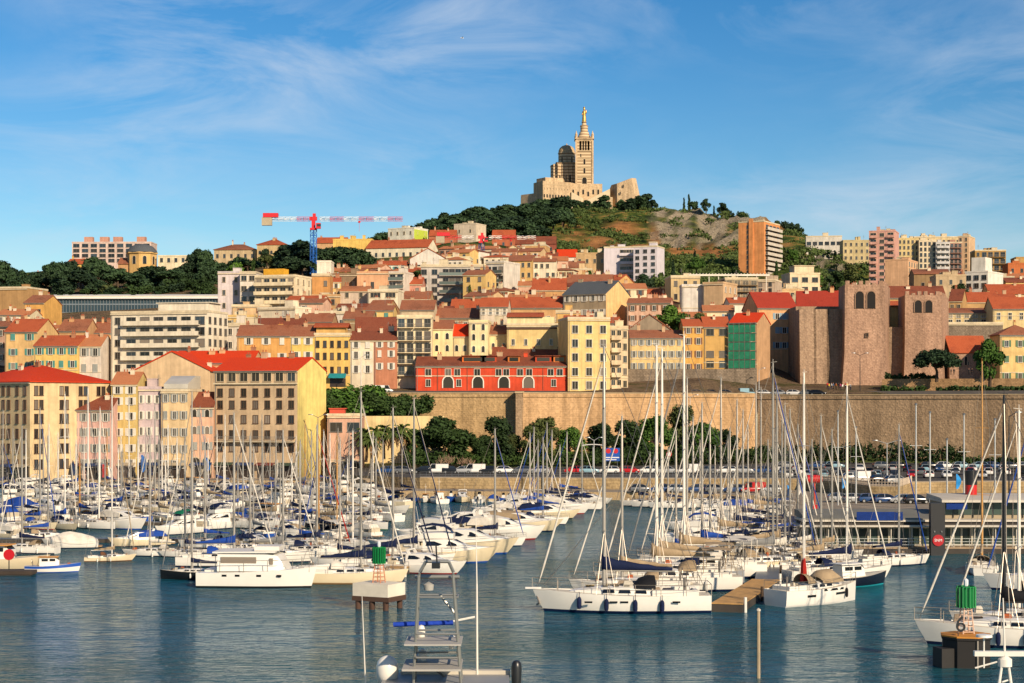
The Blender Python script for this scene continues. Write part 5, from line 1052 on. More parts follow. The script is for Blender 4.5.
# town trees
for px, top, Y, h, wd, m_, lab in [
    (672, 300, 500, 12, 1.1, GRN, 'round fresh green tree behind the terrace roofs, left of its pair'), (684, 308, 498, 9, 1.0, GRN, 'lower green tree between the terrace and the beige box house'),
    (698, 311, 505, 8, 1.0, OLV, 'olive green tree before the beige box house'), (632, 306, 560, 9, .8, OAK, 'dark slim tree beside the crimson roofed house'),
    (707, 320, 500, 6, 1.0, OLV, 'low olive tree at the end of the terrace roofs'), (657, 283, 690, 8, 1.4, OLV, 'yellow green tree at the foot of the lavender tower'),
    (640, 284, 690, 6, 1.4, GRN, 'bright green shrub tree under the lavender towers'), (417, 266, 620, 9, .9, OAK, 'dark tree left of the long balcony block'),
    (560, 246, 860, 9, 1.6, OAK, 'dark tree under the white crane jib'), (580, 250, 830, 8, 1.5, OAK, 'dark green tree right of the vivid red roof'), (463, 246, 800, 8, 1.6, OAK, 'dark tree beside the second crane mast'),
    (806, 262, 700, 8, 1.3, OAK, 'dark tree beside the orange tower'), (835, 268, 690, 9, 1.3, OAK, 'dark tree behind the larger abbey tower'), (850, 262, 720, 10, 1.3, OLV, 'olive tree at the foot of the bare hill'), (960, 282, 600, 7, 1.3, OAK, 'dark tree below the white stepped house'),
    (990, 333, 447, 12.5, .8, GRN, 'tall light green tree beside the cream house with green shutters')]:
    zb = ZP(top, Y)-h; tree('broad', (XP(px, Y), Y, zb), h, m_, lab, w_=wd, size=.3)
um = tree('umbrella', (XP(936.5, 449), 449, ZP(377, 449)), 7.2, PINE, 'dark umbrella pine standing before the chapel wall', w_=1.3, seed=2, n=11000, size=.26)
g = random.Random(41); k = 0
for _ in range(400):
    if k >= 34: break
    px = g.choice([g.uniform(300, 640), g.uniform(300, 640), g.uniform(130, 300), g.uniform(640, 860)]); Y = g.uniform(500, 860); X = XP(px, Y)
    if any((X-(b['rt'].location.x+math.cos(b['a'])*b['L']/2-math.sin(b['a'])*b['D']/2))**2+(Y-(b['rt'].location.y+math.sin(b['a'])*b['L']/2+math.cos(b['a'])*b['D']/2))**2 < (max(b['L'], b['D'])*.5+1.5)**2 for b in BUILT): continue
    h = g.uniform(6, 10); top = HY-(zt(px, Y)+h-CZ)*F/Y
    if 38 < px < 219 and top < 322: continue
    tree(g.choice(['broad', 'broad', 'pine', 'cypress']), (X, Y, zt(px, Y)-.5), h, g.choice([OAK, OLV, PINE, GRN]), group='garden trees among the hillside houses', w_=g.uniform(.9, 1.3), size=.3); k += 1
# rampart garden
for px, top, Y, h, wd, m_, k, lab in [
    (437, 410, 392, 13.5, 1.45, OAK, 'broad', 'large dark evergreen tree right of the palms'), (461, 424, 396, 9, 1.1, OAK, 'broad', 'smaller dark evergreen leaning on the large one'), (415, 428, 390, 9, .9, OAK, 'broad', 'dark evergreen just right of the palms'),
    (497, 414, 400, 12, 1.05, OAK, 'broad', 'dark rounded evergreen before the rampart notch'), (482, 430, 398, 8, 1.0, OAK, 'broad', 'dark low evergreen left of the rampart notch'), (512, 428, 404, 9, .9, OLV, 'broad', 'thin olive tree at the rampart notch'),
    (348, 387, 420, 8, 1.3, GRN, 'bush', 'green bush on the garden terrace nearest the yellow gable wall'), (370, 384, 424, 9, 1.2, GRN, 'bush', 'tall green bush against the rampart over the garden wall'), (390, 393, 421, 6, 1.4, OAK, 'bush', 'dark bush in the middle of the garden terrace'), (408, 396, 420, 6, 1.2, OAK, 'bush', 'dark rounded bush at the end of the garden terrace'), (336, 396, 418, 6, 1.0, OAK, 'bush', 'dark shrub beside the yellow gable wall'),
    (545, 412, 410, 11, 1.1, OLV, 'broad', 'sparse olive tree before the bright rampart'), (532, 424, 402, 9, 1.0, OLV, 'broad', 'low olive tree beside the rampart notch'),
    (570, 424, 408, 9, 1.2, GRN, 'broad', 'green tree under the tall yellow house'), (600, 420, 410, 9, 1.3, OAK, 'broad', 'dark green tree behind the tallest grey mast'), (628, 418, 412, 10, 1.3, OAK, 'broad', 'dark tree behind the blue road sign'), (655, 412, 416, 11, 1.2, GRN, 'broad', 'green tree right of the blue road sign'), (682, 402, 424, 14, .9, OLV, 'broad', 'tall thin tree at the middle of the bright rampart'), (705, 418, 420, 10, 1.2, GRN, 'broad', 'green tree at the right end of the garden row'), (722, 424, 422, 9, 1.1, OAK, 'broad', 'dark tree closing the garden row')]:
    zb = ZP(top, Y)-h; tree(k, (XP(px, Y), Y, zb), h, m_, lab, w_=wd, size=.2, n=6500, cat='bush' if k == 'bush' else 'tree', name='bush' if k == 'bush' else 'tree')
def palm_meshes():
    tr = MB(); pts = [(.15*math.sin(k*.5), 0, k*.75) for k in range(9)]
    for k, (p, q) in enumerate(zip(pts, pts[1:])): tr.tube(p, q, .34-.012*k, .30-.012*k, 7)
    qs = []; gg = np.random.default_rng(2); top = np.array([pts[-1][0], 0, 6.1]); mi = []
    for k in range(46):
        a = gg.random()*6.28; el = gg.uniform(-1.15, 1.1); Lf = gg.uniform(2.0, 2.9); dead = el < -.55
        for j in range(9):
            t0 = j/9; t1 = t0+.13
            def pt(t): return top+np.array([math.cos(a)*math.cos(el)*t*Lf, math.sin(a)*math.cos(el)*t*Lf, math.sin(el)*t*Lf-1.25*t*t])
            p0, p1 = pt(t0), pt(t1); sd = np.array([-math.sin(a), math.cos(a), 0])*(.34*(1-t0)+.1); dz = np.array([0, 0, -.2])
            for s in (1, -1): qs.append(np.stack([p0, p1, p1+s*sd+dz, p0+s*sd*.9+dz])); mi.append(1 if dead else 0)
    return np_mesh('fronds', np.array(qs), [leafmat('palm fronds', '2a3616', '5a6a30'), leafmat('dry palm fronds', '4a3420', '8a6a42')], np.array(mi, 'i')), tr.mesh('trunk', BARK)
pf, pt_ = palm_meshes()
for i, (px, top, Y) in enumerate([(366, 427, 386), (376, 426, 385), (384, 424, 388), (393, 426, 384), (402, 423, 387), (410, 428, 390), (371, 434, 380)]):
    t = thing('palm_tree', 'palm number', 'palm tree', (XP(px, Y), Y, ZP(top, Y)-7.2*1.05), i, 'palms by the quay'); t.scale = (1.05,)*3
    t['label'] = 'palm tree with drooping dry skirt, %s from the pink building in the palm row' % ordn([0, 2, 3, 4, 5, 6, 1][i]+1); obj('fronds', pf, t); obj('trunk', pt_, t)
# hedges
def hedge(label, a, b, z0, z1, th, m_, dens=30):
    A, B = Vector((XP(*a), a[1])), Vector((XP(*b), b[1])); n = int((B-A).length/1.3); lb = []
    for i in range(n+1):
        p = A+(B-A)*i/max(1, n); k = rnd.uniform(.7, 1.15); zt_ = z0+(z1-z0)*k; lb.append((p.x-A.x, p.y-A.y, (z0+zt_)/2-z0, .9, th, (zt_-z0)/2))
    t = thing('hedge', label, 'hedge', (A.x, A.y, z0)); obj('foliage', np_mesh('foliage', leaves(lb, dens*2*(n+1), .26, 11, shell=.35), [m_]), t)
    obj('stems', MB().box(-.2, .2, -.1, .1, -.3, .6).mesh('stems', BARK), t)
hedge('long dark hedge at the foot of the dim rampart behind the parked cars', (770, 424), (962, 408), 3.6, 8.0, 1.6, OAK, 60)
hedge('low dark hedge continuing to the right behind the car park', (962, 408), (1060, 404), 3.6, 5.4, 1.2, OAK)
hedge('clipped green hedge behind the roadside cars under the rampart', (440, 392), (592, 396), 4, 6.6, 1.5, leafmat('hedge leaves', '1c2c12', '3e5420'), 60)
hedge('taller green hedge behind the blue road sign', (592, 398), (765, 418), 4, 7.6, 2.0, leafmat('hedge leaves', '1c2c12', '3e5420'), 90)
hedge('clipped hedge on top of the terrace wall beside the abbey', (888, 456), (935, 453), ZP(381, 455), ZP(373.5, 455), .8, OAK, 50)
hedge('ivy patch hanging on the terrace wall by the abbey corner', (884, 452.4), (922, 450), 20.3, ZP(386, 452), 1.0, OAK, 50)
hedge('dark shrub row along the terrace wall before the cream house', (940, 447), (1040, 440), 20.4, ZP(386, 446), 1.3, OAK, 45)
for px, h in ((448, 4.2), (462, 3.6), (441, 3.2), (470, 3)):      # bare pollards by the road
    g2 = random.Random(px); t = thing('bare_tree', None, 'tree', (XP(px, 372), 372, 3.4), 0, 'bare pollarded trees by the road')
    t['label'] = 'small bare pollarded tree by the road, %s tallest of the bare ones' % {448: 'the', 462: 'second', 441: 'third', 470: 'fourth'}[px]
    MB().tube((0, 0, 0), (0, 0, h*.35), .2, .16, 7, 0).build('trunk', plain('pale bark', '8a705a', .9, .2), t)
    mb = MB()
    for k in range(34):
        a = g2.random()*6.28; el = g2.uniform(.2, 1.4); l_ = h*g2.uniform(.45, .75); mid = Vector((math.cos(a)*math.cos(el), math.sin(a)*math.cos(el), math.sin(el)))*l_*.5+Vector((0, 0, h*.33)); mb.tube((0, 0, h*.33), mid, .07, .05, 4); mb.tube(mid, mid+Vector((g2.uniform(-.5, .5), g2.uniform(-.5, .5), g2.uniform(.2, 1)))*l_*.5, .05, .02, 4)
    mb.build('branches', plain('pale bark', '8a705a', .9, .2), t)
for grp, fmt in (('pines along the left ridge', 'dark pine on the left skyline ridge, %s from the left edge'), ('pines around the blue crane mast', 'dark pine in the clump behind the blue crane mast, %s from left'), ('forest trees below the basilica', 'dark forest tree under the basilica, %s from the left of the wood'), ('trees at the foot of the basilica walls', 'dark tree at the foot of the basilica walls, %s from left'), ('shrubs on the bank above the glass building', 'dark shrub on the bank above the glass building, %s from left'), ('garden trees among the hillside houses', 'small garden tree among the hillside houses, %s of these from left'), ('lone trees on the bare hill crest', 'lone tree on the bare hill crest, %s from the basilica')):
    for i, (t, l) in enumerate(sorted(TREES[grp], key=lambda q: q[1][0]/q[1][1])): t['label'] = fmt % ordn(i+1)
# ---------------------------------------------------------------- cars
TYRE = plain('tyre rubber', '1c1b1a', .9); RIM = metal('9a9a98'); HL = glass('headlight glass', 'c8ccd0', .1); TL = glass('tail light', '8c1410', .2); CG = glass('car glass', '1a2026', .05)
CARP = {'white': 'd8d6d0', 'silver': '9a9c9c', 'grey': '5c5f62', 'black': '1a1b1d', 'blue': '24406a', 'red': 'a81c1c', 'light blue': '7fa0ac', 'dark green': '24382c', 'beige': 'b0a084'}
def car_part(kind, part, col):
    def mk():
        m = MB(); van = kind == 'van'; k = 1.08 if van else 1
        def sec(x, zl, zh, hw): return [(x, hw*.92, zl), (x, hw, zl+.12), (x, hw, zh-.14), (x, hw-.1, zh), (x, -hw+.1, zh), (x, -hw, zh-.14), (x, -hw, zl+.12), (x, -hw*.92, zl)]
        if part == 'body':
            m.loft([sec(*q) for q in ((-2.1*k, .42, .8, .72), (-2.03*k, .3, .95, .83), (-1.4*k, .24, 1.0, .88), (0, .24, .97, .89), (1.15*k, .24, .94, .88), (1.85*k, .28, .8, .83), (2.08*k, .38, .66, .7))])
            top = ((-2.0, 1.9), (1.0, 1.9)) if van else ((-1.55, 1.42), (-.9, 1.5), (.1, 1.47), (.45, 1.4))
            ps = [(x*k, z) for x, z in top]
            m.loft([[(x, .62 if not van else .8, z-.05), (x, .5, z), (x, -.5, z), (x, -.62 if not van else -.8, z-.05)] for x, z in ps], caps=False, closed=False)
            for s in (-1, 1):      # pillars
                for xa, za, xb, zb in (((-2.0, .98, -1.55, 1.4), (-.5, .98, -.45, 1.43), (1.15, .95, .45, 1.38)) if not van else ((-2.05, .98, -2.0, 1.87), (.2, .98, .2, 1.86), (1.5, .95, 1.0, 1.86))):
                    m.tube((xa*k, s*.8, za), (xb*k, s*(.63 if not van else .81), zb), .05, n=4)
            if van: m.box(-2.0*k, .15*k, -.83, -.8, .9, 1.86).box(-2.0*k, .15*k, .8, .83, .9, 1.86).box(-2.1*k, -2.02*k, -.8, .8, .9, 1.86)
            return m.mesh('body', paint(CARP[col], .2))
        if part == 'windows':
            prof = [(-2.0, .97, .97), (-1.55, .97, 1.4), (-.9, .97, 1.46), (.1, .97, 1.44), (.45, .97, 1.37), (1.15, .95, .96)] if not van else [(-1.95, .97, 1.85), (1.0, .97, 1.85), (1.55, .95, .96)]
            m.loft([[(x*k, .8, zl), (x*k, .8-.36*(zh-zl) if not van else .8, zh), (x*k, -.8+.36*(zh-zl) if not van else -.8, zh), (x*k, -.8, zl)] for x, zl, zh in prof]); return m.mesh('windows', CG)
        if part == 'wheel':
            n = 14; 
            for r, y0, y1 in ((.31, -.1, .1),): m.tube((0, y0, 0), (0, y1, 0), r, r, n)
            return m.mesh('wheel', TYRE)
        if part == 'rim': m.tube((0, -.108, 0), (0, .108, 0), .19, .19, 10); return m.mesh('rim', RIM)
        if part == 'headlight': m.box(-.12, .03, -.17, .17, -.08, .08); return m.mesh('headlight', HL)
        if part == 'tail_light': m.box(-.03, .1, -.12, .12, -.14, .14); return m.mesh('tail_light', TL)
    return cached(('car', kind, part, col if part == 'body' else ''), mk)
CARS = {}
def car(kind, col, loc, rz, row):
    t = thing('parked_car' if kind != 'van' else 'parked_van', None, 'car' if kind != 'van' else 'van', loc, rz, row)
    for p in ('body', 'windows'): obj(p, car_part(kind, p, col), t)
    k = 1.08 if kind == 'van' else 1
    for x in (-1.3*k, 1.28*k):
        for y in (-.79, .79): w_ = obj('wheel', car_part(kind, 'wheel', ''), t, (x, y, .31)); obj('rim', car_part(kind, 'rim', ''), w_)
    for s in (-1, 1): obj('headlight', car_part(kind, 'headlight', ''), t, (1.98*k, s*.58, .68)); obj('tail_light', car_part(kind, 'tail_light', ''), t, (-2.05*k, s*.62, .84))
    CARS.setdefault(row, []).append((t, kind, col, loc)); return t
def row(name, px0, px1, Y0, Y1, z, n, rz, cols, jit=.4, miss=.0, vans=.06):
    for i in range(n):
        if rnd.random() < miss: continue
        px = px0+(px1-px0)*(i+.5)/n; Y = Y0+(Y1-Y0)*(i+.5)/n
        car('van' if rnd.random() < vans else 'hatch', rnd.choice(cols), (XP(px, Y)+rnd.uniform(-jit, jit)*.4, Y+rnd.uniform(-jit, jit), z), rz+rnd.uniform(-.05, .05)+(math.pi if rnd.random() < .4 else 0), name)
MIX = ['white', 'white', 'silver', 'grey', 'black', 'black', 'blue', 'grey', 'silver', 'red', 'light blue']
ROADROW = 'cars along the promenade road'
for px, k, c in [(423, 'hatch', 'black'), (437, 'van', 'white'), (452, 'hatch', 'black'), (462, 'hatch', 'silver'), (474, 'van', 'white'), (487, 'hatch', 'black'), (506, 'hatch', 'white'), (521, 'hatch', 'grey'), (539, 'hatch', 'silver'), (574, 'hatch', 'red'), (589, 'hatch', 'light blue'), (609, 'hatch', 'white'), (630, 'hatch', 'red'), (648, 'hatch', 'white'), (668, 'hatch', 'silver'), (690, 'van', 'white'), (706, 'hatch', 'grey'), (726, 'hatch', 'white'), (744, 'hatch', 'silver'), (760, 'hatch', 'blue'), (404, 'hatch', 'grey'), (386, 'hatch', 'blue')]:
    Y = 358; car(k, c, (XP(px, Y), Y, 3.4), rnd.choice([0, math.pi])+rnd.uniform(-.04, .04), ROADROW)
row('cars on the lower quay beside the masts', 632, 780, 322, 320, 1.4, 8, .1, ['red', 'silver', 'black', 'blue', 'grey'], miss=.1)
for j, (Y, p0, p1, n) in enumerate([(338, 780, 1060, 16), (352, 775, 1065, 17), (371, 772, 1060, 18), (388, 778, 1050, 17)]):
    row('cars in the parking lot under the dim rampart', p0, p1, Y, Y-4, 3.4, n, R(80) if j < 3 else .02, MIX, miss=.16)
row('cars on the ramp by the curved railing', 846, 905, 326, 309, 3.4, 4, .2, ['white', 'light blue', 'black', 'silver'])
row('cars on the lower quay behind the clubhouse', 832, 925, 290, 284, 1.4, 6, .1, ['white', 'white', 'blue', 'black', 'silver'], miss=.1)
for px, c, k in [(697, 'grey', 'hatch'), (711, 'black', 'hatch'), (726, 'grey', 'hatch'), (747, 'light blue', 'van'), (765, 'white', 'hatch'), (780, 'silver', 'hatch'), (795, 'white', 'hatch'), (809, 'grey', 'hatch'), (818, 'black', 'hatch')]:
    Y = wallY(px)+5.5; car(k, c, (XP(px, Y), Y, 19.38), .3 if px < 757 else -.4, 'cars on the street above the rampart')
for px in (655, 668, 681):
    car('hatch', rnd.choice(['grey', 'black']), (XP(px, 452), 452, 19.5), .35, 'cars on the street above the rampart')
car('van', 'white', (XP(384, 444), 444, 20.0), 0, 'cars on the street above the rampart')
PH = {ROADROW: 'on the promenade road', 'cars on the lower quay beside the masts': 'on the lower quay beside the masts', 'cars in the parking lot under the dim rampart': 'in the lot under the dim rampart', 'cars on the ramp by the curved railing': 'by the curved railing', 'cars on the lower quay behind the clubhouse': 'on the quay behind the clubhouse', 'cars on the street above the rampart': 'on the street above the rampart'}
for rw, lst in CARS.items():
    cnt = {}
    for t, k, c, l in sorted(lst, key=lambda q: q[3][0]/q[3][1]):
        cnt[(k, c)] = cnt.get((k, c), 0)+1; tot = sum(1 for q in lst if q[1] == k and q[2] == c)
        nm = c+(' van' if k == 'van' else ' hatchback')
        t['label'] = (nm+' parked '+PH[rw]) if tot == 1 else '%s %s, %s such from left' % (nm, PH[rw], ordn(cnt[(k, c)]))
# ---------------------------------------------------------------- people by the abbey
def person_mesh(key, shirt, trous, arm):
    def mk():
        V = [(0, 0, .95), (0, 0, 1.2), (0, 0, 1.42), (0, 0, 1.52), (0, .02, 1.62), (0, .01, 1.74), (.1, 0, .88), (.11, .02, .5), (.11, 0, .09), (.11, -.13, .04), (-.1, 0, .88), (-.13, -.06, .5), (-.13, .08, .09), (-.13, -.05, .04), (.2, 0, 1.4), (.26, 0, 1.12), (.24, -.12*arm, .86), (-.2, 0, 1.4), (-.26, 0, 1.12), (-.22, -.16*arm, .9)]
        E = [(0, 1), (1, 2), (2, 3), (3, 4), (4, 5), (0, 6), (6, 7), (7, 8), (8, 9), (0, 10), (10, 11), (11, 12), (12, 13), (2, 14), (14, 15), (15, 16), (2, 17), (17, 18), (18, 19)]
        r = [.15, .15, .16, .06, .1, .08, .1, .07, .05, .04, .1, .07, .05, .04, .07, .05, .035, .07, .05, .035]
        me = bpy.data.meshes.new('p'); me.from_pydata(V, E, []); o = bpy.data.objects.new('p', me); COL.objects.link(o)
        md = o.modifiers.new('s', 'SKIN'); sd_ = o.modifiers.new('u', 'SUBSURF'); sd_.levels = 1
        for i, q in enumerate(me.skin_vertices[0].data): q.radius = (r[i], r[i]*.85); q.use_root = i == 0
        dg = bpy.context.evaluated_depsgraph_get(); n = bpy.data.meshes.new_from_object(o.evaluated_get(dg)); bpy.data.objects.remove(o)
        n.name = 'body'; n.materials.clear()
        for c in (plain('skin', 'b98566', .6), canvas(shirt), canvas(trous), plain('dark hair', '2a1d15', .8)): n.materials.append(c)
        for p in n.polygons:
            c = p.center; p.material_index = 0
            if c.z > 1.66 or (c.z > 1.58 and c.y > .06): p.material_index = 3
            elif c.z > 1.5: p.material_index = 0
            elif c.z < .98 and abs(c.x) < .2 or c.z < .84: p.material_index = 2
            elif c.z > .95: p.material_index = 1
            p.use_smooth = True
        return n
    return cached(('person', key), mk)
pp = []
shirts = [('a82c2c', '2a2c34'), ('d8b040', '3a3a44'), ('c8c4bc', '24324c'), ('3a5a8a', '1f2024'), ('b86a3a', '4a4038'), ('1f2024', '1f2024'), ('8a3a5a', '30343c'), ('dcd8d0', '5a5448')]
for i in range(11):
    px = 827+i*2.3+rnd.uniform(-.6, .6); Y = wallY(px)+14+rnd.uniform(-2, 2); k = i % 8
    t = obj('person', person_mesh(k, *shirts[k], 1 if i % 2 else -.6), None, (XP(px, Y), Y, zt(px, Y)+.02), rnd.uniform(0, 6)); pp.append((t, px, k))
for i, (px, Y) in enumerate([(951, 462), (954, 461), (969, 463), (972, 463)]):
    t = obj('person', person_mesh(5, *shirts[5], 1), None, (XP(px, Y), Y, ZP(375, Y)), rnd.uniform(0, 6)); tag(t, 'person in dark clothes by the chapel wall, %s of four' % ordn(i+1), 'person', 'people by the chapel')
cn = ['red', 'yellow', 'white', 'blue', 'orange', 'black', 'plum', 'pale']
seen = {}
for t, px, k in sorted(pp, key=lambda q: q[1]):
    seen[k] = seen.get(k, 0)+1
    tag(t, '%sperson in %s top standing below the larger abbey tower' % ('' if seen[k] == 1 else 'second ', cn[k]), 'person', 'people below the abbey tower')
# ---------------------------------------------------------------- lamps, signs, flags
POLE = metal('6c7074'); POLEL = metal('c8c8c4'); DARK = paint('1d1f22')
def lamp(label, px, ytop, Y, z0, arms=2, pole=POLEL, arm=1.9):
    zt_ = ZP(ytop, Y)-z0; t = thing('street_lamp', label, 'street lamp', (XP(px, Y), Y, z0)); MB().tube((0, 0, 0), (0, 0, zt_), .13, .07, 8).tube((0, 0, 0), (0, 0, .5), .22, .2, 8).build('pole', pole, t)
    for s in ([-1, 1] if arms == 2 else [1]):
        MB().tube((0, 0, zt_-.1), (s*arm, 0, zt_+.45), .06, .05, 6).build('arm', pole, t); MB().loft([[(s*(arm+x), y, zt_+.45+z) for y, z in ((-w_, 0), (w_, 0), (w_*.7, .14), (-w_*.7, .14))] for x, w_ in ((-.1, .08), (.2, .19), (.7, .16), (.85, .06))]).build('lamp_head', POLE, t)
lamp('double armed pale street lamp in the car park under the rampart', 887, 443, 345, 3.4)
lamp('dark street lamp with cluster of heads beside the yellow gable wall', 318, 417, 380, 1.4, 2, POLE, 1.2)
lamp('double headed dark floodlight pole before the larger abbey tower', 860, 355, 452, 19.5, 2, DARK, 1.3)
lamp('tall dark street lamp with one bent arm near the far right mast', 1009, 416, 240, 1.4, 1, DARK, .9)
lamp('pale street lamp with single arm before the white slim house', 361, 357, 441, 19.4, 1, POLEL, 1.0)
lamp('slim pale lamp on the promenade near the blue sign', 594, 440, 352, 3.4, 2, POLEL, .9)
lamp('pale double lamp before the bright rampart', 690, 397, 425, 6, 2, POLEL, 1.2)
lamp('slim pale lamp before the green scaffold house', 759, 370, 457, 19.3, 1, POLEL, .8)
for i, (px, yt, yb, Y) in enumerate([(916, 405, 505, 262), (930, 413, 505, 268), (947, 440, 500, 255), (964, 415, 497, 262), (995, 420, 500, 262), (856, 428, 505, 285), (838, 412, 505, 280)]):
    z0 = 1.4; t = thing('flagpole', 'tall thin pale pole behind the clubhouse roof, %s from the left' % ordn(sorted([916, 930, 947, 964, 995, 856, 838]).index(px)+1), 'pole', (XP(px, Y), Y, z0), 0, 'poles behind the clubhouse')
    zt_ = ZP(yt, Y)-z0; MB().tube((0, 0, 0), (0, 0, zt_), .15, .09, 8).build('shaft', POLEL, t); MB().box(-.9, .9, -.03, .03, zt_*.62, zt_*.62+.06).build('crosspiece', POLEL, t); MB().lathe([(.2, 0), (.2, .2), (0, .3)], 6, (0, 0, zt_)).build('cap', POLE, t)
def feather(label, px, y0, y1, Y, col):
    z0 = ZP(y1, Y); h = ZP(y0, Y)-z0; t = thing('feather_flag', label, 'flag', (XP(px, Y), Y, 1.4 if z0 > 1.4 else z0)); b = t.location.z; MB().tube((0, 0, 0), (0, 0, z0+h-b), .05, .03, 6).build('pole', POLE, t)
    n = 8; vs = []
    for i in range(n+1):
        z = z0-b+h*(.25+.75*i/n); w_ = h*.26*math.sin(math.pi*(.12+.8*(i/n))); vs += [(.03, .15*math.sin(i*.9), z), (.03+w_, .15*math.sin(i*.9)+.1, z)]
    MB().add(vs, [(2*i, 2*i+1, 2*i+3, 2*i+2) for i in range(n)]).build('cloth', canvas(col), t)
feather('bright blue feather flag behind the clubhouse roof', 956, 474, 494, 255, '2c86c8'); feather('blue feather flag before the salmon house', 205, 458, 478, 379, '2a6ab0'); feather('blue feather flag before the lilac house', 141, 455, 478, 377, '2a5c9c')
feather('light blue flag near the red drum sign', 787, 485, 500, 270, '3a8cd0'); feather('white flag left of the red drum sign', 797, 482, 500, 268, 'd8d4cc'); feather('light blue flag right of the tall white mast', 842, 478, 492, 280, '3a8cd0')
t = thing('road_sign', 'blue direction sign with two red round emblems above parked cars', 'sign', (XP(612, 368), 368, 3.4)); z = lambda p: ZP(p, 368)-3.4
for s in (-1, 1): MB().tube((s*1.1, 0, 0), (s*1.1, 0, z(449)), .07, n=6).build('post', POLE, t)
pn = MB().box(-1.6, 1.6, -.1, -.02, z(461), z(448)).build('panel', paint('1c4c9c'), t)
for s in (-1, 1): MB().tube((s*.75, -.1, z(451)), (s*.75, -.14, z(451)), .5, n=14).build('emblem', paint('b8242a'), pn)
MB().box(-1.45, 1.45, -.13, -.101, z(458), z(457)).box(-1.45, .9, -.13, -.101, z(460), z(459.2)).build('lettering', paint('d8d8d8'), pn)
t = thing('traffic_sign', 'round white sign with red rim on a post by the road', 'sign', (XP(669, 356), 356, 3.4)); MB().tube((0, 0, 0), (0, 0, 4.2), .05, n=6).build('post', POLE, t); p = MB().tube((0, -.06, 3.9), (0, -.1, 3.9), .55, n=18).build('rim', paint('b8242a'), t); MB().tube((0, -.1, 3.9), (0, -.12, 3.9), .4, n=18).build('disc', paint('d8d8d8'), p)
t = thing('drum_sign', 'red drum shaped sign on a red post beside the tall masts', 'sign', (XP(814.5, 258), 258, 1.4)); z = lambda p: ZP(p, 258)-1.4
MB().tube((-1.05, 0, z(479)), (1.05, 0, z(479)), .6, n=16).build('drum', paint('b01c1c', .3), t); MB().tube((0, 0, 0), (0, 0, z(483)), .13, n=8).build('post', paint('b8402a'), t); MB().box(-.35, .35, -.35, .35, 0, 1.3).build('base', paint('b01c1c'), t)
feather('red flag before the salmon pink house', 102, 464, 482, 374, 'a8242c'); feather('white flag beside the red flag before the salmon pink house', 108, 466, 482, 374, 'd8d0c8')
for px, Y, lab in ((351, 378, 'folded dark blue parasol before the low pink building'), (73, 375, 'folded dark blue parasol before the salmon pink house'), (150, 376, 'folded dark blue parasol before the lilac house')):
    t = thing('parasol', lab, 'parasol', (XP(px, Y), Y, 1.4)); MB().tube((0, 0, 0), (0, 0, 4.2), .05, n=6).build('pole', POLE, t); MB().lathe([(.45, .9), (.62, 1.0), (.5, 2.0), (.22, 3.6), (.05, 4.1)], 10).build('folded_canopy', canvas('14284c'), t); MB().lathe([(.4, 0), (.4, .12), (0, .12)], 10).build('base', POLE, t)
# canopy booth by the hedge
t = thing('bus_shelter', 'white curved canopy shelter by the hedge above parked cars', 'shelter', (XP(593, 378), 378, 3.4)); z = lambda p: ZP(p, 378)-3.4
MB().ext([(x, z(447)+.5-.14*(x*.55)**2) for x in (-2.4, -1.6, -.8, 0, .8, 1.6, 2.4)]+[(x, z(447)+.62-.14*(x*.55)**2) for x in (2.4, 1.6, .8, 0, -.8, -1.6, -2.4)], 'y', -1, 1).build('canopy', plain('white membrane', 'd2d0ca', .6), t); MB().tube((0, 0, 0), (0, 0, z(447)+.5), .1, n=8).build('post', POLEL, t)
# railings
def railing(label, pts, z, h=1.05, col=POLEL, step=.5):
    A = pts[0]; t = thing('railing', label, 'railing', (A[0], A[1], z)); mb = MB(); posts = MB()
    for (a, b) in zip(pts, pts[1:]):
        a = Vector((a[0]-A[0], a[1]-A[1], 0)); b = Vector((b[0]-A[0], b[1]-A[1], 0)); n = max(1, int((b-a).length/step))
        for q in (h, h*.55, h*.15): mb.tube(a+Vector((0, 0, q)), b+Vector((0, 0, q)), .045, n=4)
        for i in range(n): p = a+(b-a)*i/n; posts.tube(p, p+Vector((0, 0, h)), .04, n=4)
    mb.build('rail', col, t); posts.build('balusters', col, t)
railing('pale curved railing round the ramp above the clubhouse', polyPX([(820, 324), (835, 318.4), (850, 311), (870, 301.4), (900, 299.4), (908, 308), (912, 316.3)]), 3.53, 1.1, plain('pale railing paint', 'bfae98', .6))
railing('thin grey railing along the promenade edge above the boats', polyPX([(420, 336.3), (600, 333.3), (800, 330.3)]), 3.53, 1.0, POLE, 1.2)
# bollard lights and posts on the lower quay
# ---------------------------------------------------------------- clubhouse on the water
Yc = 206; X0 = XP(800, Yc); t = thing('clubhouse', 'long low waterside clubhouse with glass front, blue banners and white roof edge', 'clubhouse', (X0, Yc, 0)); z = lambda p, Y=Yc: ZP(p, Y); xx = lambda p: XP(p, Yc)-X0
WH = plain('white fascia', 'b8b0a2', .6, .12); GR = plain('grey roof sheet', '6c6a60', .7, .15); CONC = plain('dark pontoon concrete', '3a342e', .9, .25)
XE = xx(1080)
MB().box(xx(800), XE, -.6, 7, -.6, .55).build('pontoon', CONC, t)
MB().box(xx(760), XE, 0.0, 6, .554, .7).build('deck', plain('pale deck boards', '9a8468', .8, .2), t)
MB().box(xx(806), XE, 2.6, 6, .704, z(527)).build('rear_wall', plain('cream clubhouse wall', '94866e', .8), t)
gm = glass('clubhouse glass', '3a4640', .08)
nb = 26
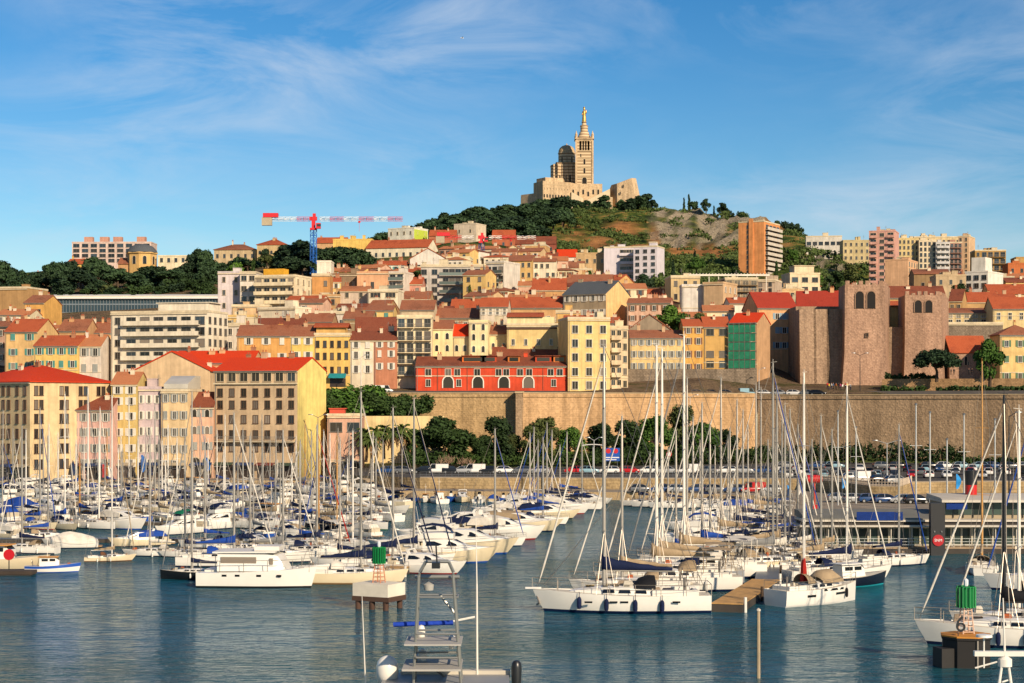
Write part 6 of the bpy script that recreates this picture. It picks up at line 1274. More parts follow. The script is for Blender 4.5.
for i in range(nb):
    a, b = xx(808)+(XE-xx(808))*i/nb, xx(808)+(XE-xx(808))*(i+1)/nb
    f = MB().box(a, a+.16, 1.7, 1.9, .704, z(527)).box(b-.05, b-.001, 1.7, 1.9, .704, z(527)).box(a+.16, b-.05, 1.7, 1.9, z(527)-.25, z(527)).box(a+.16, b-.05, 1.7, 1.9, .704, .95).build('window_frame', plain('pale window frame', 'a8a08c', .6), t)
    MB().add([(a+.16, 1.8, .95), (b-.05, 1.8, .95), (b-.05, 1.8, z(527)-.25), (a+.16, 1.8, z(527)-.25)], [(0, 1, 2, 3)]).build('pane', gm, f)
    if i % 2 == 0: MB().tube((a, .35, .7), (a, .35, z(527)), .07, n=8).build('column', WH, t)
MB().box(xx(800), XE, -.2, 6.2, z(527)+.003, z(525.3)).build('canopy_edge', WH, t)
MB().box(xx(804), XE, .6, 6.1, z(525.3)+.003, z(522)).build('dark_band', plain('dark band', '2f2a26', .8), t)
MB().box(xx(803), XE, .3, 6.4, z(522)+.003, z(520)).build('roof_edge', WH, t)
MB().ext([(.6, z(520)+.004), (.6, z(519)), (5.5, z(510.5, 211)), (8.5, z(510.5, 211)), (8.5, z(520)+.004)], 'x', xx(806), xx(944)).build('roof', GR, t)
bn = canvas('102f70')
for a, b, p0, p1, y in ((857, 903.5, 512, 520.5, .25), (949, 970, 503, 510, 1.3)):
    MB().box(xx(a), xx(b), y-.05, y, z(p1), z(p0)).build('banner', bn, t)
# upper floor on the right
MB().box(xx(946), XE, 2.5, 8, z(520)+.006, z(503)).build('upper_wall', plain('cream clubhouse wall', '94866e', .8), t)
for i in range(12):
    a = xx(948)+i*1.15
    if i < 14: f = MB().box(a, a+.1, 2.35, 2.49, z(519), z(503.2)).build('window_frame', DARK, t); MB().box(a+.1, a+1.15, 2.42, 2.48, z(516), z(503.4)).build('pane', gm, f)
MB().box(xx(944), XE, 1.0, 9, z(503)+.004, z(500.6)).build('upper_roof_edge', WH, t); MB().ext([(1.0, z(500.6)+.004), (2, z(498.6)), (9, z(494, 213)), (9, z(500.6)+.004)], 'x', xx(944.5), XE).build('upper_roof', plain('white roof sheet', 'b4ac9e', .6, .14), t)
mb = MB()
for i in range(46): a = xx(760)+i*1.0; mb.tube((a, .12, .7), (a, .12, 1.7), .025, n=4)
for h in (1.0, 1.35, 1.7): mb.tube((xx(760), .12, h), (xx(760)+45, .12, h), .03, n=4)
mb.build('railing', POLEL, t)
t = thing('sign_pillar', 'black square pillar with dull red round sign before the clubhouse', 'sign', (XP(937, 203.5), 203.5, -.5)); z = lambda p: ZP(p, 203.5)+.5
MB().box(-.8, .8, -.5, .5, 0, z(503)).build('pillar', paint('141416', .5), t)
mr = paint('a4141c', .35); dsc = MB().tube((0, -.5, z(540)), (0, -.62, z(540)), .64, n=26).build('disc', mr, t)
o = obj('lettering', text_mesh('lettering', 'SNM', .44, .01, paint('e0dcd8')), dsc, (0, -.635, z(540))); o.rotation_euler = (R(90), 0, 0)
for s in (-1, 1): MB().tube((s*.4, -.5, z(531)), (s*.4, -.62, z(531.6)), .07, n=8).build('spotlight', POLEL, t)
t = thing('roof_vent', 'red and black funnel vent standing on the white clubhouse roof', 'vent', P(971, 495, 213)); MB().lathe([(.7, -.4), (.7, 1.2)], 14).build('lower_drum', paint('b01c1c'), t); MB().lathe([(.7, 1.203), (.78, 2.9), (.5, 2.9), (.5, 2.4)], 14).build('upper_drum', DARK, t)
t = thing('gangway', 'grey metal gangway with railings left of the clubhouse', 'gangway', (XP(752, 222), 222, .6)); Lg = XP(826, 222)-XP(752, 222)
MB().box(0, Lg, 0, 1.6, 0, .15).build('deck', POLE, t); mb = MB()
for y in (0, 1.6):
    for q in (.5, 1.05): mb.tube((0, y, q), (Lg, y, q), .03, n=4)
    for i in range(10): mb.tube((Lg*i/9, y, .15), (Lg*i/9, y, 1.05), .03, n=4)
mb.build('railing', POLEL, t); MB().box(.2, Lg-.2, .3, 1.3, -1, -.001).build('float', CONC, t)
# gull
t = thing('seagull', 'white gull gliding high over the town', 'bird', P(462, 38, 300), .3); MB().loft([[(x, r*math.cos(a), r*math.sin(a)) for a in (0, 1.05, 2.1, 3.14, 4.2, 5.24)] for x, r in ((-.3, .02), (-.15, .07), (.1, .08), (.24, .05), (.33, .01))]).add([(.12, .05, .03), (-.08, .05, .03), (-.02, .38, .14), (.1, .38, .14), (-.12, .78, .1), (-.05, .78, .1)], [(0, 1, 2, 3), (3, 2, 4, 5)]).add([(.12, -.05, .03), (-.08, -.05, .03), (-.02, -.38, .14), (.1, -.38, .14), (-.12, -.78, .1), (-.05, -.78, .1)], [(0, 1, 2, 3), (3, 2, 4, 5)]).build('body', plain('white feathers', 'd0d0cc', .8), t)
# ---------------------------------------------------------------- boats (unit length 10 m, bow towards +x, waterline z = 0)
GELS = {'white': plain('white gelcoat', 'd6d2c8', .25, .05), 'cream': plain('cream gelcoat', 'cfc0a0', .3, .07), 'navy': plain('navy hull paint', '0e1626', .25, .05), 'grey': plain('grey hull paint', '8c9094', .3, .06), 'black': plain('black hull paint', '14161a', .25, .06), 'teal': plain('turquoise hull paint', '1a8a96', .3, .06), 'blue': plain('blue hull paint', '20468c', .3, .06), 'brown': plain('varnished wood', '7a4422', .35, .2, 3)}
CV = {'navy': canvas('101c3c'), 'blue': canvas('1c4290'), 'tan': canvas('9a866a'), 'white': canvas('cfc8ba'), 'grey': canvas('7c7c7a'), 'green': canvas('0f6a4c'), 'red': canvas('a0261e'), 'brown': canvas('6a4630'), 'black': canvas('17181c')}
MASTM = {'grey': plain('anodised mast', '9a958c', .4, .08, metal=.3), 'white': plain('white mast', 'd6d0c4', .35, .05), 'wood': plain('varnished spar', 'b4823e', .35, .2, 3), 'black': plain('carbon mast', '16161a', .35)}
STRIPE = {'navy': paint('101c3c'), 'blue': paint('1c4ca0'), 'red': paint('8c1c18'), 'black': paint('141414'), 'green': paint('1a5a40'), 'teal': paint('1a8a96'), 'tan': paint('8a6c48'), 'white': paint('d0ccc4'), 'grey': paint('7c7c7a'), 'brown': paint('6a4630')}
WIRE = plain('rigging wire', '8a8278', .4, .1, metal=.5); DECKM = plain('deck', 'c4bba8', .6, .12, 3); TEAK = plain('teak deck', '9a7850', .7, .25, 4); CLUT = [canvas('8a7a68'), canvas('b4ac9c'), canvas('3c3c44'), canvas('a0522e'), canvas('c8c0b0')]
def hb(t, B, full, stern=.74):
    if t < .45: return B/2*(stern+(1-stern)*math.sin(t/.45*math.pi/2))
    return B/2*max(.012, (1-((t-.45)/.55)**full))
def hull_rings(L=10, B=3.2, f0=1.0, f1=1.35, rake=.6, full=2.2, flare=.9, n=14, stern=.74, dep=.55):
    out = []
    for i in range(n+1):
        t = i/n; x = -L/2+L*t; h = hb(t, B, full, stern); zd = f0+(f1-f0)*t**1.6-.08*math.sin(t*math.pi); e = (t > .55)*((t-.55)/.45)**2*rake
        k = flare-(flare*.25*max(0, t-.5)*2)
        pts = [(h, zd, x), (h*.985, zd*.62, x-e*.3), (h*(k+.04), .16, x-e*.85), (h*k, .06, x-e*.92), (h*k*.93, 0-.05, x-e), (h*.5, -dep*.8, x-e*1.15), (0, -dep, x-e*1.2)]
        out.append([(p[2], p[0], p[1]) for p in pts]+[(p[2], -p[0], p[1]) for p in pts[-2::-1]])
    return out
def hull_mesh(key, mats, stripe=True, **kw):
    def mk():
        r = hull_rings(**kw); m = MB(); n = len(r[0])
        for j in range(len(r)-1):
            for i in range(n-1):
                ii = min(i, n-2-i); mt = 1 if (ii in (2, 3) or ii == 0 and mats[1] is STRIPE['blue'] and key[0] == 'pointu') and stripe else (2 if ii > 3 else 0)
                m.add([r[j][i], r[j][i+1], r[j+1][i+1], r[j+1][i]], [(0, 1, 2, 3)], mt)
        m.add(r[0], [tuple(range(n))], 0)
        # toe rail
        return m.mesh('hull', mats)
    return cached(('hull',)+key+tuple(x.name for x in mats), mk)
def deck_mesh(key, mt, **kw):
    def mk():
        r = hull_rings(**kw); m = MB(); k = []
        for q in r: y = q[0][1]*.985; z = q[0][2]-.05; k.append([(q[0][0], y, z), (q[0][0], y*.5, z+.05), (q[0][0], -y*.5, z+.05), (q[0][0], -y, z)])
        m.loft(k, caps=False, closed=False); return m.mesh('deck', mt)
    return cached(('deck',)+key+(mt.name,), mk)
HK = {'sail': dict(L=10, B=3.2, f0=1.0, f1=1.3, rake=.7, full=2.1), 'plumb': dict(L=10, B=3.4, f0=1.15, f1=1.4, rake=.1, full=2.0, stern=.9), 'classic': dict(L=10, B=3.0, f0=.8, f1=1.35, rake=1.0, full=1.9, stern=.5), 'slim': dict(L=10, B=2.7, f0=.85, f1=1.05, rake=.9, full=2.0, stern=.7), 'motor': dict(L=10, B=3.5, f0=1.05, f1=1.7, rake=1.4, full=2.6, flare=.84, stern=.92), 'dinghy': dict(L=10, B=4.0, f0=1.1, f1=1.5, rake=.9, full=2.2, stern=.85), 'pointu': dict(L=10, B=3.4, f0=1.15, f1=1.7, rake=.5, full=1.8, stern=.35)}
def zdeck(hk, x):
    k = HK[hk]; t = x/10+.5; return k['f0']+(k['f1']-k['f0'])*t**1.6-.08*math.sin(t*math.pi)
SAILS = []
def P2(px, Y): return XP(px, Y)
def sail_rig(t, L, hk, mh, mastc, cover, furl, mx=.7, boom=True, furled=True, spread=2, jib=None):
    """mast, boom and standing rigging in unit-length space; mh = mast top above the waterline in units"""
    zd = zdeck(hk, mx)
    tk = max(1.0, min(1.45, 12.5/L))
    me = cached(('mast', hk, round(mh, 1), mastc, spread, round(tk, 1)), lambda: MB().loft([[(mx+r*1.25*math.cos(a), r*math.sin(a), z) for a in [k*math.pi/4 for k in range(8)]] for z, r in ((zd-.1, .085*tk), (mh*.7, .08*tk), (mh, .05*tk))]).mesh('mast', MASTM[mastc]))
    ms = obj('mast', me, t)
    m = MB()
    for k in range(spread): zz = zd+(mh-zd)*(k+1)/(spread+1); w_ = .95-.2*k; m.tube((mx, -w_, zz), (mx-.1, 0, zz+.05), .03, n=4).tube((mx-.1, 0, zz+.05), (mx, w_, zz), .03, n=4)
    m.tube((mx, 0, mh), (mx, 0, mh+.35), .02, n=4).tube((mx-.2, 0, mh+.05), (mx+.35, 0, mh+.12), .018, n=4)
    obj('spreaders', cached(('spr', hk, round(mh, 1), mastc, spread), lambda: m.mesh('spreaders', MASTM[mastc])), ms)
    def rg():
        m = MB(); r = .018; bow = (4.75, 0, zdeck(hk, 4.7)); 
        m.tube((mx, 0, mh*.97), bow, r, n=3).tube((mx, 0, mh), (-4.85, 0, zdeck(hk, -4.8)), r, n=3)
        for s in (-1, 1):
            zs_ = [zd+(mh-zd)*(k+1)/(spread+1) for k in range(spread)]; p = [(mx-.15, s*1.4, zdeck(hk, mx))]+[(mx, s*(.95-.2*k), z) for k, z in enumerate(zs_)]+[(mx, 0, mh*.98)]
            m.path(p, r, 3)
            m.tube((mx-.6, s*1.4, zdeck(hk, mx)), (mx, 0, zs_[0]), r, n=3); m.tube((mx+.5, s*1.35, zdeck(hk, mx)), (mx, 0, zs_[0]), r, n=3)
        return m.mesh('rigging', WIRE)
    obj('rigging', cached(('rig', hk, round(mh, 1), spread), rg), t)
    if boom:
        zb = zd+1.25
        obj('boom', cached(('boom', hk, mastc), lambda: MB().tube((mx, 0, zb), (mx-4.0, 0, zb-.05), .07, .06, 8).mesh('boom', MASTM[mastc])), t)
        if cover:
            def cvm():
                m = MB(); n = 9; rings = []
                for i in range(n+1):
                    q = i/n; x = mx+.14-4.0*q; hh = .62*(1-q)**1.3+.2+.03*math.sin(i*2.4); w_ = .17-.05*q
                    if i == 0: hh = 1.0
                    rings.append([(x, w_*math.cos(a), zb+.04+hh*.5+hh*.5*math.sin(a)-.08) for a in [k*math.pi/4 for k in range(8)]])
                m.loft(rings); return m.mesh('sail_cover', CV[cover], True)
            obj('sail_cover', cached(('cover', hk, cover), cvm), t)
    if furled:
        def fm():
            a = Vector((mx+.1, 0, mh*.93)); b = Vector((4.62, 0, zdeck(hk, 4.6)+.35)); m = MB(); p = [b+(a-b)*q for q in (0, .08, .35, .7, .97, 1)]; rr = [.03, .11, .1, .075, .045, .02]
            for k in range(5): m.tube(p[k], p[k+1], rr[k]*tk*.52, rr[k+1]*tk*.52, 6)
            return m.mesh('furled_sail', CV[furl])
        obj('furled_sail', cached(('furl', hk, round(mh, 1), furl, round(tk, 1)), fm), t)
def pulpit(hk):
    def mk():
        m = MB(); r = .022; kw = HK[hk]; rr = hull_rings(**kw)
        for s in (-1, 1):
            pts = []
            for q in rr[:]:
                p = Vector((q[0][0], s*q[0][1]*.96, q[0][2])); pts.append(p+Vector((0, 0, .62)))
            idx = list(range(0, len(pts), 2))
            for i in idx: m.tube(pts[i]-Vector((0, 0, .66)), pts[i], r, n=3)
            m.path([pts[i] for i in range(len(pts))], r*.7, 3); m.path([p-Vector((0, 0, .3)) for p in pts], r*.5, 3)
        q = rr[0]; m.tube((q[0][0], q[0][1]*.96, q[0][2]+.62), (q[0][0], -q[0][1]*.96, q[0][2]+.62), r, n=3)
        return m.mesh('guard_rail', WIRE)
    return cached(('pulpit', hk), mk)
def coach(hk, mt):
    def mk():
        m = MB(); k = []
        for x, w_, h in ((-1.7, 1.0, .42), (-1.0, 1.05, .5), (.8, 1.0, .45), (2.0, .72, .3), (2.9, .4, .06)):
            z = zdeck(hk, x)-.04; k.append([(x, w_, z), (x, w_*.86, z+h*.8), (x, w_*.5, z+h), (x, -w_*.5, z+h), (x, -w_*.86, z+h*.8), (x, -w_, z)])
        m.loft(k); 
        z = zdeck(hk, -3)-.03      # cockpit coamings and seats
        for s in (-1, 1): m.box(-4.3, -1.7, s*1.0-.12, s*1.0+.12, z, z+.34)
        m.box(-4.3, -4.1, -.85, .85, z, z+.3); return m.mesh('cabin', mt)
    return cached(('coach', hk, mt.name), mk)
def coach_win(hk):
    def mk():
        m = MB()
        for s in (-1, 1):
            for x0, x1 in ((-1.4, -.7), (-.5, .2), (.4, 1.1)):
                z = zdeck(hk, x0)+.1; m.add([(x0, s*1.03, z), (x1, s*(1.0), z), (x1-.08, s*.95, z+.2), (x0+.05, s*.98, z+.2)], [(0, 1, 2, 3)])
        for x in (0.2, 1.5): z = zdeck(hk, x)+.47-.08*(x > 1); m.box(x, x+.5, -.25, .25, z-.06, z)
        return m.mesh('cabin_window', GLT)
    return cached(('coachwin', hk), mk)
def coach_wins(hk):
    def mk():
        out = []
        for s in (-1, 1):
            for x0, x1 in ((-1.4, -.7), (-.5, .2), (.4, 1.1)): z = zdeck(hk, x0)+.1; out.append(MB().add([(x0, s*1.03, z), (x1, s*(1.0), z), (x1-.08, s*.95, z+.2), (x0+.05, s*.98, z+.2)], [(0, 1, 2, 3)]).mesh('cabin_window', GLT))
        for x in (0.2, 1.5): z = zdeck(hk, x)+.47-.08*(x > 1); out.append(MB().box(x, x+.5, -.25, .25, z-.06, z).mesh('cabin_window', GLT))
        return out
    return cached(('coachwins', hk), mk)
def hood(hk, c):
    def mk():
        m = MB(); z = zdeck(hk, -1.5)+.38; k = []
        for x, w_, h in ((-.7, .95, .08), (-1.0, 1.0, .5), (-1.5, 1.02, .68), (-1.9, 1.02, .66)): k.append([(x, w_*math.cos(a), z+h*math.sin(a)) for a in [math.pi*q/8 for q in range(9)]])
        m.loft(k, caps=False, closed=False); return m.mesh('sprayhood', CV[c])
    return cached(('hood', hk, c), mk)
def bimini(hk, c):
    def mk():
        z = zdeck(hk, -3)+1.75; m = MB(); m.loft([[(x, y, z+.12*math.cos(y)+.06*math.sin((x+4.2)*1.5)) for y in (-1.25, -.6, 0, .6, 1.25)] for x in (-4.3, -3.6, -2.9, -2.3)], caps=False, closed=False)
        for x in (-4.3, -2.3):
            for y in (-1.25, 1.25): m.tube((x, y, z), (x*.93-.2, y, z-1.5), .025, n=4)
        return m.mesh('bimini', CV[c])
    return cached(('bim', hk, c), mk)
def fender_mesh(c): return cached(('fender', c), lambda: MB().lathe([(0, -.38), (.1, -.34), (.13, -.2), (.13, .15), (.09, .27), (.02, .33), (.015, .6)], 8).mesh('fender', CV[c] if c != 'white' else GELS['white']))
def clutter(t, hk, seed, n=7):
    g = random.Random(seed)
    def mk():
        out = []
        for i in range(n):
            m = MB(); x = g.uniform(-4.4, 3.4); y = g.uniform(-.75, .75)*(1 if x < 1 else .5); z = zdeck(hk, x)+(.42 if -1.7 < x < 2 else .0); a, b, c = g.uniform(.1, .35), g.uniform(.1, .3), g.uniform(.12, .45); m.loft([[(x-a, y-b, z), (x+a, y-b, z), (x+a, y+b, z), (x-a, y+b, z)], [(x-a*.8, y-b*.7, z+c), (x+a*.7, y-b*.8, z+c*.9), (x+a*.7, y+b*.6, z+c), (x-a*.9, y+b*.7, z+c*.8)]]); out.append(m.mesh('deck_gear', CLUT[i % 5]))
        return out
    for m_ in cached(('clut', hk, seed % 6, n), mk): obj('deck_gear', m_, t)
    def wheel():
        m = MB(); z = zdeck(hk, -3.6); m.tube((-3.6, 0, z), (-3.6, 0, z+.9), .08, n=6)
        for k in range(12):
            a, b = k*math.pi/6, (k+1)*math.pi/6; m.tube((-3.75, .42*math.cos(a), z+.85+.42*math.sin(a)), (-3.75, .42*math.cos(b), z+.85+.42*math.sin(b)), .025, n=3)
        return m.mesh('steering_wheel', WIRE)
    obj('steering_wheel', cached(('whl', hk), wheel), t)
ZONES = []
REG = []
def sailboat(px, ytop, yw, head, L=None, hull='white', stripe='navy', cover='navy', furl='white', mastc='grey', hk='sail', hoodc='navy', bim=None, deckm=None, label=None, zone=None, furled=True, mx=.7, spread=2, fenders=None, name='sailboat', cat='sailboat', boom=True, deep=.1):
    Y = YW(yw); zt_ = ZP(ytop, Y)
    if L is None: L = max(6.5, min(13, zt_/1.35))
    s = L/10; a = R(head); X = XP(px, Y)-mx*s*math.cos(a); Yc_ = Y-mx*s*math.sin(a)
    t = thing(name, label, cat, (X, Yc_, 0), a, zone); t.scale = (s, s, s)
    mats = [GELS[hull], STRIPE[stripe], paint('1c2430') if stripe not in ('teal', 'red') else STRIPE[stripe]]
    obj('hull', hull_mesh((hk,), mats, **HK[hk]), t); obj('deck', deck_mesh((hk,), deckm or DECKM, **HK[hk]), t)
    c = obj('cabin', coach(hk, GELS['white'] if hull != 'brown' else GELS['brown']), t)
    for wm_ in (coach_wins(hk) if yw > 535 else [coach_win(hk)]): obj('cabin_window', wm_, c)
    obj('guard_rail', pulpit(hk), t)
    sail_rig(t, L, hk, zt_/s, mastc, cover, furl, mx, boom, furled, spread)
    if hoodc: obj('sprayhood', hood(hk, hoodc), t)
    if bim: obj('bimini', bimini(hk, bim), t)
    clutter(t, hk, rnd.randint(0, 99))
    for fx, fs in (fenders[1] if fenders else [(-2.5, 1), (0, 1), (-2.5, -1), (0, -1)]):
        tt = fx/10+.5; fo = obj('fender', fender_mesh(fenders[0] if fenders else 'white'), t, (fx, fs*(hb(tt, HK[hk]['B'], HK[hk]['full'], HK[hk].get('stern', .74))+.13), zdeck(hk, fx)-.5))
    if label is None: REG.append((t, px, zone, ('%s sailing boat with %s sail cover' % (hull, cover)) if cover and boom else '%s sailing boat' % hull))
    return t
def sup(key, secs, mt, name, m_=0):
    """superstructure lofted from sections (x, half width bottom, z bottom, half width top, z top)"""
    return cached(('sup',)+key+(mt.name,), lambda: MB().loft([[(x, wb, z0), (x, wt, z1), (x, wt*.5, z1+.04), (x, -wt*.5, z1+.04), (x, -wt, z1), (x, -wb, z0)] for x, wb, z0, wt, z1 in secs]).mesh(name, mt))
def motorboat(px, yw, head, L, kind='cruiser', hull='white', stripe='navy', canopy=None, label=None, zone=None, hk='motor', name='motorboat', cat='motorboat'):
    Y = YW(yw); s = L/10; a = R(head); t = thing(name, label, cat, (XP(px, Y), Y, 0), a, zone); t.scale = (s, s*rnd.uniform(.9, 1.05), s*rnd.uniform(.85, 1.12))
    mats = [GELS[hull], STRIPE[stripe], paint('1c2430')]; W_ = GELS['white']
    obj('hull', hull_mesh((hk,), mats, **HK[hk]), t); obj('deck', deck_mesh((hk,), DECKM, **HK[hk]), t); zd = lambda x: zdeck(hk, x)-.06
    if kind in ('cruiser', 'flybridge'):
        obj('foredeck', sup(('fd',), [(.6, 1.3, zd(.6), 1.05, zd(.6)+.5), (2.2, 1.05, zd(2.2), .8, zd(2.2)+.38), (3.9, .35, zd(3.9), .2, zd(3.9)+.05)], W_, 'foredeck'), t)
        c = obj('cabin', sup(('cb', kind), [(-2.4, 1.35, zd(-2.4), 1.2, zd(0)+1.25), (-.2, 1.35, zd(0), 1.15, zd(0)+1.3), (.4, 1.3, zd(.4), 1.05, zd(0)+1.2), (1.9, 1.05, zd(1.9)+.3, .7, zd(1.9)+.42)], W_, 'cabin'), t)
        def wn():
            m = MB(); z0 = zd(0)
            for sg in (-1, 1):
                m.add([(-2.1, sg*1.30, z0+.62), (.35, sg*1.235, z0+.62), (1.25, sg*1.05, z0+.62), (.25, sg*1.14, z0+1.08), (-2.0, sg*1.235, z0+1.08)], [(0, 1, 2, 3, 4)])
                m.add([(1.3, sg*.96, z0+.66), (1.82, sg*.04, z0+.6), (.75, sg*.04, z0+1.23), (.38, sg*1.0, z0+1.13)], [(0, 1, 2, 3)])
                m.add([(.8, sg*1.53, 1.0), (2.3, sg*1.36, 1.06), (2.2, sg*1.4, 1.22), (1.0, sg*1.55, 1.18)], [(0, 1, 2, 3)])
            return m.mesh('windscreen', GLT)
        obj('windscreen', cached(('mwin',), wn), c)
        if kind == 'flybridge':
            z1 = zd(0)+1.34; f = obj('flybridge', sup(('fb',), [(-3.2, 1.2, z1, 1.25, z1+.5), (-.6, 1.15, z1, 1.2, z1+.62), (.5, .9, z1, .85, z1+.5)], W_, 'flybridge'), t)
            obj('windshield', cached(('fbw',), lambda: MB().loft([[(.42, -.8, z1+.52), (.2, -.75, z1+.85)], [(.55, 0, z1+.52), (.3, 0, z1+.88)], [(.42, .8, z1+.52), (.2, .75, z1+.85)]], caps=False, closed=False).mesh('windshield', GLT)), f)
            obj('radar_arch', cached(('arch',), lambda: MB().path([(-2.6, -1.2, z1+.4), (-3.0, -1.1, z1+1.3), (-3.0, 1.1, z1+1.3), (-2.6, 1.2, z1+.4)], .09, 6).lathe([(.3, 0), (.3, .16), (.1, .22), (0, .22)], 10, (-3.0, 0, z1+1.38)).tube((-3, .7, z1+1.3), (-3.3, .7, z1+3.2), .02, n=4).mesh('radar_arch', W_)), t)
            if canopy: obj('canopy', cached(('fbc', canopy), lambda: MB().loft([[(x, 1.1*q, z1+zz*(1-.12*q*q)) for q in (-1, -.5, 0, .5, 1)] for x, zz in ((-2.9, 1.25), (-1.6, 1.55), (-.4, 1.4), (.3, .9))], caps=False, closed=False).mesh('canopy', CV[canopy])), t)
        else:
            obj('radar_arch', cached(('arch2',), lambda: MB().loft([[(-2.0, sy*1.25, zd(0)+.9), (-1.6, sy*1.25, zd(0)+.9), (-2.1, sy*1.0, zd(0)+1.75), (-2.5, sy*1.0, zd(0)+1.75)] for sy in (-1, -.86)]).loft([[(-2.0, sy*1.25, zd(0)+.9), (-1.6, sy*1.25, zd(0)+.9), (-2.1, sy*1.0, zd(0)+1.75), (-2.5, sy*1.0, zd(0)+1.75)] for sy in (1, .86)]).box(-2.5, -2.1, -1.05, 1.05, zd(0)+1.7, zd(0)+1.84).tube((-2.3, .5, zd(0)+1.8), (-2.6, .5, zd(0)+3.4), .02, n=4).mesh('radar_arch', W_)), t)
            if canopy: obj('canopy', cached(('cnp', canopy), lambda: MB().loft([[(x, y, zd(0)+z) for y, z in ((-1.4, .5), (-1.28, h*.85), (-.7, h), (.7, h), (1.28, h*.85), (1.4, .5))] for x, h in ((-4.4, .8), (-4.0, 1.35), (-2.6, 1.62), (-1.2, 1.55), (.3, 1.24))], caps=True, closed=False).mesh('canopy', CV[canopy])), t)
        obj('swim_platform', cached(('swim',), lambda: MB().box(-5.7, -5.0, -1.4, 1.4, .25, .38).mesh('swim_platform', TEAK)), t)
        obj('cockpit_seat', cached(('seat',), lambda: MB().box(-4.6, -3.9, -1.2, 1.2, zd(-4), zd(-4)+.5).box(-4.75, -4.6, -1.2, 1.2, zd(-4), zd(-4)+.85).mesh('cockpit_seat', canvas('c0b49c'))), t)
        obj('guard_rail', cached(('mrail', hk), lambda: MB().path([(q[0][0], q[0][1]*.94, q[0][2]+.5) for q in hull_rings(**HK[hk])[7:]]+[(q[0][0], -q[0][1]*.94, q[0][2]+.5) for q in hull_rings(**HK[hk])[:6:-1]], .025, 4).mesh('guard_rail', WIRE)), t)
    elif kind == 'covered':
        c = CV[canopy or 'white']
        obj('tarpaulin', cached(('tarp', canopy), lambda: MB().loft([[(x, y*w_, zd(x)+z*h) for y, z in ((-1.08, -.15), (-.95, .25), (-.55, .75), (0, 1), (.55, .75), (.95, .25), (1.08, -.15))] for x, w_, h in ((-4.9, 1.45, .5), (-4, 1.6, 1.0), (-2, 1.75, 1.5), (0, 1.75, 1.75), (1.2, 1.6, 1.5), (2.6, 1.3, .8), (4.6, .3, .25))]).mesh('tarpaulin', c)), t)
        obj('swim_platform', cached(('swim',), lambda: MB().box(-5.7, -5.0, -1.4, 1.4, .25, .38).mesh('swim_platform', TEAK)), t)
    elif kind == 'open':
        obj('console', cached(('cons',), lambda: MB().loft([[(-.6, -.5, zd(0)), (.5, -.5, zd(0)), (.5, .5, zd(0)), (-.6, .5, zd(0))], [(-.5, -.4, zd(0)+1.0), (.1, -.4, zd(0)+1.1), (.1, .4, zd(0)+1.1), (-.5, .4, zd(0)+1.0)]]).box(-2.2, -1.4, -.8, .8, zd(0)-.1, zd(0)+.5).mesh('console', W_)), t)
        obj('windscreen', cached(('cws',), lambda: MB().add([(.12, -.45, zd(0)+1.05), (.12, .45, zd(0)+1.05), (-.2, .4, zd(0)+1.7), (-.2, -.4, zd(0)+1.7)], [(0, 1, 2, 3)]).mesh('windscreen', GLT)), t)
        obj('outboard_motor', cached(('ob',), lambda: MB().loft([[(-5.3-a, -b, z), (-5.3+a, -b, z), (-5.3+a, b, z), (-5.3-a, b, z)] for a, b, z in ((.1, .1, -.4), (.12, .12, .7), (.36, .28, .8), (.4, .28, 1.5), (.25, .2, 1.8))]).mesh('outboard_motor', DARK)), t)
        if canopy: obj('canopy', cached(('obim', canopy), lambda: MB().loft([[(x, y, zd(0)+2.2-.1*y*y) for y in (-1.2, -.6, 0, .6, 1.2)] for x in (-2.2, -1, .4)], caps=False, closed=False).path([(-2.2, 1.2, zd(0)+2.05), (-1, 1.35, zd(0))], .03, 4).path([(.4, 1.2, zd(0)+2.05), (-1, 1.35, zd(0))], .03, 4).path([(-2.2, -1.2, zd(0)+2.05), (-1, -1.35, zd(0))], .03, 4).path([(.4, -1.2, zd(0)+2.05), (-1, -1.35, zd(0))], .03, 4).mesh('canopy', CV[canopy])), t)
    elif kind == 'wheelhouse':
        c = obj('wheelhouse', sup(('wh',), [(-2.3, .95, zd(-2), .8, zd(0)+1.45), (.4, .95, zd(0), .78, zd(0)+1.5), (1.15, .85, zd(1), .6, zd(0)+.95)], W_, 'wheelhouse'), t)
        obj('window', cached(('whw',), lambda: MB().box(-1.9, -.8, -.91, .91, zd(0)+.85, zd(0)+1.3).box(-.5, .5, -.9, .9, zd(0)+.85, zd(0)+1.3).add([(1.07, -.7, zd(0)+1.05), (1.07, .7, zd(0)+1.05), (.68, .7, zd(0)+1.5), (.68, -.7, zd(0)+1.5)], [(0, 1, 2, 3)]).mesh('window', GLT)), c)
        obj('wheelhouse_roof', cached(('whr', hull), lambda: MB().box(-2.6, 1.0, -1.1, 1.1, zd(0)+1.56, zd(0)+1.68).mesh('wheelhouse_roof', plain('ochre deck paint', 'c08a48', .6) if hull != 'navy' else GELS['white'])), c)
        obj('short_mast', cached(('whm',), lambda: MB().tube((-1, 0, zd(0)+1.6), (-1, 0, zd(0)+5), .06, .04, 6).tube((-1, -.5, zd(0)+4), (-1, .5, zd(0)+4), .03, n=4).mesh('short_mast', MASTM['white'])), t)
        clutter(t, hk, rnd.randint(0, 50), 5)
    if label is None: REG.append((t, px, zone, '%s %s%s' % (hull, {'cruiser': 'motor cruiser', 'flybridge': 'flybridge yacht', 'covered': 'motorboat under a tarpaulin', 'open': 'open motorboat', 'wheelhouse': 'fishing boat'}[kind], (' with %s canopy' % canopy) if canopy and kind != 'covered' else '')))
    return t
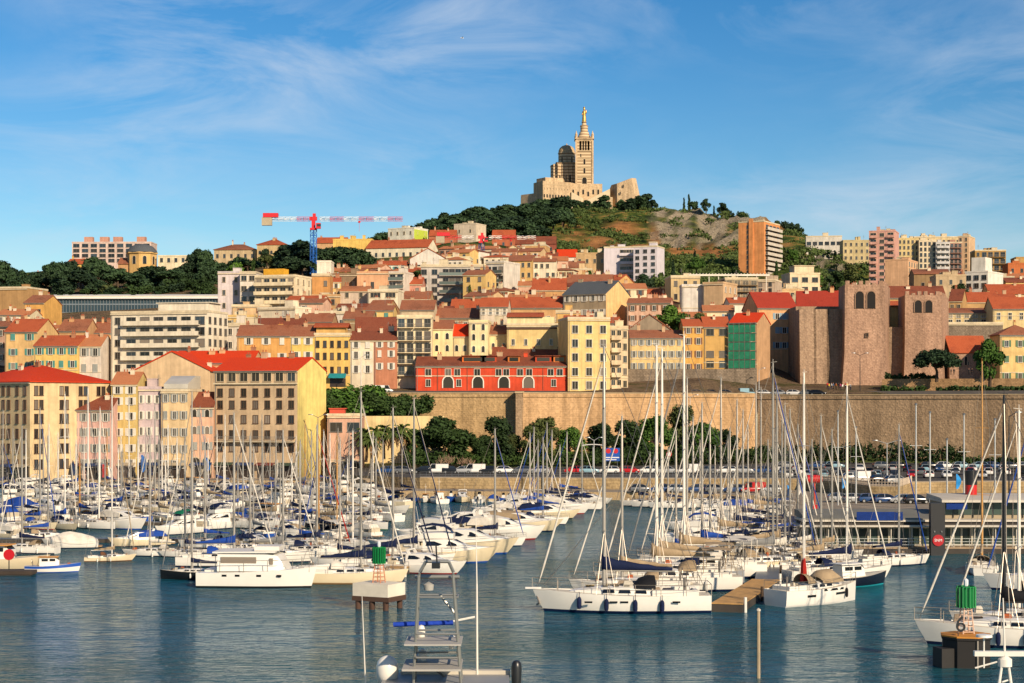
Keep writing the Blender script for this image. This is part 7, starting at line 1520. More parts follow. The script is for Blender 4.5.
# ------------------------------------------------------------------ foreground boats
main = sailboat(604, 346, 611, 180, L=14.6, hull='white', stripe='navy', cover='navy', furl='white', hk='sail', hoodc='black', deckm=DECKM, mx=.95, spread=3, fenders=('navy', [(2.4, 1), (.9, 1), (-.7, 1), (-2.2, 1), (-3.6, -1)]), label='large white sailing yacht with navy boom cover and navy fenders, bow to the left')
s = main.scale.x
MB().box(4.5, 5.4, -.13, .13, 1.27, 1.36).build('bowsprit', GELS['white'], main); MB().tube((4.9, 0, 1.3), (4.55, 0, .35), .03, n=4).path([(4.75, 0, .9), (4.6, .22, .5), (4.75, 0, .35), (4.6, -.22, .5)], .05, 5).build('anchor', WIRE, main)
for x in (1.9, .5, -.1, -3.0): MB().box(x-.22, x+.22, 1.575, 1.6, .62, .72).build('porthole', GLT, main)
for x in (-.9, -.3, .3, .9): MB().box(x-.16, x+.16, -.6, .62, 1.46, 1.5).build('hatch', GLT, main)
MB().tube((.6, .02, 6), (4.3, .0, 1.5), .02, n=3).build('inner_stay', WIRE, main)
sailboat(622, 416, 596, 178, L=11.5, hull='white', cover='tan', furl='white', hoodc='tan', mx=.9, label='white sailing boat with tan covers, half hidden behind the large white yacht')
pts = [(656.5, 345, 590, 182, 13.5, 'white', 'tan', 'white'), (662, 349, 583, 178, 13.5, 'grey', 'tan', 'white'), (684, 336, 577, 181, 14, 'white', 'tan', 'grey'), (687, 378, 571, 179, 12, 'white', 'white', 'white'), (676, 430, 566, 180, 9.5, 'white', 'blue', 'white'), (702, 403, 561, 182, 11, 'white', 'blue', 'white'), (710, 423, 556, 179, 10, 'white', 'white', 'blue'), (721, 378, 550, 180, 12, 'white', 'tan', 'white'), (693, 417, 545, 180, 10, 'cream', 'blue', 'white'), (737, 400, 541, 181, 11, 'white', 'navy', 'blue'), (730, 428, 534, 180, 9, 'white', 'white', 'white'), (743, 410, 529, 180, 10, 'white', 'navy', 'white'), (756, 385, 522, 180, 11, 'white', 'tan', 'white'), (748, 425, 517, 180, 9, 'white', 'blue', 'white'), (761, 388, 512, 180, 11, 'white', 'grey', 'blue')]
for px, yt, yw, hd, L, hc, cv, fu in pts: sailboat(px, yt, yw, hd, L=L, hull=hc, cover=cv, furl=fu, mastc='white' if px in (656.5, 662, 684) else 'grey', hoodc=rnd.choice(['navy', 'tan', 'white', 'blue']), bim=rnd.choice([None, None, 'navy', 'white', 'tan']), zone='boats left of the wooden pontoon', spread=3 if yt < 390 else 2, furled=rnd.random() < .75)
motorboat(690, 549, 175, 10.5, 'flybridge', canopy='blue', label='white flybridge yacht with blue canopy among the masts left of the wooden pontoon')
w2 = sailboat(804, 373, 604, 34, L=9.4, hull='white', stripe='white', cover=None, furl='white', mastc='white', hk='plumb', hoodc='tan', mx=-1.5, boom=False, furled=False, label='modern white sloop with long dark hull windows beside the wooden pontoon, bow to the right', fenders=('black', [(2.6, -1), (-4, 1)]))
for x0, x1, zz in ((-.6, 2.2, .98), (-2.6, -1.6, .62), (1.0, 2.4, .66)): MB().loft([[(x, -(hb(x/10+.5, 3.4, 2.0, .9)*1.0+.012), zz+q) for q in (0, .16)] for x in (x0, (x0+x1)/2, x1)], caps=False, closed=False).build('hull_window', GLT, w2)
w2.scale.z *= 1.28
for ch in w2.children:
    if ch.name.split('.')[0] in ('mast', 'rigging'): ch.scale.z = 1/1.28
MB().loft([[(-1.8, -.22, 1.6), (-1.3, -.22, 1.6), (-1.3, .22, 1.6), (-1.8, .22, 1.6)], [(-1.75, -.18, 2.6), (-1.35, -.18, 2.6), (-1.35, .18, 2.6), (-1.75, .18, 2.6)], [(-1.6, -.1, 3.3), (-1.45, -.1, 3.3), (-1.45, .1, 3.3), (-1.6, .1, 3.3)]]).build('bagged_sail', CV['red'], w2)
MB().loft([[(x, 1.15*math.cos(a), 1.5+h*math.sin(a)) for a in [math.pi*q/8 for q in range(9)]] for x, h in ((-.2, .4), (.4, .85), (1.6, .9), (2.4, .4))], caps=False, closed=False).build('deck_tent', CV['tan'], w2)
motorboat(853, 586, 30, 8.2, 'wheelhouse', hull='navy', stripe='teal', hk='pointu', label='dark blue wooden boat with turquoise bottom and pale wheelhouse', name='fishing_boat', cat='fishing boat')
sailboat(847, 386, 580, 14, L=11, cover='navy', furl='white', mastc='white', hoodc='navy', label='white sloop with the tall bright white mast behind the dark blue wooden boat')
for px, yt, yw, hd, L, cv, fu in [(773, 363, 572, 10, 12, 'grey', 'blue'), (777, 389, 561, 8, 11, 'tan', 'white'), (785, 405, 566, 12, 10, 'white', 'white'), (821, 416, 572, 12, 9.5, 'tan', 'white'), (790, 410, 552, 8, 10, 'navy', 'white'), (812, 440, 556, 10, 8, 'white', 'white'), (798, 425, 543, 5, 9, 'blue', 'blue'), (782, 420, 536, 5, 9.5, 'navy', 'white'), (832, 430, 560, 10, 8.5, 'tan', 'white'), (768, 440, 548, 5, 8, 'white', 'white')]:
    sailboat(px, yt, yw, hd, L=L, cover=cv, furl=fu, hoodc=rnd.choice(['navy', 'tan', 'white']), bim=rnd.choice([None, 'navy', 'white']), zone='boats right of the wooden pontoon', hull=rnd.choice(['white', 'white', 'cream']), furled=rnd.random() < .7)
sailboat(899, 425, 565, 18, L=8.6, cover='navy', furl='blue', hoodc='navy', bim='navy', label='white sailing boat with blue furled sail moored alone before the clubhouse')
sailboat(982, 361, 571, 74, L=9.5, hull='white', stripe='grey', cover='tan', furl='tan', mastc='wood', hk='classic', hoodc='tan', label='white classic boat with tall varnished mast and tan cover, stern towards us')
ry = sailboat(1004, 395, 645, 172, L=13.5, hull='white', cover='black', furl='white', mastc='black', hoodc='navy', mx=.4, fenders=('navy', [(2.2, 1), (-.5, 1), (.9, 1)]), label='large white yacht with a black carbon mast behind the black beacon platform')
sailboat(1019, 410, 632, 176, L=12, cover='black', furl='white', mastc='white', hoodc='black', label='white yacht with white mast behind the black masted yacht at the right edge')
sailboat(1040, 380, 590, 174, L=12, cover='tan', furl='blue', hoodc='tan', bim='tan', label='yacht with tan deck tent and blue furled sail entering at the right edge')
# cat and left front boats
ct = thing('catamaran', 'large white motor catamaran with flat cabin moored in the front row', 'catamaran', (XP(262, 170), 170, 0), R(-4)); ct.scale = (1.12,)*3
kc = dict(L=10, B=1.7, f0=1.25, f1=1.75, rake=.5, full=2.4, stern=.95)
hm = hull_mesh(('cat',), [GELS['white'], STRIPE['black'], paint('1c2430')], **kc); dm_ = deck_mesh(('cat',), GELS['white'], **kc)
for y in (-1.9, 1.9): h_ = obj('hull', hm, ct, (0 if y < 0 else 1.4, y, 0)); obj('deck', dm_, h_)
for x in (-2.6, -1.5, .3, 2.0): MB().box(x-.2, x+.2, -2.76, -2.72, .95, 1.12).build('porthole', GLT, ct)
MB().box(-4.6, 2.6, -1.3, 1.3, .8, 1.4).build('bridge_deck', GELS['white'], ct)
cbx = obj('cabin', sup(('catc',), [(-3.4, 1.9, 1.3, 1.75, 2.75), (.6, 1.9, 1.35, 1.65, 2.8), (1.6, 1.8, 1.35, 1.5, 2.6), (2.2, 1.6, 1.4, 1.3, 1.6)], GELS['white'], 'cabin'), ct)
MB().box(-3.1, -.1, -1.87, -1.8, 2.0, 2.5).add([(1.66, -1.45, 1.95), (1.66, 1.45, 1.95), (1.62, 1.4, 2.5), (1.62, -1.4, 2.5)], [(0, 1, 2, 3)]).box(1.0, 1.3, -1.84, -1.7, 1.9, 2.4).build('window', GLC, cbx)
MB().loft([[(x, -1.9, z), (x, 1.9, z), (x, 1.9, z+.12), (x, -1.9, z+.12)] for x, z in ((-3.8, 2.81), (1.5, 2.86))]).box(-.4, 1.7, -1.2, 1.2, 2.99, 3.35).build('roof', GELS['white'], ct)
mb = MB()
for y in (-2.6, 2.6): mb.path([(-4.7, y, 2.2), (2, y, 2.3), (4.6, y*.75, 2.45)], .03, 4); [mb.tube((x, y*(1 if x < 3 else .8), 1.3), (x, y*(1 if x < 3 else .8), 2.25), .03, n=4) for x in (-4.6, -3, -1, 1, 3, 4.4)]
mb.build('guard_rail', WIRE, ct); clutter(ct, 'sail', 3, 5)
sailboat(192, 392, 579, 176, L=6.6, hull='black', stripe='black', cover='navy', furl='grey', hk='plumb', hoodc=None, mx=.2, label='small black hulled sloop in the front row beside the white catamaran')
sailboat(361, 392, 583, 0, L=10.6, hull='cream', stripe='tan', cover='navy', furl='white', hoodc='white', label='cream sloop moored behind the concrete lamp platform', fenders=('black', [(-3, 1)]))
sailboat(393, 408, 571, 4, L=10.5, cover='navy', furl='navy', hoodc='navy', label='sloop with long navy boom cover and dark furled sail behind the cream sloop')
sailboat(414, 399, 566, 6, L=10.2, cover='navy', furl='navy', hoodc='white', label='sloop with blue furled sail to the right of the navy covered sloop')
sailboat(234, 413, 566, 2, L=10.5, cover='blue', furl='white', hoodc='blue', label='sloop with bright blue boom cover behind the catamaran cabin')
sailboat(283, 430, 562, 3, L=9.5, cover='grey', furl='white', hoodc='navy', bim='navy', label='sloop with grey boom cover behind the catamaran bow')
sailboat(317, 425, 557, 0, L=9.5, cover='navy', furl='red', hoodc='navy', label='sloop with red furled sail between the catamaran and the navy covered sloops')
motorboat(53, 572, 8, 5.6, 'wheelhouse', hull='white', stripe='blue', hk='pointu', label='small white wooden fishing boat with a broad blue stripe in the front row', name='fishing_boat', cat='fishing boat')
for o in bpy.data.objects[-60:]:
    pass
sailboat(112, 396, 561, 14, L=5.6, hull='cream', stripe='brown', cover='tan', furl='tan', mastc='white', hk='classic', hoodc='brown', mx=.3, label='small cream wooden sailing boat with varnished coaming in the front row')
motorboat(70, 548, -170, 6.6, 'covered', canopy='white', label='motorboat under a big white tarpaulin behind the blue striped fishing boat')
motorboat(138, 546, -148, 7.6, 'cruiser', canopy='blue', hull='cream', label='cream motor cruiser with a bright blue canopy in the left marina')
motorboat(179, 534, -125, 8.8, 'flybridge', canopy='green', label='white flybridge cruiser with a green canopy in the left marina')
motorboat(214, 529, -130, 8.5, 'flybridge', canopy='navy', label='white flybridge cruiser with navy canopy right of the green canopied cruiser')
motorboat(2, 569, -8, 10.5, 'wheelhouse', hull='cream', label='cream cabin boat with ochre roof at the left edge', name='fishing_boat', cat='fishing boat')
sailboat(150, 430, 556, 178, L=7.4, cover='white', furl='white', hk='slim', hoodc='white', label='low white sloop under the blue canopied cruiser')
sailboat(185, 437, 557, 180, L=7, cover='navy', furl='white', hk='slim', hoodc=None, label='low white sloop with navy boom cover under the green canopied cruiser')
for px, yt, yw, hd, hc, cv in [(22, 426, 553, 170, 'white', 'navy'), (48, 436, 541, 12, 'white', 'blue'), (205, 436, 548, 176, 'white', 'blue'), (250, 436, 553, 5, 'white', 'navy'), (300, 442, 549, 175, 'white', 'blue'), (340, 438, 566, 178, 'white', 'navy')]:
    sailboat(px, yt, yw, hd, L=7.6, hull=hc, cover=cv, furl='white', hoodc=rnd.choice(['navy', 'white', 'tan']), zone='front rows of the left marina', furled=rnd.random() < .5)
# motor yachts along the central pontoon
for i, (px, yw, L, k, c) in enumerate([(428, 573, 9, 'cruiser', None), (449, 562, 11, 'flybridge', 'navy'), (472, 553, 10.5, 'cruiser', None), (487, 546, 11.5, 'cruiser', None), (505, 539, 11, 'cruiser', 'white'), (520, 531, 11.5, 'cruiser', None), (535, 524.5, 10.5, 'flybridge', None), (548, 518.5, 9.5, 'cruiser', 'navy'), (562, 513.5, 9, 'cruiser', 'white'), (574, 509.5, 8.5, 'cruiser', 'red'), (584, 506.5, 8, 'open', 'blue'), (592, 503.8, 7.5, 'cruiser', None)]):
    if i in (3, 6, 9): sailboat(px+8, rnd.uniform(425, 455), yw, -14+rnd.uniform(-8, 8), L=8.8, cover=rnd.choice(['navy', 'blue']), furl=rnd.choice(['white', 'blue']), hoodc='navy', zone='sailing boats among the motor yachts of the central pontoon'); continue
    motorboat(px, yw, -14+rnd.uniform(-14, 9), L*rnd.uniform(.82, 1.08), k, hull=rnd.choice(['white', 'white', 'cream']), stripe=rnd.choice(['navy', 'blue', 'red', 'black']), canopy=c or rnd.choice([None, None, 'navy', 'tan']), zone='motor yachts along the central pontoon')
for i, (px, yw, L, k, c) in enumerate([(404, 552, 9, 'cruiser', 'white'), (425, 543, 9, 'flybridge', None), (445, 533, 9, 'cruiser', 'navy'), (462, 526, 9, 'cruiser', None), (480, 520, 8, 'open', None), (495, 514.5, 8, 'cruiser', 'white'), (510, 509.5, 8, 'flybridge', None), (524, 505.5, 7, 'cruiser', 'blue'), (536, 502.6, 7, 'open', 'white')]):
    motorboat(px, yw, 166+rnd.uniform(-5, 5), L, k, canopy=c, zone='boats on the near side of the central pontoon')
for px, yt, yw, fu in [(530, 433, 512, 'white'), (534, 427, 508, 'blue'), (547, 423, 505, 'blue'), (552, 430, 502, 'blue'), (567, 432, 500, 'blue'), (538, 440, 516, 'white'), (560, 445, 498, 'white')]:
    sailboat(px, yt, yw, 170+rnd.uniform(-8, 8), L=8.5, cover=rnd.choice(['blue', 'navy']), furl=fu, hoodc='navy', zone='sailing boats at the head of the central pontoon')
# ------------------------------------------------------------------ left marina rows
MT = {3: 410, 13: 428, 26: 430, 40: 408, 49: 424, 58: 433, 65: 394, 76: 440, 82: 421, 88: 388, 100: 408, 107: 432, 121: 436, 129: 396, 138: 437, 146: 428, 155: 405, 162: 441, 168: 425, 177: 438, 200: 407, 208: 438, 217: 430, 225: 415, 243: 440, 251: 432, 262: 415, 270: 440, 276: 430, 296: 436, 305: 420, 330: 434, 338: 428, 349: 432, 373: 432, 383: 440, 402: 436}
rows_ = [(363, 16), (351, 17), (334, 18), (317, 19), (300, 18), (282, 17), (264, 15), (247, 13), (231, 11), (216, 8)]
used = set(); g = random.Random(21)
for ri, (Y, n) in enumerate(rows_):
    yw = HY+CZ*F/Y; p1 = 415 if ri < 3 else (400 if ri < 6 else (385 if ri < 8 else 372)); p0 = -12
    for i in range(n):
        px = p0+(p1-p0)*(i+.5)/n+g.uniform(-5, 5); y_ = yw+g.uniform(-1.2, 1.2)
        if any(abs(px-a) < w_ and y_ > b for a, b, w_ in ((138, 532, 30), (178, 522, 18), (214, 519, 20), (70, 536, 36), (6, 540, 40))): continue
        if 325 < px < 420 and ri < 2: continue
        hd = (-42 if ri % 2 else 138)+g.uniform(-10, 10)
        z_ = 'rear rows of the left marina' if ri < 3 else ('middle rows of the left marina' if ri < 6 else 'front rows of the left marina')
        free = [m for m in MT if m not in used and abs(m-px) < 11]
        if g.random() < .60:
            if free and g.random() < .8: m = min(free, key=lambda q: abs(q-px)); used.add(m); px = m; yt = MT[m]
            else: yt = g.uniform(428, 462)
            sailboat(px, yt, y_, hd, L=g.uniform(7.5, 10), hull=g.choices(['white', 'cream', 'navy', 'grey', 'blue'], [10, 3, 1, 1, 1])[0], stripe=g.choice(['navy', 'blue', 'red', 'black', 'green']), cover=g.choice(['navy', 'navy', 'blue', 'blue', 'tan', 'white', 'grey']), furl=g.choice(['white', 'white', 'grey', 'navy', 'blue']), mastc=g.choices(['grey', 'white', 'wood'], [6, 4, 1])[0], hk=g.choice(['sail', 'sail', 'slim', 'plumb', 'classic']), hoodc=g.choice(['navy', 'blue', 'tan', 'white', None]), bim=g.choice([None, None, None, 'navy', 'blue', 'white']), zone=z_, furled=g.random() < .6)
        else:
            motorboat(px, y_, hd, g.uniform(6, 9.5), g.choices(['cruiser', 'flybridge', 'open', 'covered', 'wheelhouse'], [6, 3, 3, 1, 1])[0], hull=g.choice(['white', 'white', 'white', 'cream']), stripe=g.choice(['navy', 'blue', 'red', 'black']), canopy=g.choice([None, None, 'navy', 'blue', 'white', 'tan']), zone=z_)
for m in [m for m in MT if m not in used]:
    yw = g.uniform(492, 530); sailboat(m, MT[m], yw, (-42 if g.random() < .5 else 138)+g.uniform(-10, 10), L=8.5, cover=g.choice(['navy', 'blue', 'tan']), furl=g.choice(['white', 'navy', 'blue']), hoodc='navy', zone='middle rows of the left marina', mastc=g.choice(['grey', 'white']))
# right background: boats behind the dense group up to the quay
for px, yt, yw in [(700, 440, 505), (715, 446, 508), (728, 436, 510), (668, 448, 508), (650, 452, 507), (775, 430, 508), (790, 440, 512), (640, 470, 506)]:
    sailboat(px, yt, yw, 180 if px < 740 else 5, L=8, cover=g.choice(['navy', 'blue', 'tan']), furl='white', zone='sailing boats at the far end of the wooden pontoon')
for px, yw in [(705, 520), (725, 514), (690, 530), (790, 524), (775, 530), (745, 545), (800, 533)]:
    motorboat(px, yw, 180 if px < 760 else 5, 8, g.choice(['cruiser', 'flybridge', 'cruiser', 'open']), canopy=g.choice([None, 'navy', 'blue', 'white']), zone='motorboats among the masts by the wooden pontoon')
for i in range(11): motorboat(400+i*13+g.uniform(-3, 3), 501.2+g.uniform(0, 1.6), 90+g.uniform(-25, 25)*(1 if i % 2 else -1)+(180 if i % 3 else 0), g.uniform(5, 7), g.choice(['open', 'cruiser', 'open', 'covered', 'wheelhouse']), hull=g.choice(['white', 'cream', 'blue', 'white']), canopy=g.choice([None, 'navy', 'blue', 'tan']), zone='small boats along the promenade quay', hk='dinghy' if i % 2 else 'motor')
# labels by place
zd_ = {}
for q in REG: zd_.setdefault((q[2], q[3]), []).append(q)
SHORT = {'boats left of the wooden pontoon': 'left of the wooden pontoon', 'boats right of the wooden pontoon': 'right of the wooden pontoon', 'motor yachts along the central pontoon': 'along central pontoon', 'boats on the near side of the central pontoon': 'inside central pontoon', 'sailing boats among the motor yachts of the central pontoon': 'among central pontoon motor yachts', 'small boats along the promenade quay': 'along the promenade quay', 'sailing boats at the head of the central pontoon': 'at head of central pontoon', 'rear rows of the left marina': 'in rear left marina rows', 'middle rows of the left marina': 'in middle left marina rows', 'front rows of the left marina': 'in front left marina rows', 'sailing boats at the far end of the wooden pontoon': 'at far wooden pontoon end', 'motorboats among the masts by the wooden pontoon': 'among masts by the wooden pontoon'}
for (z_, d), lst in zd_.items():
    lst.sort(key=lambda q: q[1])
    for i, q in enumerate(lst): q[0]['label'] = '%s %s' % (d, SHORT[z_]) if len(lst) == 1 else '%s %s, %s from left' % (d, SHORT[z_], ordn(i+1))
# ------------------------------------------------------------------ pontoons, beacons and the two boats below the frame
WOOD = plain('sun bleached planks', 'b08850', .8, .25, 4)
def pontoon(label, a, b, w_, mt=WOOD, z=.75):
    A, B = Vector((XP(*a), a[1])), Vector((XP(*b), b[1])); d = B-A; t = thing('pontoon', label, 'pontoon', (A.x, A.y, 0), math.atan2(d.y, d.x)); Lp = d.length
    mb = MB(); n = int(Lp/.35)
    for i in range(n): mb.box(Lp*i/n, Lp*(i+1)/n-.03, -w_/2, w_/2, z-.08, z)
    mb.build('decking', mt, t); MB().box(.05, Lp-.05, -w_/2+.05, w_/2-.05, -.4, z-.083).build('float', CONC, t)
    for i in range(max(2, int(Lp/9))):
        x = .4+i*9
        if x < Lp: MB().tube((x, -w_/2-.15, -1), (x, -w_/2-.15, z+.5), .13, n=8).build('pile', MASTM['white'] if i == 0 else BARK, t)
    return t
pontoon('sunlit wooden pontoon end between the large white yacht and the modern white sloop', (727, 147.5), (766, 168), 2.6)
pontoon('far stretch of the wooden pontoon among the masts', (766.6, 168.4), (778, 296), 2.2, POLE, .7)
pontoon('central pontoon between the rows of motor yachts', (392, 178), (548, 312), 2.2)
for k, (Y, p1) in enumerate(((357, 330), (325, 400), (291, 395), (255, 385), (223, 370))): pontoon('grey walkway between the berths of the left marina, %s from the quay' % ordn(k+1), (-30, Y), (p1, Y), 1.8, POLE, .5)
# concrete lamp platform
t = thing('light_beacon', 'concrete platform on piles carrying a square green lantern', 'beacon', (XP(379, 150.5), 150.5, 0), R(-28)); RUST = plain('rusty pile', '4a3428', .9, .3)
for x in (-1.35, 0, 1.35):
    for y in (-1.1, 1.1): MB().tube((x, y, -1), (x, y, .7), .24, n=10).build('pile', RUST, t)
MB().box(-1.8, 1.8, -1.4, 1.4, .7, 1.1).build('beam', RUST, t); MB().box(-1.72, 1.72, -1.38, 1.38, 1.103, 2.15).build('block', plain('white painted concrete', 'cfc6b4', .8, .15), t)
GRN_L = paint('0f7a3c', .4)
def lantern(t, z0, z1, r=.7, legc='b87a5a'):
    mb = MB()
    for sx in (-1, 1):
        for sy in (-1, 1): mb.tube((sx*.38, sy*.38, z0), (sx*.25, sy*.25, z1), .05, n=5)
    for k in range(5): q = .38-.13*k/5; z = z0+(z1-z0)*(k+.5)/5; mb.path([(-q, -q, z), (q, -q, z), (q, q, z), (-q, q, z), (-q, -q, z)], .03, 4)
    mb.build('lattice_tower', paint(legc), t)
    ln = MB().lathe([(r*.98, z1), (r*.98, z1+.08)], 8).lathe([(r*.98, z1+1.3), (r*.98, z1+1.38)], 8)
    for k in range(16): a = k*math.pi/8; ln.tube((r*math.cos(a), r*math.sin(a), z1), (r*math.cos(a), r*math.sin(a), z1+1.35), .05, n=4)
    ln.lathe([(r*.75, z1+.05), (r*.75, z1+1.3), (0, z1+1.32)], 8)
    l_ = ln.build('green_cage', GRN_L, t); MB().lathe([(.12, 0), (.16, .1), (.16, .4), (.05, .5), (0, .5)], 8, (0, 0, z1+1.38)).build('lamp', HL, l_)
lantern(t, 2.15, 3.75, .53)
# black beacon platform
t = thing('light_beacon', 'black drum platform with ochre top, numeral 6 and green lantern cage', 'beacon', (XP(966, 117.5), 117.5, 0), .2)
MB().lathe([(1.62, -1), (1.62, 1.75), (1.7, 1.8), (1.7, 1.95)], 8).build('drum', plain('black tarred steel', '15110e', .7, .3), t); MB().lathe([(1.72, 1.953), (1.72, 2.05), (0, 2.12)], 8).build('top_plate', plain('ochre top', 'b87a2a', .8, .2), t)
MB().box(-2.1, -1.2, -.9, .5, -.3, 1.25).build('fender_box', plain('black tarred steel', '15110e', .7, .3), t)
lantern(t, 2.05, 3.8, .6, 'c8a890')
o = obj('numeral', text_mesh('numeral', '6', 1.45, .03, DARK), t, (-.85, -1.0, 2.8)); o.rotation_euler = (R(90), 0, -.2)
MB().tube((-1.0, -.95, 2.0), (-1.0, -.95, 2.35), .03, n=4).build('numeral_post', DARK, t); MB().box(-.05, .05, -1.72, -1.62, -.6, 1.8).build('ladder', WIRE, t)
# red lifebuoy post at the left edge
t = thing('lifebuoy_post', 'red disc on a post at the edge of the dark landing stage', 'lifebuoy', (XP(9, 181), 181, .2)); MB().tube((0, 0, -1), (0, 0, 1.4), .06, n=6).build('post', DARK, t); MB().tube((0, -.08, 1.75), (0, .06, 1.75), .55, n=20).build('disc', paint('b0141c'), t)
t = thing('landing_stage', 'low dark landing stage at the left edge under the cream cabin boat', 'pontoon', (XP(8, 180), 180, 0)); MB().box(-3.4, 2.6, -.8, 1.2, .1, .45).build('decking', plain('dark planks', '3a2f26', .9, .3), t); MB().box(-3.3, 2.5, -.7, 1.1, -.5, .098).build('float', CONC, t)
t = thing('mooring_post', 'slender pale wooden mooring post standing in the open water', 'post', (XP(758.5, 112), 112, 0)); MB().tube((0, 0, -2), (0, 0, ZP(611, 112)), .13, .1, 8).build('shaft', plain('grey wood', '9a8a70', .9, .2), t); MB().lathe([(.14, 0), (.14, .1), (0, .2)], 8, (0, 0, ZP(611, 112))).build('cap', WH, t)
# sport fishing boat whose tower rises into the frame
Yf = 62; t = thing('sportfishing_boat', 'sport fishing boat with tall aluminium tuna tower and blue rolled awning', 'motorboat', (XP(440, Yf), Yf, 0), R(180)); t.scale = (1.25,)*3
obj('hull', hull_mesh(('motor',), [GELS['white'], STRIPE['navy'], paint('1c2430')], **HK['motor']), t); obj('deck', deck_mesh(('motor',), DECKM, **HK['motor']), t)
obj('foredeck', sup(('fd',), [(.6, 1.3, 1.2, 1.05, 1.7), (2.2, 1.05, 1.3, .8, 1.7), (3.9, .35, 1.5, .2, 1.6)], GELS['white'], 'foredeck'), t)
obj('cabin', sup(('sfc',), [(-1.6, 1.45, 1.0, 1.35, 3.0), (1.2, 1.4, 1.1, 1.25, 3.1), (2.4, 1.1, 1.3, .9, 1.8)], GELS['white'], 'cabin'), t)
obj('flybridge', sup(('sff',), [(-1.7, 1.4, 3.1, 1.5, 4.0), (.8, 1.35, 3.1, 1.4, 4.2), (1.5, 1.0, 3.1, 1.0, 4.0)], GELS['white'], 'flybridge'), t)
zt_ = lambda p: ZP(p, Yf)/1.25; xt = lambda p: -(XP(p, Yf)-XP(440, Yf))/1.25
MB().box(-1.9, 1.6, -1.6, 1.6, zt_(684), zt_(681)).build('hardtop', plain('grey hardtop', '8a8a88', .5), t)
AL = plain('polished aluminium', '84847e', .35, .1, metal=.5); mb = MB()
base = {}
for sx, pb_, pt2 in ((1, 414, 419), (-1, 462, 453)):
    for sy in (-.5, .5): mb.tube((xt(pb_), sy, zt_(690)), (xt(pt2), sy*.55, zt_(574)), .04, .032, 7)
for p, q in ((655, .6), (632, .45), (596, .3)):
    a, b = xt(417), xt(458)
    for sy in (-.7*q-.1, .7*q+.1): mb.tube((a, sy, zt_(p)), (b, sy, zt_(p)), .028, n=6)
    for x in (a, b): mb.tube((x, -.7*q-.1, zt_(p)), (x, .7*q+.1, zt_(p)), .028, n=6)
mb.tube((xt(440), -.6, zt_(598)), (xt(456), -.6, zt_(618)), .035, n=5).tube((xt(416), -.8, zt_(660)), (xt(455), -.8, zt_(690)), .035, n=5).path([(xt(419), -.5, zt_(574)), (xt(425), -.5, zt_(563)), (xt(448), -.5, zt_(563)), (xt(453), -.5, zt_(574))], .05, 6).path([(xt(414), -.5, zt_(578.5)), (xt(459), -.5, zt_(578.5))], .06, 6)
mb.build('tower_frame', AL, t)
MB().box(xt(462), xt(406), -.9, .9, zt_(641.5), zt_(640)).box(xt(462), xt(404), -1, 1, zt_(666), zt_(664)).build('tower_platform', plain('grey platform', 'a09c94', .6), t)
MB().tube((xt(391), -1.0, zt_(629)), (xt(452), -1.0, zt_(627)), .07, n=10).build('rolled_awning', canvas('1c3c9c'), t)
MB().lathe([(.0, -.4), (.26, -.36), (.31, -.1), (.31, .08), (.27, .22), (.2, .31), (.1, .37), (0, .39)], 20, (xt(386), -.5, zt_(672))).build('radome', GELS['white'], t, smooth=True)
for px_, py_, r_ in ((420, 635, .11), (421, 659, .12), (451, 645, .1)): MB().lathe([(0, -.2), (r_*.8, -.18), (r_, -.1), (r_*1.05, .06), (r_*.7, .17), (0, .2)], 14, (xt(px_), -.7, zt_(py_))).build('searchlight', GELS['white'], t)
MB().lathe([(0, -.12), (.13, -.1), (.15, .05), (0, .14)], 10, (xt(428), -.4, zt_(588))).build('gps_dome', plain('grey platform', 'a09c94', .6), t)
MB().box(xt(440), xt(432), -.2, .2, zt_(568), zt_(562)).tube((xt(437), 0, zt_(563)), (xt(436), 0, zt_(545)), .03, n=4).build('horn_box', DARK, t)
mb = MB().tube((xt(476.5), -1.2, zt_(700)), (xt(476), -1.2, zt_(588)), .034, .026, 7).tube((xt(476), -1.2, zt_(588)), (xt(475), -1.2, zt_(520)), .02, .008, 6).tube((xt(452), -1.1, zt_(626)), (xt(474), -1.2, zt_(622)), .03, n=5).tube((xt(363), -1, zt_(700)), (xt(359), -1, zt_(600)), .022, .008, 6); mb.build('outrigger', MASTM['white'], t)
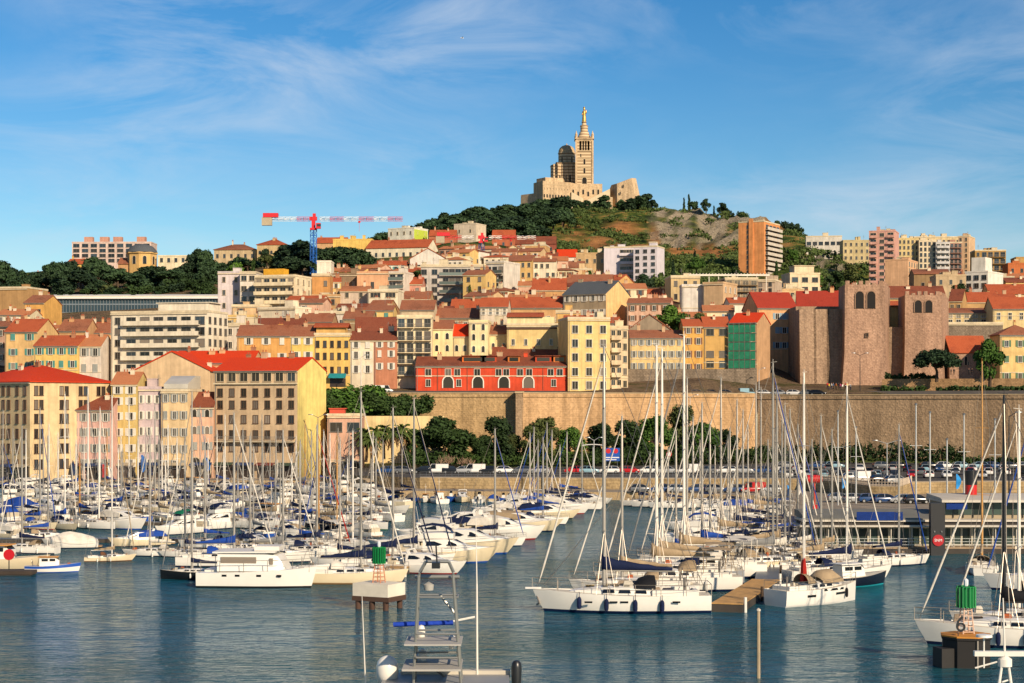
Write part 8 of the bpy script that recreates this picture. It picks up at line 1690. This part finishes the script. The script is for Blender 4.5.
MB().lathe([(.13, -.5), (.15, .1), (.13, .22), (.08, .28), (0, .3)], 14, (xt(516.5), -1, zt_(676))).build('outboard_cowling', DARK, t)
MB().box(xt(510), xt(398), -1.5, -1.2, zt_(684), zt_(677)).build('coaming', plain('pale coaming', 'b8b0a0', .6), t)
# radar mast of the boat under the right corner
Yr = 76; t = thing('motor_yacht', 'white motor yacht below the right corner showing only its radar mast', 'motorboat', (XP(1005, Yr), Yr, 0), R(180)); t.scale = (1.2,)*3; zt_ = lambda p: ZP(p, Yr)/1.2; xt = lambda p: -(XP(p, Yr)-XP(1005, Yr))/1.2
obj('hull', hull_mesh(('motor',), [GELS['white'], STRIPE['navy'], paint('1c2430')], **HK['motor']), t); obj('deck', deck_mesh(('motor',), DECKM, **HK['motor']), t); obj('cabin', sup(('sfc',), [(-1.6, 1.45, 1.0, 1.35, 3.0), (1.2, 1.4, 1.1, 1.25, 3.1), (2.4, 1.1, 1.3, .9, 1.8)], GELS['white'], 'cabin'), t)
mb = MB()
for s in (-1, 1): mb.tube((xt(1005)+s*.5, s*.3, 2.9), (xt(1005)+s*.12, s*.1, zt_(660)), .06, .05, 7)
for k in range(4): z = 3.1+k*.45; mb.tube((xt(1005)-.45+.1*k, -.2, z), (xt(1005)+.45-.1*k, .2, z), .035, n=5)
mb.tube((xt(1005), 0, zt_(662)), (xt(1003), 0, zt_(598)), .045, .02, 6); mb.tube((xt(975), 0, zt_(668)), (xt(1000), 0, zt_(661)), .03, n=5); mb.build('mast', GELS['white'], t)
MB().loft([[(x, -.1, zt_(656)), (x, .1, zt_(656)), (x, .12, zt_(651)), (x, -.12, zt_(651))] for x in (xt(974), xt(1040))]).build('radar_bar', GELS['white'], t); MB().lathe([(.25, 0), (.25, .25), (.12, .35), (.12, .5), (0, .5)], 10, (xt(1005), 0, zt_(662)-.15)).build('radar_base', GELS['white'], t)
MB().lathe([(.3, 0), (.28, .08), (0, .12)], 12, (xt(984), 0, zt_(637))).tube((xt(984), 0, zt_(668)), (xt(984), 0, zt_(637)), .03, n=5).build('gps_disc', GELS['white'], t)
